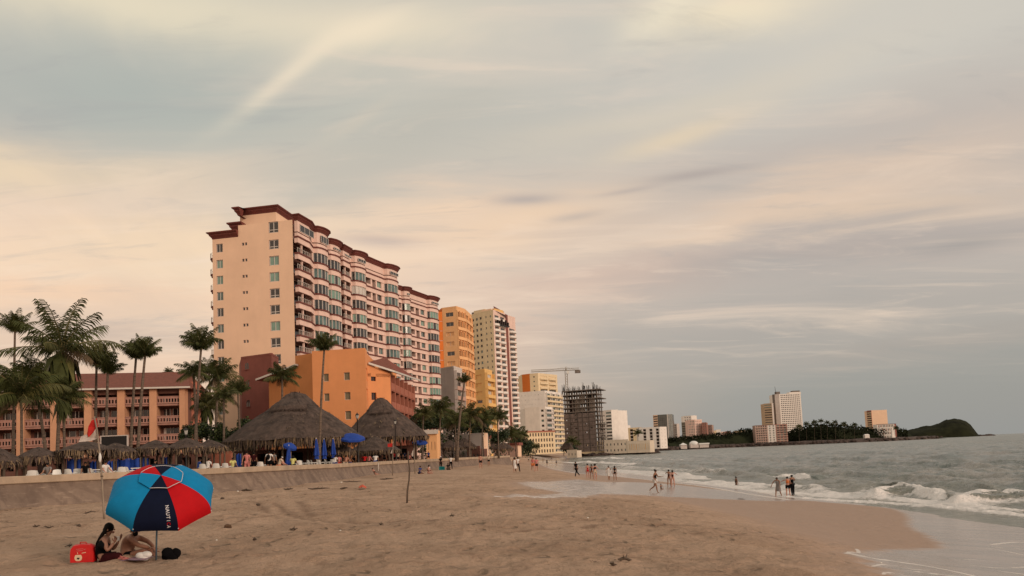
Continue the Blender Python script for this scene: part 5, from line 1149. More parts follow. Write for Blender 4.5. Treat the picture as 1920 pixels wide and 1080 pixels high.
def shrub(px, py, w_px, h_px, D, label, m2=LEAFB, name='shrub', group='shrubs behind the promenade', n=1500, size=.17):
    c = P(px, py, D); k = D / F_PX; root = thing(name, (c.x, c.y, PZ), label, 'shrub', group); mb = MB()
    for j in range(4):
        foliage(mb, (c.x + fr_.uniform(-.3, .3) * w_px * k, c.y + fr_.uniform(-.5, .5), c.z + fr_.uniform(-.25, .2) * h_px * k), (w_px * k * .36, w_px * k * .36, h_px * k * .36), n // 4, size, LEAF, m2, fr_)
    foliage(mb, (c.x, c.y, (c.z + PZ) / 2), (w_px * k * .5, w_px * k * .4, max(.5, (c.z - PZ) * .6)), n // 3, size, LEAF, m2, fr_); mb.build('foliage', root)
    st = MB(); 
    for j in range(4): st.tube([(c.x + fr_.uniform(-.2, .2), c.y, PZ), (c.x + fr_.uniform(-.6, .6), c.y + fr_.uniform(-.4, .4), c.z)], [.07, .03], TRUNKD, 5)
    st.build('stem', root); return root
shrub(384, 808, 44, 40, 78, 'bright green rounded shrub below the low dark palm')
shrub(412, 812, 34, 44, 76, 'darker green shrub right of the bright rounded one')
shrub(468, 797, 34, 28, 84, 'green shrub behind the left slope of the big thatched roof')
shrub(440, 815, 40, 30, 88, 'dark shrub filling the gap before the maroon block')
shrub(352, 815, 26, 34, 84, 'dim shrub beside the right end of the hotel')
for i, (px, py, w_, h_, D, lab) in enumerate([(792, 790, 40, 36, 122, 'dark green leafy mass at the left end of the palm grove'), (818, 786, 44, 44, 125, 'dark leafy mass under the broad palm of the grove'), (846, 790, 40, 46, 128, 'leafy mass behind the twin palapas'),
    (878, 792, 44, 42, 132, 'bright leafy mass below the apricot tower'), (903, 800, 34, 30, 136, 'leafy mass above the right end of the boundary wall'), (932, 815, 40, 24, 150, 'dim bushes at the foot of the cream high-rise'), (968, 832, 34, 26, 175, 'bushes between bungalow and arcaded building'), (990, 836, 30, 22, 200, 'greyish bushes touching the arcaded building')]):
    shrub(px, py, w_, h_, D, lab, LEAFB if i in (1, 3) else LEAF, group='leafy masses of the palm grove', n=1300, size=.28)
shrub(1068, 840, 26, 20, 410, 'dark thicket left of the cream beach house', LEAF, n=700, size=.6, group='distant thickets'); 
def far_woods():
    mb = MB(); rr = random.Random(9)
    T = [(1248, 825), (1262, 821), (1280, 819), (1300, 818), (1317, 816), (1338, 814), (1355, 813), (1371, 810), (1388, 806), (1402, 805), (1416, 806), (1440, 822), (1470, 812), (1488, 806), (1500, 803), (1515, 797), (1530, 795), (1548, 797), (1562, 795), (1580, 797), (1600, 800), (1622, 800), (1640, 806), (1668, 806), (1690, 805), (1705, 808)]
    Bm = [(1248, 838), (1300, 836), (1400, 833), (1480, 827), (1560, 826), (1640, 822), (1705, 819)]
    xs, ys = zip(*T); bx, by = zip(*Bm)
    for i in range(11500):
        px = rr.uniform(1248, 1702); t = np.interp(px, xs, ys) + 4 * (fbm(np.array([px * .13]), np.array([.5]), 3)[0] - .5) - rr.random() ** 6 * 4; b = np.interp(px, bx, by); y = lerp(t, b, rr.random() ** 1.2)
        D = np.interp(px, [1248, 1330, 1412, 1418, 1440, 1560, 1700], [1066, 1140, 1165, 1180, 1180, 1125, 1250]) + 14 + rr.uniform(0, 70 if px > 1420 else 30) * (1 - (y - t) / (b - t + .1) * .6)
        q = P(px, y, D); s = rr.uniform(.8, 2.1); a = Vector((rr.uniform(-1, 1), rr.uniform(-1, 1), rr.uniform(-1, 1))).normalized(); c = a.cross(Vector((rr.uniform(-1, 1), rr.uniform(-1, 1), rr.uniform(-1, 1)))).normalized()
        mb.add([q - a * s, q + c * s * .7, q + a * s, q - c * s * .7], [(0, 1, 2, 3)], LEAFD)
    n = 120; cv_ = []
    for i in range(n):
        px = lerp(1250, 1700, i / (n - 1)); t = np.interp(px, xs, ys) + 4.5 + 3 * (fbm(np.array([px * .2]), np.array([.5]), 3)[0] - .5); D = np.interp(px, [1248, 1330, 1412, 1418, 1440, 1560, 1700], [1066, 1140, 1165, 1180, 1180, 1125, 1250]) + (50 if px > 1420 else 26); a_ = P(px, t, D); cv_ += [(a_.x, a_.y - 22, 3), (a_.x, a_.y - 8, lerp(4, a_.z, .75)), a_, (a_.x, a_.y + 30, 3)]
    mb.add(cv_, [(i * 4 + j, (i + 1) * 4 + j, (i + 1) * 4 + j + 1, i * 4 + j + 1) for i in range(n - 1) for j in range(3)], LEAFD)
    tag(mb.build('far_woods'), 'dark belt of trees along the far shore', 'woods', kind='stuff')
    for i, (px, py) in enumerate([(1498, 800), (1512, 795), (1527, 792), (1539, 790), (1551, 793), (1566, 792), (1583, 795), (1602, 797), (1681, 803)]):
        o_ = ['first', 'second', 'third', 'fourth', 'fifth', 'sixth', 'seventh', 'eighth'][i] if i < 8 else ''
        palm(px, py, 6, 1140, px + 1, f'{o_} tiny palm from the tallest far tower along the tree belt' if i < 8 else 'tiny palm right of the low striped hotel', 'full', 'tiny palms sticking out of the far woods', base=5, tr=.8)
far_woods()

# ------------------------------------------------------------------ palapas
th = random.Random(77)
def palapa(pa, ya, pl, prr, ye, D, label, posts=6, cap=False, group='thatched palapas on the promenade', base=None, fr=.45, name='palapa'):
    base = PZ if base is None else base; a = P(pa, ya, D); e0, e1 = P(pl, ye, D), P(prr, ye, D); Rr = (e1.x - e0.x) / 2; cx, cy = (e0.x + e1.x) / 2, D; ze = (e0.z + e1.z) / 2 + .15; H = a.z - ze
    root = thing(name, (cx, cy, base), label, 'palapa', group); mb = MB(); n = 40; k = 12; vs = []
    def rad(t): return Rr * (t ** .93)
    def zz(t): return a.z - H * (t ** 1.06) + .05 * H * sin(pi * t)
    ph = th.uniform(0, 6)
    for j in range(k + 1):
        t = j / k
        for i in range(n):
            an = 2 * pi * i / n; r_ = rad(t) * (1 + .02 * sin(6 * an + ph) + th.uniform(-.012, .012)); vs.append((cx + (a.x - cx) * (1 - t) + r_ * cos(an), cy + r_ * sin(an), zz(t) + th.uniform(-.04, .04) * min(1, H / 2) - (.05 * sin(9 * an + ph) if j == k else 0)))
    mb.add(vs, [(j * n + i, (j + 1) * n + i, (j + 1) * n + (i + 1) % n, j * n + (i + 1) % n) for j in range(k) for i in range(n)], THATCH)
    # inner ceiling
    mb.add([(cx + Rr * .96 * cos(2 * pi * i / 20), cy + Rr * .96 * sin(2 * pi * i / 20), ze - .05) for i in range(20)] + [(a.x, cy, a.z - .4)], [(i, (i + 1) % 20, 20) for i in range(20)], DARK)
    ns = int(Rr * Rr * 46 * (1 if D < 90 else .4)); L = .5 if D < 90 else .9
    for i in range(ns):                                              # loose straw lying down the slope
        t = th.random() ** .5; an = th.uniform(0, 2 * pi); r_ = rad(t) * 1.0; q = Vector((cx + (a.x - cx) * (1 - t) + r_ * cos(an), cy + r_ * sin(an), zz(t) + .05))
        dn = Vector((cos(an) * Rr, sin(an) * Rr, -H)).normalized(); s = Vector((-sin(an), cos(an), 0)); d = (dn + s * th.uniform(-.35, .35) + Vector((0, 0, .12))).normalized(); w_ = th.uniform(.015, .045) * (1 if D < 90 else 2); ll = L * th.uniform(.4, 1)
        mb.add([q - s * w_, q + s * w_, q + d * ll + Vector((0, 0, .03))], [(0, 1, 2)], THATCHF if th.random() < .16 else THATCH)
    nf = int(2 * pi * Rr / (.035 if D < 90 else .08))
    for i in range(nf):                                              # hanging eave fringe
        an = th.uniform(0, 2 * pi); r_ = Rr * th.uniform(.93, 1.02); q = Vector((cx + r_ * cos(an), cy + r_ * sin(an), ze + th.uniform(-.05, .12))); s = Vector((-sin(an), cos(an), 0)); w_ = th.uniform(.02, .055) * (1 if D < 90 else 2); ll = fr * th.uniform(.45, 1.3)
        e_ = q + Vector((cos(an) * th.uniform(-.12, .16), sin(an) * th.uniform(-.12, .16), -ll)) + s * th.uniform(-.12, .12)
        mb.add([q - s * w_, q + s * w_, e_ + s * w_ * .4, e_ - s * w_ * .4], [(0, 1, 2, 3)], THATCHF if th.random() < .5 else THATCH)
    mb.build('roof', root)
    if cap and Rr > 5:                                              # second layer lip on the seaward slope
        dm = MB(); nn = 24; rows = ((.20, .32), (.30, .36), (.40, .34), (.44, .14)); vs = []
        for (t, lift) in rows:
            for i in range(nn + 1): an = -pi / 2 + (i / nn - .5) * 1.25; q = rad(t); vs.append((cx + (a.x - cx) * (1 - t) + q * cos(an), cy + q * sin(an) - .1, zz(t) + lift + th.uniform(-.05, .05)))
        dm.add(vs, [(j * (nn + 1) + i, (j + 1) * (nn + 1) + i, (j + 1) * (nn + 1) + i + 1, j * (nn + 1) + i + 1) for j in range(3) for i in range(nn)], THATCH)
        for i in range(170):
            an = -pi / 2 + th.uniform(-.62, .62); q = rad(.43); p0 = Vector((cx + (a.x - cx) * .57 + q * cos(an), cy + q * sin(an) - .1, zz(.43) + .22)); s = Vector((.04, 0, 0)); dm.add([p0 - s, p0 + s, p0 + Vector((th.uniform(-.1, .1), -.18, -th.uniform(.15, .42)))], [(0, 1, 2)], THATCH)
        dm.build('thatch_layer', root)
    if cap:
        cm = MB(); tc_ = .24; vs = []; nn = 28
        for (r_, z) in ((.25, a.z + .42), (Rr * .14, a.z + .16), (Rr * .25, a.z - H * .12), (Rr * .32, a.z - H * .24)):
            for i in range(nn): an = 2 * pi * i / nn; q = r_ * (1 + .07 * sin(5 * an) + th.uniform(-.04, .04)); vs.append((a.x + q * cos(an), cy + q * sin(an), z + th.uniform(-.08, .08)))
        cm.add(vs, [(j * nn + i, (j + 1) * nn + i, (j + 1) * nn + (i + 1) % nn, j * nn + (i + 1) % nn) for j in range(3) for i in range(nn)] + [tuple(range(nn))], THATCH)
        for i in range(500):
            an = th.uniform(0, 6.28); r_ = Rr * th.uniform(.29, .325); q = Vector((a.x + r_ * cos(an), cy + r_ * sin(an), a.z - H * (.2 + .04 * th.random()))); s = Vector((-sin(an), cos(an), 0)) * .04; e_ = q + Vector((cos(an) * .25, sin(an) * .25, -th.uniform(.2, .6)))
            cm.add([q - s, q + s, e_], [(0, 1, 2)], THATCH)
        for i in range(26): q = Vector((a.x + th.uniform(-.5, .5), cy + th.uniform(-.5, .5), a.z + .1)); cm.tube([q, q + Vector((th.uniform(-.2, .2), 0, th.uniform(.15, .45)))], .03, THATCH, 3, False)
        cm.build('ridge_cap', root)
    for i in range(posts):
        an = 2 * pi * (i + .5) / posts; r_ = Rr * .72 if posts > 1 else 0; p = MB(); x, y = cx + r_ * cos(an), cy + r_ * sin(an)
        p.tube([(x, y, base), (x + .03, y, ze + H * .2)], [.11, .09] if Rr > 3 else [.08, .07], WOOD, 7); p.build('post', root)
    return root
palapa(553.5, 744, 424, 684, 829, 72, 'huge thatched palapa with a layered peak before the ochre wing', 10, True, fr=.75)
palapa(714, 753, 640, 805, 824, 95, 'second large peaked palapa right of the bright orange block', 8, True, fr=.6)
palapa(628, 828, 584, 668, 851, 71, 'low rounded palapa between the two huge ones, behind the closed blue parasols', 5)
palapa(702, 818, 655, 752, 848, 87, 'low wide palapa under the second large peak, behind the open blue parasol', 5)
palapa(-6, 838, -52, 38, 872, 47, 'dark palapa cut by the left edge of the picture', 5)
palapa(72, 838, 34, 114, 862, 49, 'shaggy palapa second from the left edge', 5)
palapa(162, 827, 108, 216, 850, 50, 'wide shaggy palapa directly behind the flag', 6)
palapa(216, 830, 182, 262, 853, 53, 'pointed palapa in front of the black panel', 5)
palapa(291, 825, 256, 326, 846, 54, 'palapa right of the black panel, left of the lantern', 5)
palapa(350, 821, 309, 392, 845, 54.5, 'palapa directly below the lantern at the hotel end', 5)
palapa(391, 824, 372, 428, 843, 59, 'small palapa between the lantern and the huge peaked roof', 5)
palapa(843, 825, 820, 868, 842, 120, 'left one of the twin palapas before the boundary wall', 4, group='small palapas towards the end of the wall')
palapa(871, 821, 849, 894, 840, 124, 'right one of the twin palapas before the boundary wall', 4, group='small palapas towards the end of the wall')
palapa(922, 822, 908, 938, 841, 150, 'dark palapa left of the pink bungalow', 4, group='small palapas towards the end of the wall')
palapa(943.5, 829, 926, 963, 843, 146, 'darkest palapa touching the pink bungalow', 4, group='small palapas towards the end of the wall')
palapa(1062, 826, 1050, 1076, 842, 405, 'distant dark roofed palapa below the concrete frame', 4, group='distant palapas', base=2)
palapa(1082, 828, 1072, 1094, 842, 430, 'distant palapa half hidden by the cream beach house', 4, group='distant palapas', base=2)

# ------------------------------------------------------------------ lanterns
def lantern(px, ytop, D, label, hgt=None, base=None, group='black lantern posts along the promenade'):
    base = PZ if base is None else base; t = P(px, ytop, D); root = thing('street_lamp', (t.x, t.y, base), label, 'street lamp', group); z1 = t.z - .62
    p = MB(); p.lathe((t.x, t.y, base), [(.17, 0), (.17, .12), (.10, .3), (.085, .8), (.06, .9), (.052, z1 - base - .1), (.09, z1 - base - .05), (.05, z1 - base)], IRON, 10); p.build('post', root)
    h = MB(); h.lathe((t.x, t.y, z1), [(.06, 0), (.10, .03), (.16, .33)], LAMPG, 6, False); h.build('lamp_shade', root)
    c = MB(); c.lathe((t.x, t.y, z1 + .33), [(.20, 0), (.20, .03), (.10, .14), (.05, .18), (.03, .24), (.0, .29)], IRON, 6, False)
    for i in range(6): an = 2 * pi * i / 6; c.tube([(t.x + .10 * cos(an), t.y + .10 * sin(an), z1 + .02), (t.x + .165 * cos(an), t.y + .165 * sin(an), z1 + .34)], .012, IRON, 3, False)
    c.build('cap', root)
lantern(669.5, 773, 73, 'tall black lantern post before the orange block'); lantern(740.5, 785, 88, 'black lantern post in front of the second large palapa')
lantern(348.5, 800, 58, 'black lantern standing at the right end of the tiled hotel'); lantern(775, 794, 96, 'black lantern post over the right slope of the second large palapa')
lantern(849, 812, 114, 'thin lamp post over the left twin palapa'); lantern(878.5, 808, 120, 'thin lamp post over the right twin palapa'); lantern(905.5, 812, 125, 'thin lamp post at the right end of the boundary wall')

# ------------------------------------------------------------------ parasols, tarps, chairs, poles
def closed_parasol(px, yt, D, label, lean=0):
    t = P(px, yt, D); r = thing('closed_parasol', (t.x, t.y, PZ), label, 'parasol', 'closed blue parasols'); H = t.z - PZ
    p = MB(); p.tube([(t.x, t.y, PZ), (t.x, t.y, t.z + .1)], .025, FRAME, 6); p.build('pole', r); c = MB(); n = 20; vs = []; prof = [(.03, 0), (.07, -.15), (.13, -.6), (.19, -1.15), (.21, -1.35), (.12, -1.42), (.16, -1.65)]
    for j, (rr, z) in enumerate(prof):
        for i in range(n): an = 2 * pi * i / n; q = rr * (1 + .28 * sin(an * 6 + j * .2)); vs.append((t.x + q * cos(an), t.y + q * sin(an), t.z + z))
    c.add(vs, [(j * n + i, (j + 1) * n + i, (j + 1) * n + (i + 1) % n, j * n + (i + 1) % n) for j in range(len(prof) - 1) for i in range(n)], BLUEF); c.build('canopy', r)
    b = MB(); b.lathe((t.x, t.y, PZ), [(.25, 0), (.25, .1), (.05, .14)], CONC, 12); b.build('base', r); r.rotation_euler = (0, R(lean), 0)
closed_parasol(593, 823, 62, 'leftmost of the three closed blue parasols'); closed_parasol(607.5, 824, 64, 'middle one of the three closed blue parasols'); closed_parasol(624.5, 823, 66, 'rightmost of the three closed blue parasols'); closed_parasol(539, 836, 57, 'lone closed blue parasol behind the person in the yellow shirt', 3)
def open_parasol(px, yt, w_px, D, label, tilt, foot, hgt=.42, group='open blue parasols', n=8, mtl=BLUEF):
    t = P(px, yt, D); Rr = w_px * D / F_PX / 2; fx = P(foot, 870, D - .3).x; r = thing('open_parasol', (fx, t.y, PZ), label, 'parasol', group); c = MB(); M_ = Matrix.Rotation(R(tilt), 3, 'Y') @ Matrix.Rotation(R(14), 3, 'X'); vs = [t.copy()]
    for k, f in enumerate((.5, 1)):
        for i in range(n * 2): an = pi * i / n; q = Rr * f * (1 if i % 2 == 0 else .95); vs.append(t + M_ @ Vector((q * cos(an), q * sin(an), -hgt * f ** 1.5 * (1 if i % 2 == 0 else .93))))
    for i in range(n * 2): an = pi * i / n; q = Rr * (1 if i % 2 == 0 else .95); vs.append(t + M_ @ Vector((q * cos(an), q * sin(an), -hgt - .16)))
    m = n * 2; c.add(vs, [(0, 1 + i, 1 + (i + 1) % m) for i in range(m)] + [(1 + k * m + i, 1 + (k + 1) * m + i, 1 + (k + 1) * m + (i + 1) % m, 1 + k * m + (i + 1) % m) for k in (0, 1) for i in range(m)], mtl); c.build('canopy', r)
    p = MB(); p.tube([Vector((fx, t.y, PZ)), t + Vector((0, 0, .08))], .025, POLEW, 6); p.build('pole', r)
    rb = []
    for i in range(n): an = 2 * pi * i / n; mb = MB(); mb.tube([t + M_ @ Vector((0, 0, -.05)), t + M_ @ Vector((Rr * .97 * cos(an), Rr * .97 * sin(an), -hgt - .02))], .012, IRON, 3, False); mb.build('rib', r)
open_parasol(659, 812, 52, 68.6, 'open royal blue parasol before the lantern post', 6, 652); open_parasol(546, 830, 26, 59, 'small tilted blue parasol above the person in the yellow shirt', 22, 543, .3); open_parasol(787, 826, 30, 100, 'blue parasol in front of the orange gatehouse', 2, 787, .25)
def tarp(px0, px1, y0, y1, D, label):
    a, b = P(px0, y1, D), P(px1, y1, D); zt = zpix((px0 + px1) / 2, y0, D); r = thing('blue_tarp', (a.x, a.y, PZ), label, 'tarpaulin', 'blue tarpaulins hung under the palapas'); c = MB(); n = 14; vs = []
    for j in range(4):
        for i in range(n + 1): u = i / n; vs.append((lerp(a.x, b.x, u), a.y + .08 * sin(u * 11 + j * .6) + .05 * sin(u * 27), lerp(a.z - .9, zt, j / 3) + (.07 * cos(u * 2 * pi * 2) if j == 3 else 0)))
    c.add(vs, [(j * (n + 1) + i, j * (n + 1) + i + 1, (j + 1) * (n + 1) + i + 1, (j + 1) * (n + 1) + i) for j in range(3) for i in range(n)], BLUEF, True); c.build('cloth', r)
    for x in (a.x - .05, b.x + .05): p = MB(); p.tube([(x, a.y, PZ), (x, a.y, zt + .1)], .05, WOOD, 6); p.build('post', r)
for a in [(124, 152, 862, 884, 49.5, 'bright blue tarpaulin left of the flag pole'), (167, 181, 866, 884, 50, 'short blue tarpaulin left behind the flag pole'), (198, 212, 866, 884, 50, 'narrow blue tarpaulin right of the flag pole'), (219, 262, 861, 882, 52, 'widest blue tarpaulin above the beach umbrella'), (262, 279, 860, 880, 54, 'blue tarpaulin touching the widest one on its right'), (302, 314, 858, 878, 54, 'slim blue tarpaulin below the palapa left of the lantern'), (442, 453, 852, 876, 55, 'narrow blue tarpaulin beside the terracotta bar wall'), (821, 827, 838, 858, 112, 'blue tarpaulin strip on the left twin palapa')]: tarp(*a)
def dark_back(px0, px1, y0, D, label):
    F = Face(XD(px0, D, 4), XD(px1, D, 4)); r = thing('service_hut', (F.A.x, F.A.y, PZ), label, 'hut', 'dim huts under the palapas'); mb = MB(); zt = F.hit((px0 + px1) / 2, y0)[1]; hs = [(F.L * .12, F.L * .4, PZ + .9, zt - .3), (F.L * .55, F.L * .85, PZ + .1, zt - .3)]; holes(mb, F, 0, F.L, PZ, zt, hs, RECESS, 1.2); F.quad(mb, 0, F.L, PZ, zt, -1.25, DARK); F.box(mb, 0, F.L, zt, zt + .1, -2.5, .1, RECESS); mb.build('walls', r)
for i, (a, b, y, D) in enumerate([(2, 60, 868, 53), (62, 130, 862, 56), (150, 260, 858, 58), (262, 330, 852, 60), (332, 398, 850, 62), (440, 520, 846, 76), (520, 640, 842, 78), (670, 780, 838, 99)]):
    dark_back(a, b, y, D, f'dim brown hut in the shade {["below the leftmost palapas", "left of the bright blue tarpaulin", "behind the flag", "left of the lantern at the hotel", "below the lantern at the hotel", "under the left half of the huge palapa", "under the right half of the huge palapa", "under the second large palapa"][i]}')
def panel():
    F = Face(XD(190, 62, 6), XD(238, 62, 6)); zt, zb = F.hit(214, 818)[1], F.hit(214, 848)[1]; r = thing('billboard', (F.A.x, F.A.y, PZ), 'large blank black panel standing behind the pointed palapa', 'panel'); m = mat('matt_black_panel', (.012, .010, .010), .6, .1, 2)
    a = MB(); F.box(a, 0, F.L, zb, zt, -.1, 0, m); a.build('board', r); a = MB(); F.box(a, 0, F.L, zt, zt + .08, -.12, .03, GREYW); F.box(a, -.08, 0, zb, zt + .08, -.12, .03, GREYW); F.box(a, F.L, F.L + .08, zb, zt + .08, -.12, .03, GREYW); a.build('frame', r)
    for u in (.3, F.L - .3): a = MB(); F.box(a, u - .06, u + .06, PZ, zb, -.1, 0, IRON); a.build('post', r)
panel()
def chair_proto():
    r = thing('plastic_chair', (0, 0, 0), 'x', 'chair'); m = PLASTIC
    s = MB(); s.hexa([(-.24, -.22, .40), (.24, -.22, .40), (.21, .22, .38), (-.21, .22, .38), (-.24, -.22, .44), (.24, -.22, .44), (.21, .22, .42), (-.21, .22, .42)], m); s.build('seat', r)
    b = MB(); n = 6
    vs = []
    for z, o_ in ((.42, .20), (.62, .25), (.84, .31)):
        for i in range(n + 1): u = -1 + 2 * i / n; vs.append((u * .22 * (1 if z < .8 else .85), o_ - .07 * u * u, z + (.03 * (1 - u * u) if z > .8 else 0)))
    b.add(vs, [(j * (n + 1) + i, j * (n + 1) + i + 1, (j + 1) * (n + 1) + i + 1, (j + 1) * (n + 1) + i) for j in range(2) for i in range(n)], m); b.add([(v[0], v[1] + .03, v[2]) for v in vs], [(j * (n + 1) + i, (j + 1) * (n + 1) + i, (j + 1) * (n + 1) + i + 1, j * (n + 1) + i + 1) for j in range(2) for i in range(n)], m); b.build('backrest', r)
    for sx in (-1, 1):
        a = MB(); a.tube([(sx * .25, .2, .62), (sx * .27, -.05, .64), (sx * .26, -.2, .62), (sx * .25, -.21, .42)], .025, m, 5); a.build('armrest', r)
        for y in (-.2, .2): l = MB(); l.tube([(sx * .21, y, .4), (sx * .25, y * 1.2, 0)], [.035, .022], m, 5); l.build('leg', r)
    return r
proto = chair_proto(); chairs = [(61, 47, 200, 'under the second palapa from the left, left one of a pair'), (73, 47, 160, 'under the second palapa from the left, right one of a pair'), (105, 46, 20, 'just left of the bright blue tarpaulin'), (133, 46, 170, 'below the bright blue tarpaulin'), (148, 46, 190, 'between the bright blue tarpaulin and the flag pole'), (176, 46, 150, 'directly left of the flag pole'), (207, 47, 180, 'right of the flag pole by the beach umbrella'), (229, 47, 200, 'above the left part of the beach umbrella'), (243, 47, 150, 'above the middle of the beach umbrella'), (339, 50, 180, 'below the lantern palapa beside a white table'), (407, 52, 185, 'before the left half of the terracotta bar wall'), (425, 52, 175, 'before the right half of the terracotta bar wall'), (490, 51, 180, 'left of the person with a white shirt and backpack'), (560, 51, 200, 'right behind the person in the yellow shirt'), (571, 52, 120, 'first of the tilted row right of the yellow shirt'), (583, 53, 130, 'left of the first closed parasol'), (590, 54, 110, 'under the first closed parasol'), (601, 54, 150, 'between the first and middle closed parasols'), (615, 55, 120, 'between the middle and right closed parasols'), (626, 55, 160, 'under the rightmost closed parasol'), (383, 54, 175, 'left of the terracotta bar wall, under the small palapa')]
for i, (px, D, rz, lab) in enumerate(chairs):
    o = proto if i == 0 else copy_tree(proto); D = float(np.interp(px, [a for a, b in WL], [b for a, b in WL])) + 1.3 + .5 * (i % 3) + (2.2 if px < 300 else 0); c = XD(px, D, 3.9); o.location = (c.x, c.y, PZ); o.rotation_euler = (0, 0, R(rz)); tag(o, 'white plastic chair ' + lab, 'chair', 'white plastic chairs behind the sea wall')
def table(px, D, w_, label):
    c = XD(px, D, 3.9); r = thing('white_table', (c.x, c.y, PZ), label, 'table'); a = MB(); a.box(c.x - w_ / 2, c.x + w_ / 2, c.y - .4, c.y + .4, PZ + .74, PZ + .80, PLASTIC); a.build('tabletop', r)
    for sx in (-1, 1):
        for sy in (-1, 1): a = MB(); a.tube([(c.x + sx * (w_ / 2 - .06), c.y + sy * .34, PZ), (c.x + sx * (w_ / 2 - .06), c.y + sy * .34, PZ + .74)], .025, PLASTIC, 5); a.build('leg', r)
table(318, 49, 1.2, 'long white table below the palapa left of the lantern'); table(262, 49, .8, 'small white table behind the beach umbrella'); table(188, 48, .7, 'white table next to the flag pole')

def bent_pole(name, pts, D, r0, label, cat='pole', m=POLEW, zb=None, group=None):
    pp = [P(x, y, D) for x, y in pts]; g = bz(pp[0].x, D) if zb is None else zb; pp[0].z = min(pp[0].z, g - .05); root = thing(name, (pp[0].x, pp[0].y, g), label, cat, group); mb = MB(); n = len(pp)
    mb.tube(pp, [r0 * (1 - .4 * i / n) * (1 + .12 * (i % 2)) for i in range(n)], m, 7); mb.build('pole_shaft', root); return root, pp
FLAGR = mat('faded_red_cloth', (.50, .02, .015), .85, .15, 5); FLAGW = mat('dingy_white_cloth', (.55, .47, .42), .85, .15, 5)
def flag(root, D, outline_cols, name='flag_cloth'):
    mb = MB()
    for m, pts in outline_cols:
        vs = [P(x, y, D) + Vector((0, .05 * sin(i * 1.9) + .02, 0)) for i, (x, y) in enumerate(pts)]; k = len(pts)
        mb.add(vs, [tuple(range(k))], m); mb.add([v + Vector((0, .012, 0)) for v in vs], [tuple(range(k))[::-1]], m)
    mb.build(name, root)
D = 24.6
r, pp = bent_pole('flag_pole', [(196, 981), (194, 950), (192, 915), (190, 885), (186, 840), (182, 808), (177, 781)], D, .036, 'crooked wooden flag pole with a drooping red and white flag', 'flag pole')
flag(r, D, [(FLAGR, [(180, 784), (181.5, 800), (176, 810), (166, 820), (161, 814), (165, 800), (172, 789)]), (FLAGW, [(161, 814), (166, 820), (176, 810), (181.5, 800), (183, 822), (168, 827), (148, 829), (151, 818)])])
kn = MB(); kn.ell(P(187.5, 858, D - .05), (.05, .05, .16), PLASTIC, 8, 6, jit=.15); kn.ell(P(191, 893, D), (.05, .05, .03), WOOD, 8, 5); kn.build('tied_rag', r)
r, pp = bent_pole('wooden_stake', [(763, 944), (764, 920), (767, 900), (768, 880), (766, 862), (765.5, 846)], 26.6, .032, 'dark crooked stake alone in the middle of the sand', 'stake', WOOD)
r, pp = bent_pole('white_marker_pole', [(709, 892), (709.5, 868)], 78, .045, 'short white pole at the foot of the sea wall', 'pole', FRAME)
r, pp = bent_pole('flag_pole', [(736, 896), (737, 828)], 70, .04, 'thin pole with a small red flag in front of the second large palapa', 'flag pole', POLEW)
flag(r, 70, [(FLAGR, [(737, 831), (736, 838), (727, 838), (727, 832)]), (FLAGW, [(737, 839), (736, 850), (732, 850)])])
r, pp = bent_pole('flag_pole', [(778, 880), (776, 840)], 74, .04, 'thin pole with a white rag left of the orange gatehouse', 'flag pole', POLEW)
flag(r, 74, [(FLAGW, [(776, 842), (775, 854), (772, 855), (773, 846)])])

# ------------------------------------------------------------------ litter on the sand
dr = random.Random(8)
def driftwood(px, py, w_px, label, m=WOOD, thick=.02, group='driftwood and litter on the sand'):
    a = on_beach(px, py); D = a.y; L = w_px * D / F_PX; an = dr.uniform(-.25, .25); mb = MB(); n = 6; pts = []
    for i in range(n): t = i / (n - 1) - .5; x = a.x + L * t; y = a.y + L * t * sin(an) + dr.uniform(-.04, .04); pts.append((x, y, bz(x, y) + thick + dr.uniform(0, .03)))
    mb.tube(pts, [thick * k for k in (.6, 1.1, 1.3, 1.1, .9, .4)], m, 6)
    for i in range(2): q = Vector(pts[2 + i]); mb.tube([q, q + Vector((dr.uniform(-.2, .2) * L, dr.uniform(-.1, .1), .05 + .05 * L))], [thick * .6, thick * .2], m, 4)
    root = tag(mb.build('driftwood', loc=(a.x, a.y, a.z)), label, 'driftwood', group)
for i, (px, py, w_, th_, lab) in enumerate([(463, 921, 22, .05, 'bleached branch at the foot of the wall above the beach umbrella'), (541, 918, 18, .04, 'dark branch left of the long thin one near the wall'), (598, 917, 42, .035, 'long thin branch lying near the wall'), (645, 917, 14, .04, 'short branch left of the red rag'), (660, 904, 34, .03, 'branch right against the wall below the closed parasols'), (725, 899, 26, .04, 'dark branch close to the person resting at the wall'),
    (165, 964, 30, .018, 'thin stick left of the flag pole'), (68, 990, 16, .02, 'thin stick near the left edge'), (92, 990, 18, .018, 'second thin stick near the left edge'), (130, 1028, 12, .015, 'tiny stick above the red cooler bag'), (551, 994, 14, .02, 'small stick right of the brown husk'), (478, 1012, 8, .02, 'small twig below the brown husk'), (1390, 937, 14, .02, 'dark twig on the damp sand below the bathers')]): driftwood(px, py, w_, lab, WOOD, th_)
def lump(px, py, w_px, h_px, m, label, name='husk', cat='husk', group='driftwood and litter on the sand', jit=.18):
    a = on_beach(px, py); k = a.y / F_PX; mb = MB(); mb.ell((a.x, a.y, a.z + h_px * k * .35), (w_px * k / 2, w_px * k / 2.6, h_px * k * .6), m, 9, 6, jit=jit, rnd=dr); tag(mb.build(name, loc=tuple(a)), label, cat, group)
HUSK = mat('brown_husk', (.12, .065, .035), .95, .3, 9)
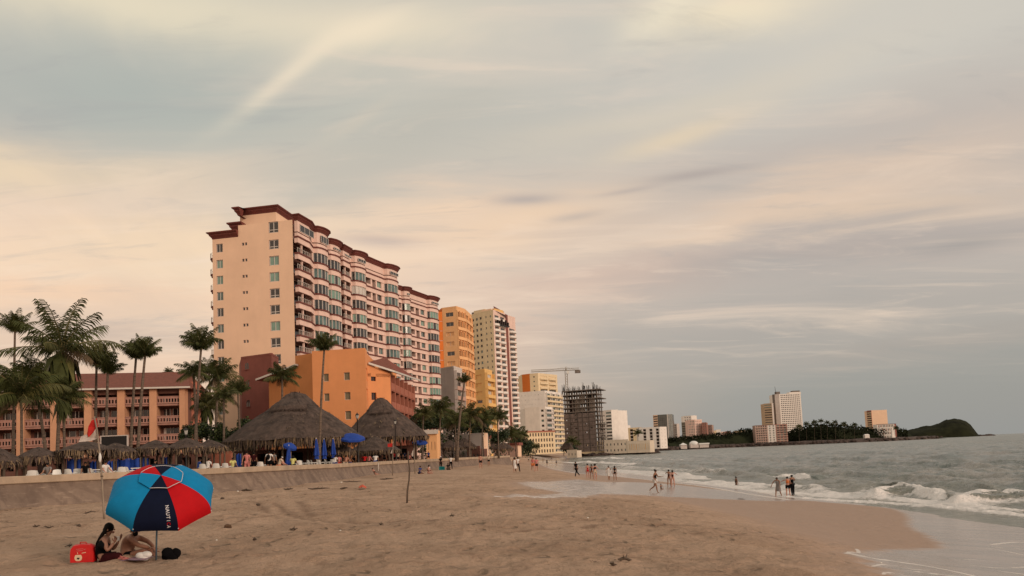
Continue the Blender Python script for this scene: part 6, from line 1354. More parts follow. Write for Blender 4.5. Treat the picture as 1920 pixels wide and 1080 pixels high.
driftwood(1172, 1058, 26, 'dark seaweed tangled twig at the bottom of the near sand', WOOD, .022); driftwood(1150, 1064, 12, 'small dark twig left of the tangled one at the bottom', WOOD, .016); driftwood(848, 968, 10, 'small dark twig in the middle distance right of the tracks', WOOD, .018); driftwood(715, 986, 8, 'tiny dark twig left of the wooden stake', WOOD, .016)
lump(427, 990, 15, 7, HUSK, 'brown palm husk on the sand right of the beach umbrella'); lump(484, 947, 9, 4, WOOD, 'small dark clod right of the beach umbrella near the wall'); lump(148, 987, 8, 5, WOOD, 'dark clod just left of the flag pole foot'); lump(417, 935, 8, 4, WOOD, 'dark clod close to the wall above the husk')
SHELL = mat('white_scrap', (.75, .70, .62), .6, .05, 5)
for px, py, lab in [(638, 997, 'white scrap in the middle of the near sand'), (1102, 971, 'white scrap below the runner'), (406, 1013, 'white scrap right of the black bag'), (446, 922, 'white scrap beside the wall'), (1652, 1055, 'white scrap in the foam'), (640, 905, 'white scrap against the wall')]: lump(px, py, 4, 2, SHELL, lab, 'scrap', 'scrap', jit=.1)
a = on_beach(680, 917); mb = MB(); k = a.y / F_PX; n = 7; vs = []
for j in range(5):
    for i in range(n): u = i / (n - 1); v = j / 4; vs.append((a.x + (u - .5) * 14 * k, a.y + (v - .5) * .6, a.z + .03 + 7 * k * max(0, sin(u * pi * .8 + .4)) * (.4 + .6 * sin(v * pi)) + dr.uniform(-.02, .03)))
mb.add(vs, [(j * n + i, j * n + i + 1, (j + 1) * n + i + 1, (j + 1) * n + i) for j in range(4) for i in range(n - 1)], mat('orange_red_rag', (.55, .10, .05), .8, .2, 8)); tag(mb.build('beach_rag', loc=tuple(a)), 'crumpled orange red rag lying on branches near the wall', 'rag')

# ------------------------------------------------------------------ people
SK = [mat('light_brown_skin', (.36, .185, .115), .6, .08, 8), mat('tan_skin', (.27, .13, .075), .6, .08, 8), mat('pinkish_skin', (.50, .24, .17), .6, .08, 8), mat('dark_tan_skin', (.17, .08, .048), .6, .08, 8)]
HAIR = mat('black_hair', (.008, .006, .005), .75, .3, 20, spec=.12)
def cloth(n, c): return mat(n + '_cloth', c, .95, .12, 6, spec=.08)
C_BLACK, C_WHITE, C_RED, C_PINK, C_GREY, C_YEL, C_BLUE, C_MAR, C_ORG, C_TEAL, C_NAVY, C_CREAM = [cloth(*a) for a in (('black', (.006, .006, .007)), ('white', (.74, .70, .66)), ('red', (.42, .02, .02)), ('pink', (.55, .20, .18)), ('grey', (.22, .20, .19)), ('pale_yellow', (.62, .58, .22)), ('blue', (.03, .06, .22)), ('maroon', (.040, .007, .009)), ('orange', (.60, .18, .06)), ('teal', (.02, .25, .26)), ('navy', (.012, .018, .045)), ('cream', (.6, .48, .36)))]
PENDING = []
def skin_ob(name, nodes, edges, rootn, m, parent, sub=1):
    me = bpy.data.meshes.new(name); ks = list(nodes); me.from_pydata([nodes[k][0] for k in ks], [(ks.index(a), ks.index(b)) for a, b in edges], []); me.update()
    o = bpy.data.objects.new(name, me); COL.objects.link(o); o.parent = parent; sm = o.modifiers.new('s', 'SKIN'); sm.use_smooth_shade = True
    if not me.skin_vertices: me.attributes  # layer is made by the modifier below
    o['_r'] = [float(nodes[k][1] if not isinstance(nodes[k][1], tuple) else nodes[k][1][0]) for k in ks]; PENDING.append((o, [nodes[k][1] for k in ks], ks.index(rootn), m, sub)); return o
def finish_people():
    for o, rs, ri, m, sub in PENDING:
        bm = bmesh.new(); bm.from_mesh(o.data); lay = bm.verts.layers.skin.verify()
        for v, r in zip(bm.verts, rs): v[lay].radius = r if isinstance(r, tuple) else (r, r); v[lay].use_root = False
        bm.verts.ensure_lookup_table(); bm.verts[ri][lay].use_root = True; bm.to_mesh(o.data); bm.free()
        o.modifiers.new('u', 'SUBSURF').levels = sub; o.modifiers['u'].render_levels = sub
    dg = bpy.context.evaluated_depsgraph_get(); dg.update(); new = []
    for o, rs, ri, m, sub in PENDING: new.append(bpy.data.meshes.new_from_object(o.evaluated_get(dg)))
    for (o, rs, ri, m, sub), me in zip(PENDING, new):
        o.modifiers.clear(); me.materials.clear(); me.materials.append(m[0] if isinstance(m, tuple) else m); me.polygons.foreach_set('use_smooth', [True] * len(me.polygons)); del o['_r']; nm = o.data.name; o.data = me
        if isinstance(m, tuple):                                    # extra shapes that belong to the same body
            bm = bmesh.new(); bm.from_mesh(me); t = bpy.data.meshes.new('x'); e = m[1]; t.from_pydata(e.v, [], e.f); bm.from_mesh(t); bm.to_mesh(me); bm.free(); bpy.data.meshes.remove(t)
            for q in e.mats[1:]: me.materials.append(q)
            n0 = len(me.polygons) - len(e.f); me.polygons.foreach_set('use_smooth', [True] * len(me.polygons))
            for i, k in enumerate(e.m): me.polygons[n0 + i].material_index = k
    PENDING.clear()
def vdir(flex, abd=0):
    f, a = R(flex), R(abd); return Vector((sin(a), -sin(f) * cos(a), -cos(f) * cos(a)))
def hand(mb, w_, d, side, k, m, spread=1.0, curl=35):
    "palm and five bent fingers at the wrist w_, pointing along d"
    d = d.normalized(); s = d.cross(Vector((0, 0, 1)) if abs(d.z) < .9 else Vector((0, 1, 0))).normalized() * side; nrm = s.cross(d).normalized(); pm = w_ + d * .045 * k
    mb.ell(pm, (.028 * k, .014 * k, .052 * k), m, 7, 5, Matrix((s, nrm, d)).transposed())
    for i, (o_, L) in enumerate(((-.024, .062), (-.008, .075), (.008, .070), (.022, .055))):
        b = w_ + d * .085 * k + s * o_ * k; c1, c2 = R(curl * (.5 + .1 * i)), R(curl * (1.3 + .1 * i)); p1 = b + (d * cos(c1) + nrm * sin(c1) + s * o_ * 6 * spread).normalized() * L * .55 * k; p2 = p1 + (d * cos(c2) + nrm * sin(c2)).normalized() * L * .5 * k
        mb.tube([b - d * .02 * k, b, p1, p2], [.009 * k, .009 * k, .008 * k, .0065 * k], m, 5)
    t0 = w_ + d * .025 * k - s * .022 * k; t1 = t0 + (d * .6 - s * .8 + nrm * .3).normalized() * .035 * k; t2 = t1 + (d * .9 - s * .25 + nrm * .4).normalized() * .032 * k; mb.tube([t0, t1, t2], [.011 * k, .009 * k, .007 * k], m, 5)
def figure(root, H, sk, pose, wear, build=1.0, fem=True, hair='short', hairm=None):
    k = H / 1.7; p = dict(lean=0, hl=6, hr=-6, kl=4, kr=4, sl=5, sr=-5, al=8, ar=8, el=15, er=15, head=0, turn=0, drop=0, bend=0); p.update(pose); bw = build
    J = {}; hipz = .90 * k
    def leg(s, fx, kn, ab):
        hip = Vector((s * .085 * k * (1.08 if fem else 1), 0, hipz - .03 * k)); kne = hip + vdir(fx, s * ab) * .42 * k; ank = kne + vdir(fx - kn, s * ab * .5) * .40 * k; toe = ank + Vector((0, -.13 * k, -.035 * k)) if kn < 40 else ank + vdir(fx - kn + 60) * .13 * k
        return hip, kne, ank, toe
    hL, kL, aL, tL = leg(-1, p['hl'], p['kl'], p.get('abl', 3)); hR, kR, aR, tR = leg(1, p['hr'], p['kr'], p.get('abr', 3))
    low = min(aL.z, aR.z) - .045 * k if not p.get('sit') else None
    ln = R(p['lean'] + p['bend']); up = Vector((0, -sin(ln), cos(ln))); pel = Vector((0, 0, hipz)); sp = pel + up * .14 * k; ch = pel + up * .33 * k + Vector((0, 0, 0)); nk = pel + up * .50 * k; hd = nk + (up + Vector((0, -.18 - p['head'] * .01, 0))).normalized() * .115 * k; tp = hd + (up * .9).normalized() * .06 * k
    def arm(s, fl, ab, el):
        sh = pel + up * .465 * k + Vector((s * (.165 if fem else .19) * k * (.6 + .4 * bw), 0, 0)); elb = sh + vdir(fl, s * ab) * .28 * k; wr = elb + vdir(fl + el, s * ab * .4) * .245 * k; return sh, elb, wr
    sL, eL, wL = arm(-1, p['sl'], p['al'], p['el']); sR, eR, wR = arm(1, p['sr'], p['ar'], p['er'])
    N = dict(pel=(pel, (.115 * k * bw, .095 * k * bw)), sp=(sp, (.105 * k * bw * (.9 if fem else 1), .085 * k * bw)), ch=(ch, (.125 * k * bw, .095 * k * bw)), cl=(pel + up * .45 * k, (.085 * k, .07 * k)), nk=(nk, .047 * k), jw=(nk + (hd - nk) * .5, .058 * k), hd=(hd, .082 * k), tp=(tp, .062 * k),
             sL=(sL, .050 * k * bw), eL=(eL, .036 * k * bw), wL=(wL, .024 * k), sR=(sR, .050 * k * bw), eR=(eR, .036 * k * bw), wR=(wR, .024 * k),
             hL=(hL, .088 * k * bw), kL=(kL, .054 * k), cL=(kL.lerp(aL, .35), .052 * k), aL=(aL, .033 * k), tL=(tL, .026 * k), hR=(hR, .088 * k * bw), kR=(kR, .054 * k), cR=(kR.lerp(aR, .35), .052 * k), aR=(aR, .033 * k), tR=(tR, .026 * k))
    E = [('pel', 'sp'), ('sp', 'ch'), ('ch', 'cl'), ('cl', 'nk'), ('nk', 'jw'), ('jw', 'hd'), ('hd', 'tp'), ('cl', 'sL'), ('sL', 'eL'), ('eL', 'wL'), ('cl', 'sR'), ('sR', 'eR'), ('eR', 'wR'), ('pel', 'hL'), ('hL', 'kL'), ('kL', 'cL'), ('cL', 'aL'), ('aL', 'tL'), ('pel', 'hR'), ('hR', 'kR'), ('kR', 'cR'), ('cR', 'aR'), ('aR', 'tR')]
    dz = -(low or 0) if not p.get('sit') else -(hipz - .11 * k)
    N = {a: (v[0] + Vector((0, 0, dz)), v[1]) for a, v in N.items()}; g = lambda a: N[a][0]
    ex = MB(); hand(ex, g('wL'), g('wL') - g('eL'), -1, k, sk); hand(ex, g('wR'), g('wR') - g('eR'), 1, k, sk)
    hp = g('hd'); ex.ell(hp + Vector((0, -.088 * k, -.01 * k)), (.013 * k, .018 * k, .02 * k), sk, 6, 4); ex.ell(hp + Vector((-.08 * k, .0, 0)), (.01 * k, .02 * k, .03 * k), sk, 6, 4); ex.ell(hp + Vector((.08 * k, 0, 0)), (.01 * k, .02 * k, .03 * k), sk, 6, 4)
    for s in (-1, 1): ex.ell(hp + Vector((s * .03 * k, -.074 * k, .012 * k)), (.012 * k, .008 * k, .007 * k), HAIR, 6, 4)
    ex.ell(hp + Vector((0, -.076 * k, -.042 * k)), (.022 * k, .008 * k, .006 * k), C_MAR, 6, 4)
    skin_ob('body', N, E, 'pel', (sk, ex), root)
    def sub(name, keys, m, grow, cut=None, add=None):
        n2 = {a: (N[a][0], tuple(r * grow + .008 for r in (N[a][1] if isinstance(N[a][1], tuple) else (N[a][1],) * 2))) for a in keys if a in N}
        e2 = [e for e in E if e[0] in n2 and e[1] in n2]
        for (nm, a, b, t) in (add or []):
            ra = N[a][1][0] if isinstance(N[a][1], tuple) else N[a][1]; rb = N[b][1][0] if isinstance(N[b][1], tuple) else N[b][1]; n2[nm] = (g(a).lerp(g(b), t), tuple([lerp(ra, rb, t) * grow + .012] * 2)); e2.append((a, nm))
        skin_ob(name, n2, e2, keys[0], m, root)
    for w_, m in wear:
        if w_ == 'shirt': sub('shirt', ['sp', 'pel', 'ch', 'cl', 'sL', 'sR'], m, 1.10, add=[('x1', 'sL', 'eL', .6), ('x2', 'sR', 'eR', .6)])
        elif w_ == 'tank': sub('tank_top', ['sp', 'pel', 'ch', 'cl'], m, 1.09)
        elif w_ == 'shorts': sub('shorts', ['pel', 'hL', 'hR'], m, 1.12, add=[('x1', 'hL', 'kL', .55), ('x2', 'hR', 'kR', .55)])
        elif w_ == 'trousers': sub('trousers', ['pel', 'hL', 'hR', 'kL', 'kR', 'cL', 'cR', 'aL', 'aR'], m, 1.14)
        elif w_ == 'swimsuit': sub('swimsuit', ['sp', 'pel', 'ch'], m, 1.07, add=[('x1', 'pel', 'hL', .5), ('x2', 'pel', 'hR', .5)])
        elif w_ == 'briefs': sub('bikini_bottom', ['pel'], m, 1.07, add=[('x1', 'pel', 'hL', .6), ('x2', 'pel', 'hR', .6)])
        elif w_ == 'top': sub('bikini_top', ['ch', 'cl'], m, .98, add=[('x1', 'ch', 'sp', .35)])
        elif w_ == 'dress':
            d = MB(); pr_ = []; n = 16; lv = [(g('cl'), .12), (g('ch'), .145), (g('sp'), .125), (g('pel'), .15), (g('pel') + Vector((0, 0, -.22 * k)), .20), (g('pel') + Vector((0, 0, -.40 * k)), .235)]; vs = []
            for j, (c, r_) in enumerate(lv):
                for i in range(n): an = 2 * pi * i / n; q = r_ * k * bw * (1 + (.07 * sin(5 * an) if j > 3 else 0)); vs.append(c + Vector((q * cos(an), q * .8 * sin(an), 0)))
            d.add(vs, [(j * n + i, (j + 1) * n + i, (j + 1) * n + (i + 1) % n, j * n + (i + 1) % n) for j in range(len(lv) - 1) for i in range(n)] + [tuple(range(n))], m, True); d.build('dress', root, Vector((0, 0, 0))).location = (0, 0, 0)
        elif w_ == 'hat':
            d = MB(); c = g('tp'); d.lathe(c, [(.17 * k, -.01), (.165 * k, .0), (.09 * k, .01), (.085 * k, .07 * k), (.0, .085 * k)], m, 14); d.build('sun_hat', root, Vector((0, 0, 0)))
        elif w_ == 'cap':
            d = MB(); c = g('hd') + Vector((0, 0, .035 * k)); d.ell(c, (.088 * k, .092 * k, .065 * k), m, 12, 6); d.ell(c + Vector((0, -.10 * k, 0)), (.06 * k, .06 * k, .012 * k), m, 8, 4); d.build('cap', root, Vector((0, 0, 0)))
        elif w_ == 'backpack':
            d = MB(); c = g('ch') + Vector((0, .16 * k, -.02)); d.ell(c, (.14 * k, .09 * k, .20 * k), m, 10, 8); d.build('backpack', root, Vector((0, 0, 0)))
    hm = hairm or HAIR; h = MB(); c = g('hd') + Vector((0, .018 * k, .022 * k)); h.ell(c, (.092 * k, .088 * k, .088 * k), hm, 10, 7)
    if hair == 'long': h.ell(c + Vector((0, .035 * k, -.12 * k)), (.075 * k, .035 * k, .15 * k), hm, 8, 6)
    elif hair == 'bun': h.ell(c + Vector((0, .06 * k, .075 * k)), (.045 * k, .045 * k, .045 * k), hm, 8, 6)
    elif hair == 'big': h.ell(c + Vector((0, .03 * k, -.01 * k)), (.13 * k, .12 * k, .13 * k), hm, 10, 7)
    h.build('hair', root, Vector((0, 0, 0)))
def wd(px): return float(np.interp(px, [a for a, b in WL], [b for a, b in WL]))
def person(px, pyf, hpx, H, rz, label, sk=0, pose=None, wear=(), group=None, hair='short', fem=True, bw=1.0, D=None, z=None, cat='person'):
    D = D or H * F_PX / hpx; c = XD(px, D, 2); g = z if z is not None else bz(c.x, c.y)
    if z is None:                                                    # keep feet at their row if the sand is close to it
        zz_ = zpix(px, pyf, D); g = zz_ if abs(zz_ - g) < .06 else g
    r = thing('person', (c.x, c.y, g), label, cat, group, R(rz)); figure(r, H, SK[sk], pose or {}, wear, bw, fem, hair); return r
WALK = dict(hl=24, kl=8, hr=-18, kr=18, sl=-18, sr=22, el=20, er=25); WALK2 = dict(hl=-20, kl=30, hr=20, kr=6, sl=20, sr=-20, el=30, er=20)
STAND = dict(); HUG = dict(sl=30, al=25, el=60)
# facing: 0 looks at the camera, 90 to the right, 180 away, -90 to the left
person(1228, 928, 46, 1.68, 60, 'person in black top and whitish shorts jogging alone on the wet sand', 1, dict(hl=16, kl=8, hr=-14, kr=42, sl=-20, sr=25, el=60, er=65, lean=6), (('tank', C_BLACK), ('shorts', C_WHITE)), hair='bun')
person(1238, 909, 15, .9, 20, 'small child sitting in the shallow water right behind the jogger', 1, dict(sit=1, hl=80, hr=84, kl=60, kr=50, sl=30, sr=30), (('swimsuit', C_BLACK),), D=60, hair='short')
person(1253.5, 911, 33, 1.62, 150, 'bather in dark maroon swimsuit, left one of the hugging pair at the water edge', 1, dict(sr=60, ar=40, er=30), (('swimsuit', C_MAR),), 'pair hugging at the water edge', 'bun')
person(1260.5, 913, 33, 1.60, 170, 'bather in maroon swimsuit, right one of the hugging pair at the water edge', 2, dict(sl=50, al=40, el=30), (('swimsuit', C_MAR),), 'pair hugging at the water edge', 'long')
person(1456.5, 932, 41, 1.62, -40, 'person in a grey wet dress reaching an arm to the left in the foam', 1, dict(hl=22, hr=-14, kr=25, kl=6, al=42, sl=10, lean=12, el=8), (('dress', C_GREY),), 'three bathers in the foam', 'long', D=56.5)
person(1475, 933, 38, 1.60, 160, 'bather with orange top and black bottoms in the middle of the three in the foam', 2, dict(hl=10, kl=30, sl=50, sr=60, ar=50), (('top', C_ORG), ('shorts', C_BLACK)), 'three bathers in the foam', 'bun', D=57)
person(1483.5, 930, 43, 1.72, 190, 'taller bather in black behind the other two in the foam', 1, dict(sl=40, al=30, el=40), (('tank', C_BLACK), ('trousers', C_BLACK)), 'three bathers in the foam', 'short', fem=False, D=58.5)
person(1081, 888, 31, 1.68, -60, 'person in black clothes walking through the shallows, leftmost of the waders', 0, dict(hl=-26, kl=20, hr=22, kr=4, lean=6), (('shirt', C_BLACK), ('trousers', C_BLACK)), 'waders in the shallows', 'short', False)
person(1102, 891, 29, 1.58, 180, 'wader in a red swimsuit, left of the close trio', 2, {}, (('swimsuit', C_RED), ('briefs', C_RED)), 'waders in the shallows', 'bun')
person(1109.5, 891.5, 29, 1.58, 150, 'wader in dark clothes in the middle of the close trio', 1, {}, (('swimsuit', C_MAR),), 'waders in the shallows', 'bun')
person(1116, 892, 31, 1.66, 10, 'wader with long dark hair and white shorts, right of the close trio', 2, dict(al=35, sl=30, el=80, ar=30, er=80), (('top', C_BLACK), ('shorts', C_CREAM)), 'waders in the shallows', 'big')
person(1141, 894, 28, 1.6, 20, 'wader in a flowing white dress', 0, dict(al=35, ar=35, hl=14, hr=-10), (('dress', C_WHITE),), 'waders in the shallows', 'bun')
person(1152.5, 895, 29, 1.65, 170, 'wader in a black bikini, rightmost of the waders', 1, {}, (('briefs', C_BLACK), ('top', C_BLACK)), 'waders in the shallows', 'long')
person(966, 882, 31, 1.65, 0, 'person in a pale dress walking beside one in black trousers', 0, WALK, (('dress', C_WHITE),), 'couple strolling in pale clothes', 'big')
person(971.5, 881, 30, 1.65, 20, 'person in white shirt and black trousers walking beside the pale dress', 0, WALK2, (('shirt', C_WHITE), ('trousers', C_BLACK)), 'couple strolling in pale clothes', 'short')
person(1000, 884.5, 29, 1.65, 0, 'person in a pink and orange swimsuit walking left of the one in black shorts', 2, WALK2, (('top', C_PINK), ('shorts', C_ORG)), 'couple strolling in bathing clothes', 'long', bw=1.2)
person(1006.5, 884, 27, 1.6, 0, 'person in pink shirt and black shorts walking right of the orange swimsuit', 2, WALK, (('shirt', C_PINK), ('shorts', C_BLACK)), 'couple strolling in bathing clothes', 'short', fem=False)
person(902, 888, 27, 1.72, 180, 'bare chested person in dark shorts standing at the end of the sea wall', 2, dict(hl=8, hr=-8), (('shorts', C_BLACK),), hair='short', fem=False)
person(917, 877, 20, 1.65, 10, 'distant person in pale shirt and dark shorts behind the bare chested one', 0, dict(al=40, ar=40), (('shirt', C_CREAM), ('shorts', C_BLACK)), hair='short')
for i, (px, y, h) in enumerate([(1025.5, 863, 12), (1043, 862, 11), (1018, 859, 9), (1034, 857, 7), (991, 862, 10)]):
    person(px, y, h, 1.65, 40 * i, ['far tiny person in dark clothes, left of the pair at the distant water edge', 'far tiny person, right of the pair at the distant water edge', 'faint person furthest up the beach below the arcaded building', 'faintest person beyond the distant pair', 'tiny person before the bushes right of the pink bungalow'][i], 1, WALK, (('shirt', [C_BLACK, C_GREY, C_CREAM, C_GREY, C_WHITE][i]), ('shorts', C_BLACK)), 'far tiny beach walkers')
# people in the water: bodies stand below the surface
for px, y, D, lab in ((1378.5, 900, 76, 'bather waist deep in the sea left of the white crest'), (1815, 880, 96, 'dark head of a swimmer, left one far out in the sea'), (1878, 881, 93, 'dark head of a swimmer, right one far out in the sea')):
    top = zpix(px, y - (8 if px < 1500 else 4), D); person(px, y, 30, 1.6, 100, lab, 3, {}, (('swimsuit', C_BLACK),), 'swimmers out in the sea', 'bun', D=D, z=top - 1.6)
SIT = dict(sit=1, hl=78, hr=86, kl=70, kr=40, sl=25, sr=30, el=40, er=30, bend=10)
person(705, 890, 20, 1.6, 80, 'person in black lying back on the sand against the sea wall', 2, dict(sit=1, hl=70, hr=80, kl=30, kr=10, bend=-35, sl=-40, sr=-40), (('swimsuit', C_BLACK),), hair='long', D=76)
person(787, 898, 18, 1.6, 60, 'person in blue sitting on the sand, left one of the seated pair', 1, SIT, (('shirt', C_BLUE), ('shorts', C_NAVY)), 'pair seated on the sand below the gatehouse', D=72)
person(803, 897, 18, 1.6, 70, 'person in brown swimwear sitting on the sand, right one of the seated pair', 2, SIT, (('swimsuit', C_MAR),), 'pair seated on the sand below the gatehouse', D=72)
person(806, 884, 16, 1.6, -50, 'person in a white shirt sitting by the wall behind the seated pair', 1, SIT, (('shirt', C_WHITE), ('shorts', C_BLACK)), D=88)
person(827, 883, 26, 1.7, 20, 'person in black with a white sun hat sitting by the teal crate', 1, dict(hl=10, hr=4), (('shirt', C_BLACK), ('trousers', C_BLACK), ('hat', C_WHITE)), D=92)
person(846, 884, 22, 1.7, -10, 'person in a white shirt sitting next to the white hatted one', 1, dict(hl=20, hr=-5), (('shirt', C_WHITE), ('trousers', C_BLACK)), D=92, hair='short')
person(840, 884, 17, 1.6, 30, 'person in black sitting between the white hat and the white shirt', 1, SIT, (('shirt', C_BLACK), ('trousers', C_BLACK)), D=90)
a = on_beach(829, 884); c_ = XD(829, 90.5, 2); g_ = bz(c_.x, 90.5); mb = MB(); F_ = Face((c_.x - .35, 90.5), (c_.x + .35, 90.5)); hs = [(.08 + .2 * i, .22 + .2 * i, g_ + .12, g_ + .34) for i in range(3)]; holes(mb, F_, 0, .7, g_, g_ + .42, hs, C_TEAL, .04); F_.box(mb, .02, .68, g_ + .02, g_ + .4, -.4, -.05, C_TEAL); tag(mb.build('plastic_crate', loc=(c_.x, 90.5, g_)), 'teal plastic crate on the sand before the white hatted person', 'crate')
# on the promenade, behind the wall
def prom(px, rz, label, sk, wear, pose=None, H=1.66, off=2.0, sit=False, hair='short', bw=1.05, fem=True, grp='people on the promenade behind the sea wall'):
    ps = dict(SIT) if sit else {}; ps.update(pose or {}); person(px, 870, 30, H, rz, label, sk, ps, wear, grp, hair, fem, bw, D=wd(px) + off, z=PZ + (.42 if sit else 0))
prom(464, 10, 'person in pale pink standing under the left side of the huge palapa', 2, (('shirt', C_PINK), ('trousers', C_PINK)), dict(hl=12, hr=-8, al=25, sl=-10), hair='bun')
prom(477, 170, 'dark clothed person in the shade right of the pale pink one', 1, (('shirt', C_MAR), ('trousers', C_BLACK)), off=5)
prom(506, 175, 'person in a white shirt with a black backpack at the wall', 1, (('shirt', C_WHITE), ('shorts', C_BLACK), ('backpack', C_BLACK)), dict(al=20, ar=20), off=1.6, hair='short', fem=False)
prom(515, 150, 'person in grey close behind the backpack wearer', 0, (('shirt', C_GREY), ('trousers', C_BLACK)), off=2.6, H=1.62)
prom(524, 120, 'seated person in pale pink with a white cap left of the yellow shirt', 2, (('shirt', C_CREAM), ('shorts', C_ORG), ('cap', C_WHITE)), dict(bend=18), sit=True, off=1.1, bw=1.15)
prom(534, -110, 'bare shouldered person crouching between cream shirt and yellow shirt', 2, (('shorts', C_MAR),), dict(bend=28), sit=True, off=1.2)
prom(550, 175, 'dark haired person in a pale yellow shirt sitting on the wall edge', 1, (('shirt', C_YEL), ('shorts', C_BLACK)), sit=True, off=1.0, bw=1.25, hair='big')
prom(437, 30, 'seated person in pale yellow beside the terracotta bar wall', 1, (('shirt', C_YEL), ('trousers', C_BLUE)), sit=True, off=3)
prom(629, 150, 'seated person in a white and blue shirt right of the closed parasols', 1, (('shirt', C_WHITE), ('shorts', C_BLUE)), sit=True, off=1.2)
prom(637, 190, 'seated person in pink beside the white and blue shirt', 2, (('shirt', C_PINK), ('shorts', C_RED)), sit=True, off=2.2)
prom(649, 170, 'bare backed person sitting under the open blue parasol', 2, (('shorts', C_CREAM),), dict(bend=20), sit=True, off=1.2, bw=1.3, fem=False)
prom(656, 150, 'second bare backed person under the open blue parasol', 1, (('shorts', C_BLUE),), sit=True, off=2.0)
prom(664.5, 175, 'person all in black standing left of the lantern post', 1, (('shirt', C_BLACK), ('trousers', C_BLACK)), off=1.5, fem=False, H=1.72)
prom(684.5, 180, 'person in a red shirt sitting on the wall right of the lantern post', 1, (('shirt', C_RED), ('shorts', C_BLACK)), sit=True, off=1.0, bw=1.35, fem=False)
prom(693, 150, 'seated person in pink between the red and the white shirt', 2, (('shirt', C_PINK), ('shorts', C_BLACK)), sit=True, off=1.6)
prom(705, 185, 'broad person in white shirt sitting on the wall above the one lying down', 0, (('shirt', C_WHITE), ('shorts', C_BLUE)), sit=True, off=1.0, bw=1.5, fem=False, H=1.75)
for i, (px, w_, sk, st) in enumerate([(722, C_BLACK, 1, 1), (729, C_MAR, 1, 0), (740.5, C_RED, 2, 1), (747.5, C_CREAM, 2, 1), (753.5, C_BLACK, 1, 1), (760, C_NAVY, 0, 1), (768, C_PINK, 2, 0), (775, C_WHITE, 1, 1), (804.5, C_BLUE, 2, 1)]):
    prom(px, [170, 20, 190, 150, 10, 200, 160, 0, 180][i], ['person in black right of the broad white shirt', 'seated person in dark maroon further along the wall', 'standing person in red by the thin flag pole', 'person in cream right of the thin flag pole', 'person in black left of the wooden stake top', 'person in navy behind the wooden stake top', 'seated person in pink right of the stake top', 'person in white beside the white rag pole', 'person in blue in front of the orange gatehouse'][i], sk, (('shirt', w_), ('shorts', C_BLACK)), sit=not st, off=2.5 + (i % 3), H=1.6)
for i, (px, w_) in enumerate([(91, C_GREY), (160, C_BLACK), (196, C_WHITE), (288, C_BLACK), (372, C_BLUE), (390, C_WHITE)]):
    prom(px, 30 * i, ['seated person in grey below the second palapa from the left', 'seated person in black left of the flag pole', 'seated person in white beside the flag pole', 'seated person in black at the white table', 'seated person in blue under the small palapa', 'seated person in white next to the bar wall'][i], i % 3, (('shirt', w_), ('shorts', C_BLACK)), sit=True, off=3.2)

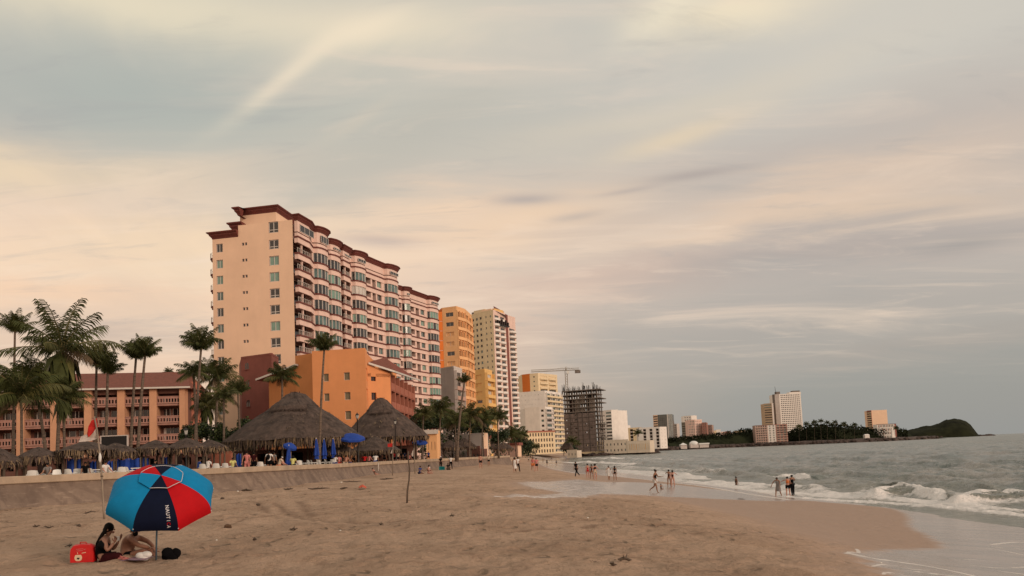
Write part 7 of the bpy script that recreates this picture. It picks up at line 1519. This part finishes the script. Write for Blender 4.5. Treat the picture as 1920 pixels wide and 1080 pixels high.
# ------------------------------------------------------------------ the beach umbrella and the couple under it
UB = mat('bright_blue_nylon', (.003, .20, .42), .75, .05, 6, spec=.15); UR = mat('red_nylon', (.45, .004, .008), .75, .05, 6, spec=.15); UN = mat('dark_navy_nylon', (.004, .007, .024), .8, .1, 6, spec=.12); WP = mat('white_piping', (.62, .60, .62), .6, .05, 6)
def hero_ground(px, py): return on_beach(px, py)
Du = 13.6
def umbrella():
    foot = P(292.5, 1057, Du); gz = bz(foot.x, Du); root = thing('beach_umbrella', (foot.x, Du, gz), 'open beach umbrella with blue, red and navy panels tilted towards the water', 'beach umbrella')
    k = Du / F_PX; apex = P(302, 893, Du - .30); rimc = P(293.5, 935, Du - .02); ax = (apex - rimc); hgt = .50; vdir_ = Vector((.20, -.50, .84)).normalized(); rimc = apex - vdir_ * hgt; Rr = 96 * k
    # basis of the rim plane, matched to where the corners show
    e1 = Vector((1, 0, 0)); e1 = (e1 - vdir_ * e1.dot(vdir_)).normalized(); e2 = vdir_.cross(e1)
    def cp(an, t, sag=0): # t 0 apex .. 1 rim
        r_ = Rr * sin(t * pi / 2 * .98) ** 1.0; h = hgt * (1 - cos(t * pi / 2)) ; h = hgt * t ** 1.75
        return apex - vdir_ * h * (1) + (e1 * cos(an) + e2 * sin(an)) * r_ * (1 - sag)
    cols = [UN, UR, UB, UB, UN, UR, UB, UB]; a0 = R(-113 + 14)
    panels = []
    for i in range(8):
        A0 = a0 + i * pi / 4; A1 = A0 + pi / 4; mb = MB(); nt, na = 10, 8; vs = []
        def pt(t, f, off=0, A0=A0, A1=A1):
            u = 4 * f * (1 - f); an = lerp(A0, A1, f); base_ = cp(A0, t).lerp(cp(A1, t), f); rnd = cp(an, t); return base_.lerp(rnd, .25) + (apex - rimc).normalized() * (off + .016 * u * sin(pi * t)) + (rimc - base_) * (.035 * u * t ** 4)
        for j in range(nt + 1):
            for q in range(na + 1): vs.append(pt(lerp(.20, 1, j / nt), q / na))
        for q in range(na + 1): p_ = pt(1, q / na); vs.append(p_ - vdir_ * .055 + (rimc - p_).normalized() * .004)
        mb.add(vs, [(j * (na + 1) + q, j * (na + 1) + q + 1, (j + 1) * (na + 1) + q + 1, (j + 1) * (na + 1) + q) for j in range(nt + 1) for q in range(na)], cols[i], True)
        pan = mb.build('canopy_panel', root); panels.append((pan, pt, i))
        vm = MB(); vs = [pt(lerp(.0, .27, j / 4), q / na, .022 + .01 * (j == 4)) for j in range(5) for q in range(na + 1)]
        vm.add(vs, [(j * (na + 1) + q, j * (na + 1) + q + 1, (j + 1) * (na + 1) + q + 1, (j + 1) * (na + 1) + q) for j in range(4) for q in range(na)], cols[i], True)
        vent = vm.build('vent_panel', root)
        wp = MB(); wp.tube([pt(.27, q / na, .036) for q in range(na + 1)], .0055, WP, 5)
        if i not in (6, 7): wp.build('piping', vent)
        rb = MB(); rb.tube([cp(A0, t) - vdir_ * .012 for t in (.02, .2, .4, .6, .8, 1.0)], .004, WP, 4); rb.ell(cp(A0, 1.0), (.01, .01, .01), WP, 6, 4); rb.build('rib', root)
    pl = MB(); topj = apex - vdir_ * .06; knee = P(294.5, 975, Du - .06); pl.tube([foot + Vector((0, 0, -.15)), P(293.3, 1020, Du), knee], .0165, mat('steel_blue_pole', (.10, .15, .19), .4, .1, 4, metal=.4), 10); pl.tube([knee, topj], .013, mat('steel_blue_pole', (.10, .15, .19)), 8); po = pl.build('pole', root)
    kb = MB(); kb.ell(knee, (.028, .028, .03), IRON, 8, 6); kb.build('tilt_joint', po)
    fn = MB(); fn.tube([apex, apex + vdir_ * .045], [.014, .007], IRON, 8); fn.build('finial', root)
    # lettering down the navy panel
    pan, pt, _ = panels[0]
    word = 'NAUTICA'; n_ = len(word); P_ = {}
    for i, ch in enumerate(word):
        t = lerp(.58, .965, i / (n_ - 1)); f = .79
        o = pt(t, f, .006); dn = (pt(t + .02, f, .006) - o).normalized(); rt = (pt(t, f + .05, .006) - o); rt = (rt - dn * rt.dot(dn)).normalized(); nn = dn.cross(rt)
        cu = bpy.data.curves.new('t', 'FONT'); cu.body = ch; cu.size = .080; cu.align_x = 'CENTER'; cu.align_y = 'CENTER'; cu.extrude = .0005; cu.offset = .0012; to = bpy.data.objects.new('t', cu); COL.objects.link(to)
        P_[i] = (to, o, dn, rt, nn)
    dg = bpy.context.evaluated_depsgraph_get(); dg.update(); lt = MB()
    for i, (to, o, dn, rt, nn) in P_.items():
        me = bpy.data.meshes.new_from_object(to.evaluated_get(dg)); base_ = o
        lt.add([base_ + dn * v.co.x + rt * v.co.y * 1.0 - nn * (v.co.z + .002) * (1 if nn.dot(Vector((0, -1, 0))) < 0 else -1) for v in me.vertices], [tuple(p.vertices) for p in me.polygons], WP if i not in (3, 5) else (UR if i == 5 else WP)); bpy.data.objects.remove(to)
    lt.build('lettering', pan)
umbrella()

def hero_people():
    k0 = 13.6 / F_PX / 8.727; gx, gy = 130, 960                      # crop pixel -> place, at the couple's distance
    def Q(cx, cy, dy=0): return P(gx + cx / 8.727, gy + cy / 8.727, 13.45 + dy)
    SKW, SKM = mat('warm_tan_skin', (.30, .15, .10), .55, .08, 10), mat('sunburnt_tan_skin', (.34, .16, .10), .55, .10, 10)
    # woman: seated, facing right
    o = Q(640, 868); g = bz(o.x, o.y); root = thing('person', (o.x, o.y, g), 'long haired person in black top and dark maroon skirt sitting beside the red bag', 'person', 'couple under the beach umbrella')
    L = lambda v: v - root.location
    def nd(cx, cy, dy, r): return (L(Q(cx, cy, dy)), r * k0 if not isinstance(r, tuple) else (r[0] * k0, r[1] * k0))
    N = dict(pel=nd(580, 770, 0, (105, 120)), sp=nd(545, 660, 0, (88, 105)), ch=nd(560, 545, 0, (88, 110)), cl=nd(580, 450, 0, (62, 92)), nk=nd(620, 385, 0, 36), jw=nd(652, 335, -.0, 44), hd=nd(662, 270, 0, 68), tp=nd(652, 225, 0, 56),
             s1=nd(575, 470, -.17, 44), e1=nd(620, 640, -.23, 34), w1=nd(735, 500, -.14, 22), s2=nd(590, 470, .17, 44), e2=nd(720, 610, .20, 32), w2=nd(800, 490, .06, 22),
             h1=nd(610, 790, -.10, 82), k1=nd(800, 700, -.20, 58), a1=nd(850, 835, -.12, 34), t1=nd(925, 845, -.14, 24), h2=nd(610, 790, .10, 82), k2=nd(820, 720, .22, 58), a2=nd(980, 820, .05, 34), t2=nd(1040, 800, .0, 24))
    E = [('pel', 'sp'), ('sp', 'ch'), ('ch', 'cl'), ('cl', 'nk'), ('nk', 'jw'), ('jw', 'hd'), ('hd', 'tp'), ('cl', 's1'), ('s1', 'e1'), ('e1', 'w1'), ('cl', 's2'), ('s2', 'e2'), ('e2', 'w2'), ('pel', 'h1'), ('h1', 'k1'), ('k1', 'a1'), ('a1', 't1'), ('pel', 'h2'), ('h2', 'k2'), ('k2', 'a2'), ('a2', 't2')]
    ex = MB(); g_ = lambda n: N[n][0]
    hand(ex, g_('w1'), Vector((.35, .0, .95)), -1, .95, SKW, curl=60); hand(ex, g_('w2'), Vector((.5, 0, .85)), 1, .95, SKW, curl=18)
    hd = L(Q(662, 278)); ex.ell(hd + Vector((.082, 0, -.012)), (.018, .012, .016), SKW, 8, 5); ex.ell(hd + Vector((.055, 0, -.062)), (.03, .03, .02), SKW, 8, 5)
    for s in (-1, 1): ex.ell(hd + Vector((.066, s * .030, .012)), (.008, .013, .007), HAIR, 6, 4); ex.ell(hd + Vector((-.005, s * .074, -.005)), (.018, .009, .026), SKW, 6, 5)
    ex.ell(hd + Vector((.074, 0, -.045)), (.009, .02, .006), C_RED, 6, 4)
    skin_ob('body', N, E, 'pel', (SKW, ex), root, 2)
    def wrap(name, keys, m, grow, extra=None, sub=2):
        n2 = {a: (N[a][0], tuple(r * grow + .008 for r in (N[a][1] if isinstance(N[a][1], tuple) else (N[a][1],) * 2))) for a in keys}; e2 = [e for e in E if e[0] in n2 and e[1] in n2]
        for nm, a, v in (extra or []): n2[nm] = v; e2.append((a, nm))
        skin_ob(name, n2, e2, keys[0], m, root, sub)
    wrap('top', ['ch', 'sp', 'pel'], C_BLACK, 1.09, [('m1', 'ch', nd(550, 520, -.19, 66)), ('m2', 'ch', nd(570, 500, .19, 52)), ('m3', 'm1', nd(575, 600, -.225, 52))])
    wrap('skirt', ['pel', 'h1', 'h2', 'k1', 'k2'], C_MAR, 1.13, [('q1', 'k1', nd(820, 780, -.18, 72)), ('q2', 'k2', nd(830, 780, .18, 60)), ('q3', 'h1', nd(700, 780, -.12, 100))])
    h = MB(); h.ell(Q(648, 255), (.083, .088, .092), HAIR, 12, 8); h.ell(Q(600, 300), (.05, .075, .07), HAIR, 10, 7)
    for i in range(9):
        dy = -.06 + .015 * i; h.tube([Q(615, 275, dy), Q(560, 340, dy * 1.3), Q(500, 430, dy * 1.5), Q(450, 520, dy * 1.4), Q(430, 590, dy)], [.035, .034, .03, .024, .01], HAIR, 6)
    h.build('hair', root)
    ph = MB(); q = Q(790, 440, -.02); ph.box(q.x - .03, q.x + .035, q.y - .004, q.y + .006, q.z - .03, q.z + .045, PLASTIC); tag(ph.build('snack_wrapper', loc=tuple(q)), 'small white wrapper held in front of the long haired person', 'wrapper')
    # man: seated behind, leaning on a knee
    o = Q(950, 850, .45); g = bz(o.x, o.y); root = thing('person', (o.x, o.y, g), 'bare chested person in a dark cap sitting behind the umbrella pole', 'person', 'couple under the beach umbrella')
    N = dict(pel=nd(945, 715, .45, (88, 100)), sp=nd(940, 610, .45, (104, 118)), ch=nd(975, 500, .45, (108, 128)), cl=nd(1020, 430, .45, (78, 96)), nk=nd(1055, 375, .45, 44), jw=nd(1070, 345, .45, 52), hd=nd(1078, 305, .45, 66), tp=nd(1075, 272, .45, 56),
             s1=nd(990, 430, .26, 50), e1=nd(1130, 545, .20, 38), w1=nd(1310, 580, .30, 26), s2=nd(1140, 420, .60, 52), e2=nd(1290, 480, .60, 40), w2=nd(1380, 570, .50, 28),
             h1=nd(960, 735, .34, 76), k1=nd(1240, 640, .30, 56), c1=nd(1290, 730, .3, 50), a1=nd(1330, 830, .28, 34), t1=nd(1400, 860, .22, 26), h2=nd(960, 735, .56, 76), k2=nd(1340, 600, .55, 54), a2=nd(1420, 800, .55, 34), t2=nd(1470, 820, .5, 26))
    E = E[:13] + [('pel', 'h1'), ('h1', 'k1'), ('k1', 'c1'), ('c1', 'a1'), ('a1', 't1'), ('pel', 'h2'), ('h2', 'k2'), ('k2', 'a2'), ('a2', 't2')]
    ex = MB(); hand(ex, g_('w1'), Vector((.9, 0, -.25)), -1, 1.0, SKM, curl=45); hand(ex, g_('w2'), Vector((.5, 0, -.8)), 1, 1.0, SKM, curl=45); hd = L(Q(1078, 312, .45))
    ex.ell(hd + Vector((.03, -.078, -.01)), (.014, .018, .018), SKM, 8, 5); ex.ell(hd + Vector((-.072, -.02, 0)), (.01, .018, .026), SKM, 6, 5); ex.ell(hd + Vector((.076, .0, 0)), (.01, .018, .026), SKM, 6, 5)
    for s in (-.018, .052): ex.ell(hd + Vector((s, -.07, .01)), (.012, .007, .006), HAIR, 6, 4)
    ex.ell(hd + Vector((.02, -.068, -.042)), (.02, .008, .006), C_MAR, 6, 4)
    skin_ob('body', N, E, 'pel', (SKM, ex), root, 2)
    wrap('shorts', ['pel', 'h1', 'h2'], C_BLACK, 1.12, [('q1', 'h1', nd(1080, 690, .32, 72)), ('q2', 'h2', nd(1100, 680, .56, 70))])
    c = MB(); c.ell(Q(1077, 280, .45), (.083, .088, .06), C_MAR, 12, 7); c.ell(Q(1095, 308, .34), (.05, .06, .01), C_MAR, 8, 4); c.build('cap', root)
    b = MB(); b.ell(Q(1080, 358, .39), (.05, .045, .045), HAIR, 10, 6); b.build('beard', root)
    # bag, towel bundle, black bag, slippers, cloth
    o = Q(235, 880, -.02); g = bz(o.x, o.y); root = thing('cooler_bag', (o.x, o.y, g), 'bright red insulated bag with a pale apple emblem on the sand', 'bag')
    RB = mat('red_vinyl', (.60, .015, .015), .45, .08, 8); mb = MB(); w0, d0, h0 = .205, .13, .315; n = 9
    prof = [(-1, 0), (-1.02, .45), (-.98, .75), (-.72, .95), (0, 1.0), (.72, .97), (.98, .8), (1.03, .45), (1, 0)]
    fr = [(root.location.x + x * w0, root.location.y - d0 * .5, g + z * h0) for x, z in prof]; bk = [(x, y + d0, z) for x, y, z in fr]; m_ = [(x, y + d0 * .5, z + .012) for x, y, z in fr]
    fr2 = [(root.location.x + (x - root.location.x) * .97, y - .012, g + (z - g) * .97 + .004) for x, y, z in fr]
    allv = fr2 + fr + m_ + bk; mb.add(allv, [tuple(range(n))] + [(j * n + i, (j + 1) * n + i, (j + 1) * n + i + 1, j * n + i + 1) for j in range(3) for i in range(n - 1)] + [tuple(range(3 * n, 4 * n))[::-1]], RB); mb.build('bag_body', root)
    zf = root.location.y - d0 * .5 - .0135
    zp = MB(); zp.tube([(x, y - .0, z) for x, y, z in m_[1:-1]], .006, C_PINK, 4); zp.build('zip', root)
    hn = MB(); hn.tube([(root.location.x - .06, root.location.y, g + h0 + .0), (root.location.x - .05, root.location.y - .02, g + h0 + .035), (root.location.x + .05, root.location.y - .02, g + h0 + .035), (root.location.x + .06, root.location.y, g + h0)], .009, RB, 5); hn.build('handle', root)
    CR_ = mat('cream_print', (.72, .55, .36), .6, .05, 6); BX = root.location.x - .055
    def disc(mb, cx, cz, rx, rz, m, off=0, n=16, f=None): mb.add([(cx, zf - off, cz)] + [(cx + rx * cos(2 * pi * i / n) * (f(i) if f else 1), zf - off, cz + rz * sin(2 * pi * i / n) * (f(i) if f else 1)) for i in range(n)], [(0, 1 + (i + 1) % n, 1 + i) for i in range(n)], m)
    em = MB(); disc(em, BX, g + .085, .068, .062, CR_, 0, 24, lambda i: 1 - .16 * (i in (5, 6, 7)) + .07 * (i in (3, 9)) - .08 * (i in (17, 18, 19))); disc(em, BX - .012, g + .078, .012, .013, HAIR, .001); disc(em, BX + .012, g + .078, .012, .013, HAIR, .001); em.add([(BX - .022, zf - .001, g + .072), (BX, zf - .001, g + .052), (BX + .022, zf - .001, g + .072)], [(0, 1, 2)], HAIR); em.add([(BX - .012, zf - .0005, g + .15), (BX - .002, zf - .0005, g + .15), (BX - .012, zf - .0005, g + .185), (BX - .02, zf - .0005, g + .18)], [(0, 1, 2, 3)], CR_); em.build('emblem', root)
    tx = MB()
    for (x, z, w_, h_) in ((.045, .165, .075, .012), (-.03, .235, .13, .008), (-.03, .205, .11, .008), (.06, .225, .035, .01)):
        tx.add([(root.location.x + x - w_ / 2, zf - .0012, g + z - h_ / 2), (root.location.x + x + w_ / 2, zf - .0012, g + z + h_ * .6), (root.location.x + x + w_ / 2, zf - .0012, g + z + h_ * 1.5), (root.location.x + x - w_ / 2, zf - .0012, g + z + h_ / 2)], [(0, 1, 2, 3)], C_PINK if z > .17 else CR_)
    tx.build('printed_marks', root)
    rr = random.Random(4)
    def bundle(name, cx, cy, dy, rx, rz, m, label, cat, lobes, jit=.06):
        o = Q(cx, cy, dy); g = bz(o.x, o.y); mb = MB()
        for (dx, dz, r_) in lobes: mb.ell((o.x + dx, o.y + rr.uniform(-.02, .02), g + dz), (r_ * rx, r_ * .8, r_ * rz), m, 14, 10, jit=jit, rnd=rr)
        ob = mb.build(name, loc=(o.x, o.y, g)); tag(ob, label, cat); return ob
    bundle('towel', 1215, 800, -.02, 1.25, .8, PLASTIC, 'white crumpled towel bundle between the seated couple and the pole', 'towel', [(-.045, .09, .075), (.05, .10, .08), (.0, .05, .08)], .04)
    bb = bundle('black_bag', 1655, 755, .2, 1.0, 1.0, C_BLACK, 'black soft bag of two round lumps right of the umbrella pole', 'bag', [(-.045, .11, .105), (.09, .10, .095), (-.10, .045, .06), (.02, .05, .12)], .05)
    def legs():
        o = Q(1200, 810, -.1); g = bz(o.x, o.y); return o, g
    for cx, lab, m in ((855, 'left pink slipper in front of the skirt', C_PINK), (915, 'right pink slipper in front of the skirt', C_PINK)):
        o = Q(cx, 862, -.18); g = bz(o.x, o.y); mb = MB(); mb.ell((o.x, o.y, g + .015), (.05, .11, .014), m, 12, 5); mb.tube([(o.x - .045, o.y - .02, g + .02), (o.x, o.y - .05, g + .05), (o.x + .045, o.y - .02, g + .02)], .01, m, 5); tag(mb.build('slipper', loc=(o.x, o.y, g)), lab, 'slipper', 'slippers on the blanket')
    o = Q(1050, 860, -.1); g = bz(o.x, o.y); n = 9; mb = MB(); vs = [(o.x + (i / (n - 1) - .5) * .62, o.y - .22 + j * .15, bz(o.x, o.y) + .022 + rr.uniform(0, .02)) for j in range(4) for i in range(n)]
    mb.add(vs, [(j * n + i, j * n + i + 1, (j + 1) * n + i + 1, (j + 1) * n + i) for j in range(3) for i in range(n - 1)], mat('striped_blanket', (.34, .18, .20), .9, .4, 22, stretch=(1, .1, 1), alt=(.10, .10, .16))); tag(mb.build('blanket', loc=(o.x, o.y, g)), 'thin striped blanket spread in front of the couple', 'blanket')
    o = Q(425, 850, .05); g = bz(o.x, o.y); mb = MB(); mb.ell((o.x, o.y, g + .09), (.03, .05, .11), mat('mint_plastic', (.30, .42, .36), .5, .1, 5), 10, 7); tag(mb.build('bottle_pouch', loc=(o.x, o.y, g)), 'mint coloured pouch squeezed between red bag and skirt', 'pouch')
hero_people()
finish_people()
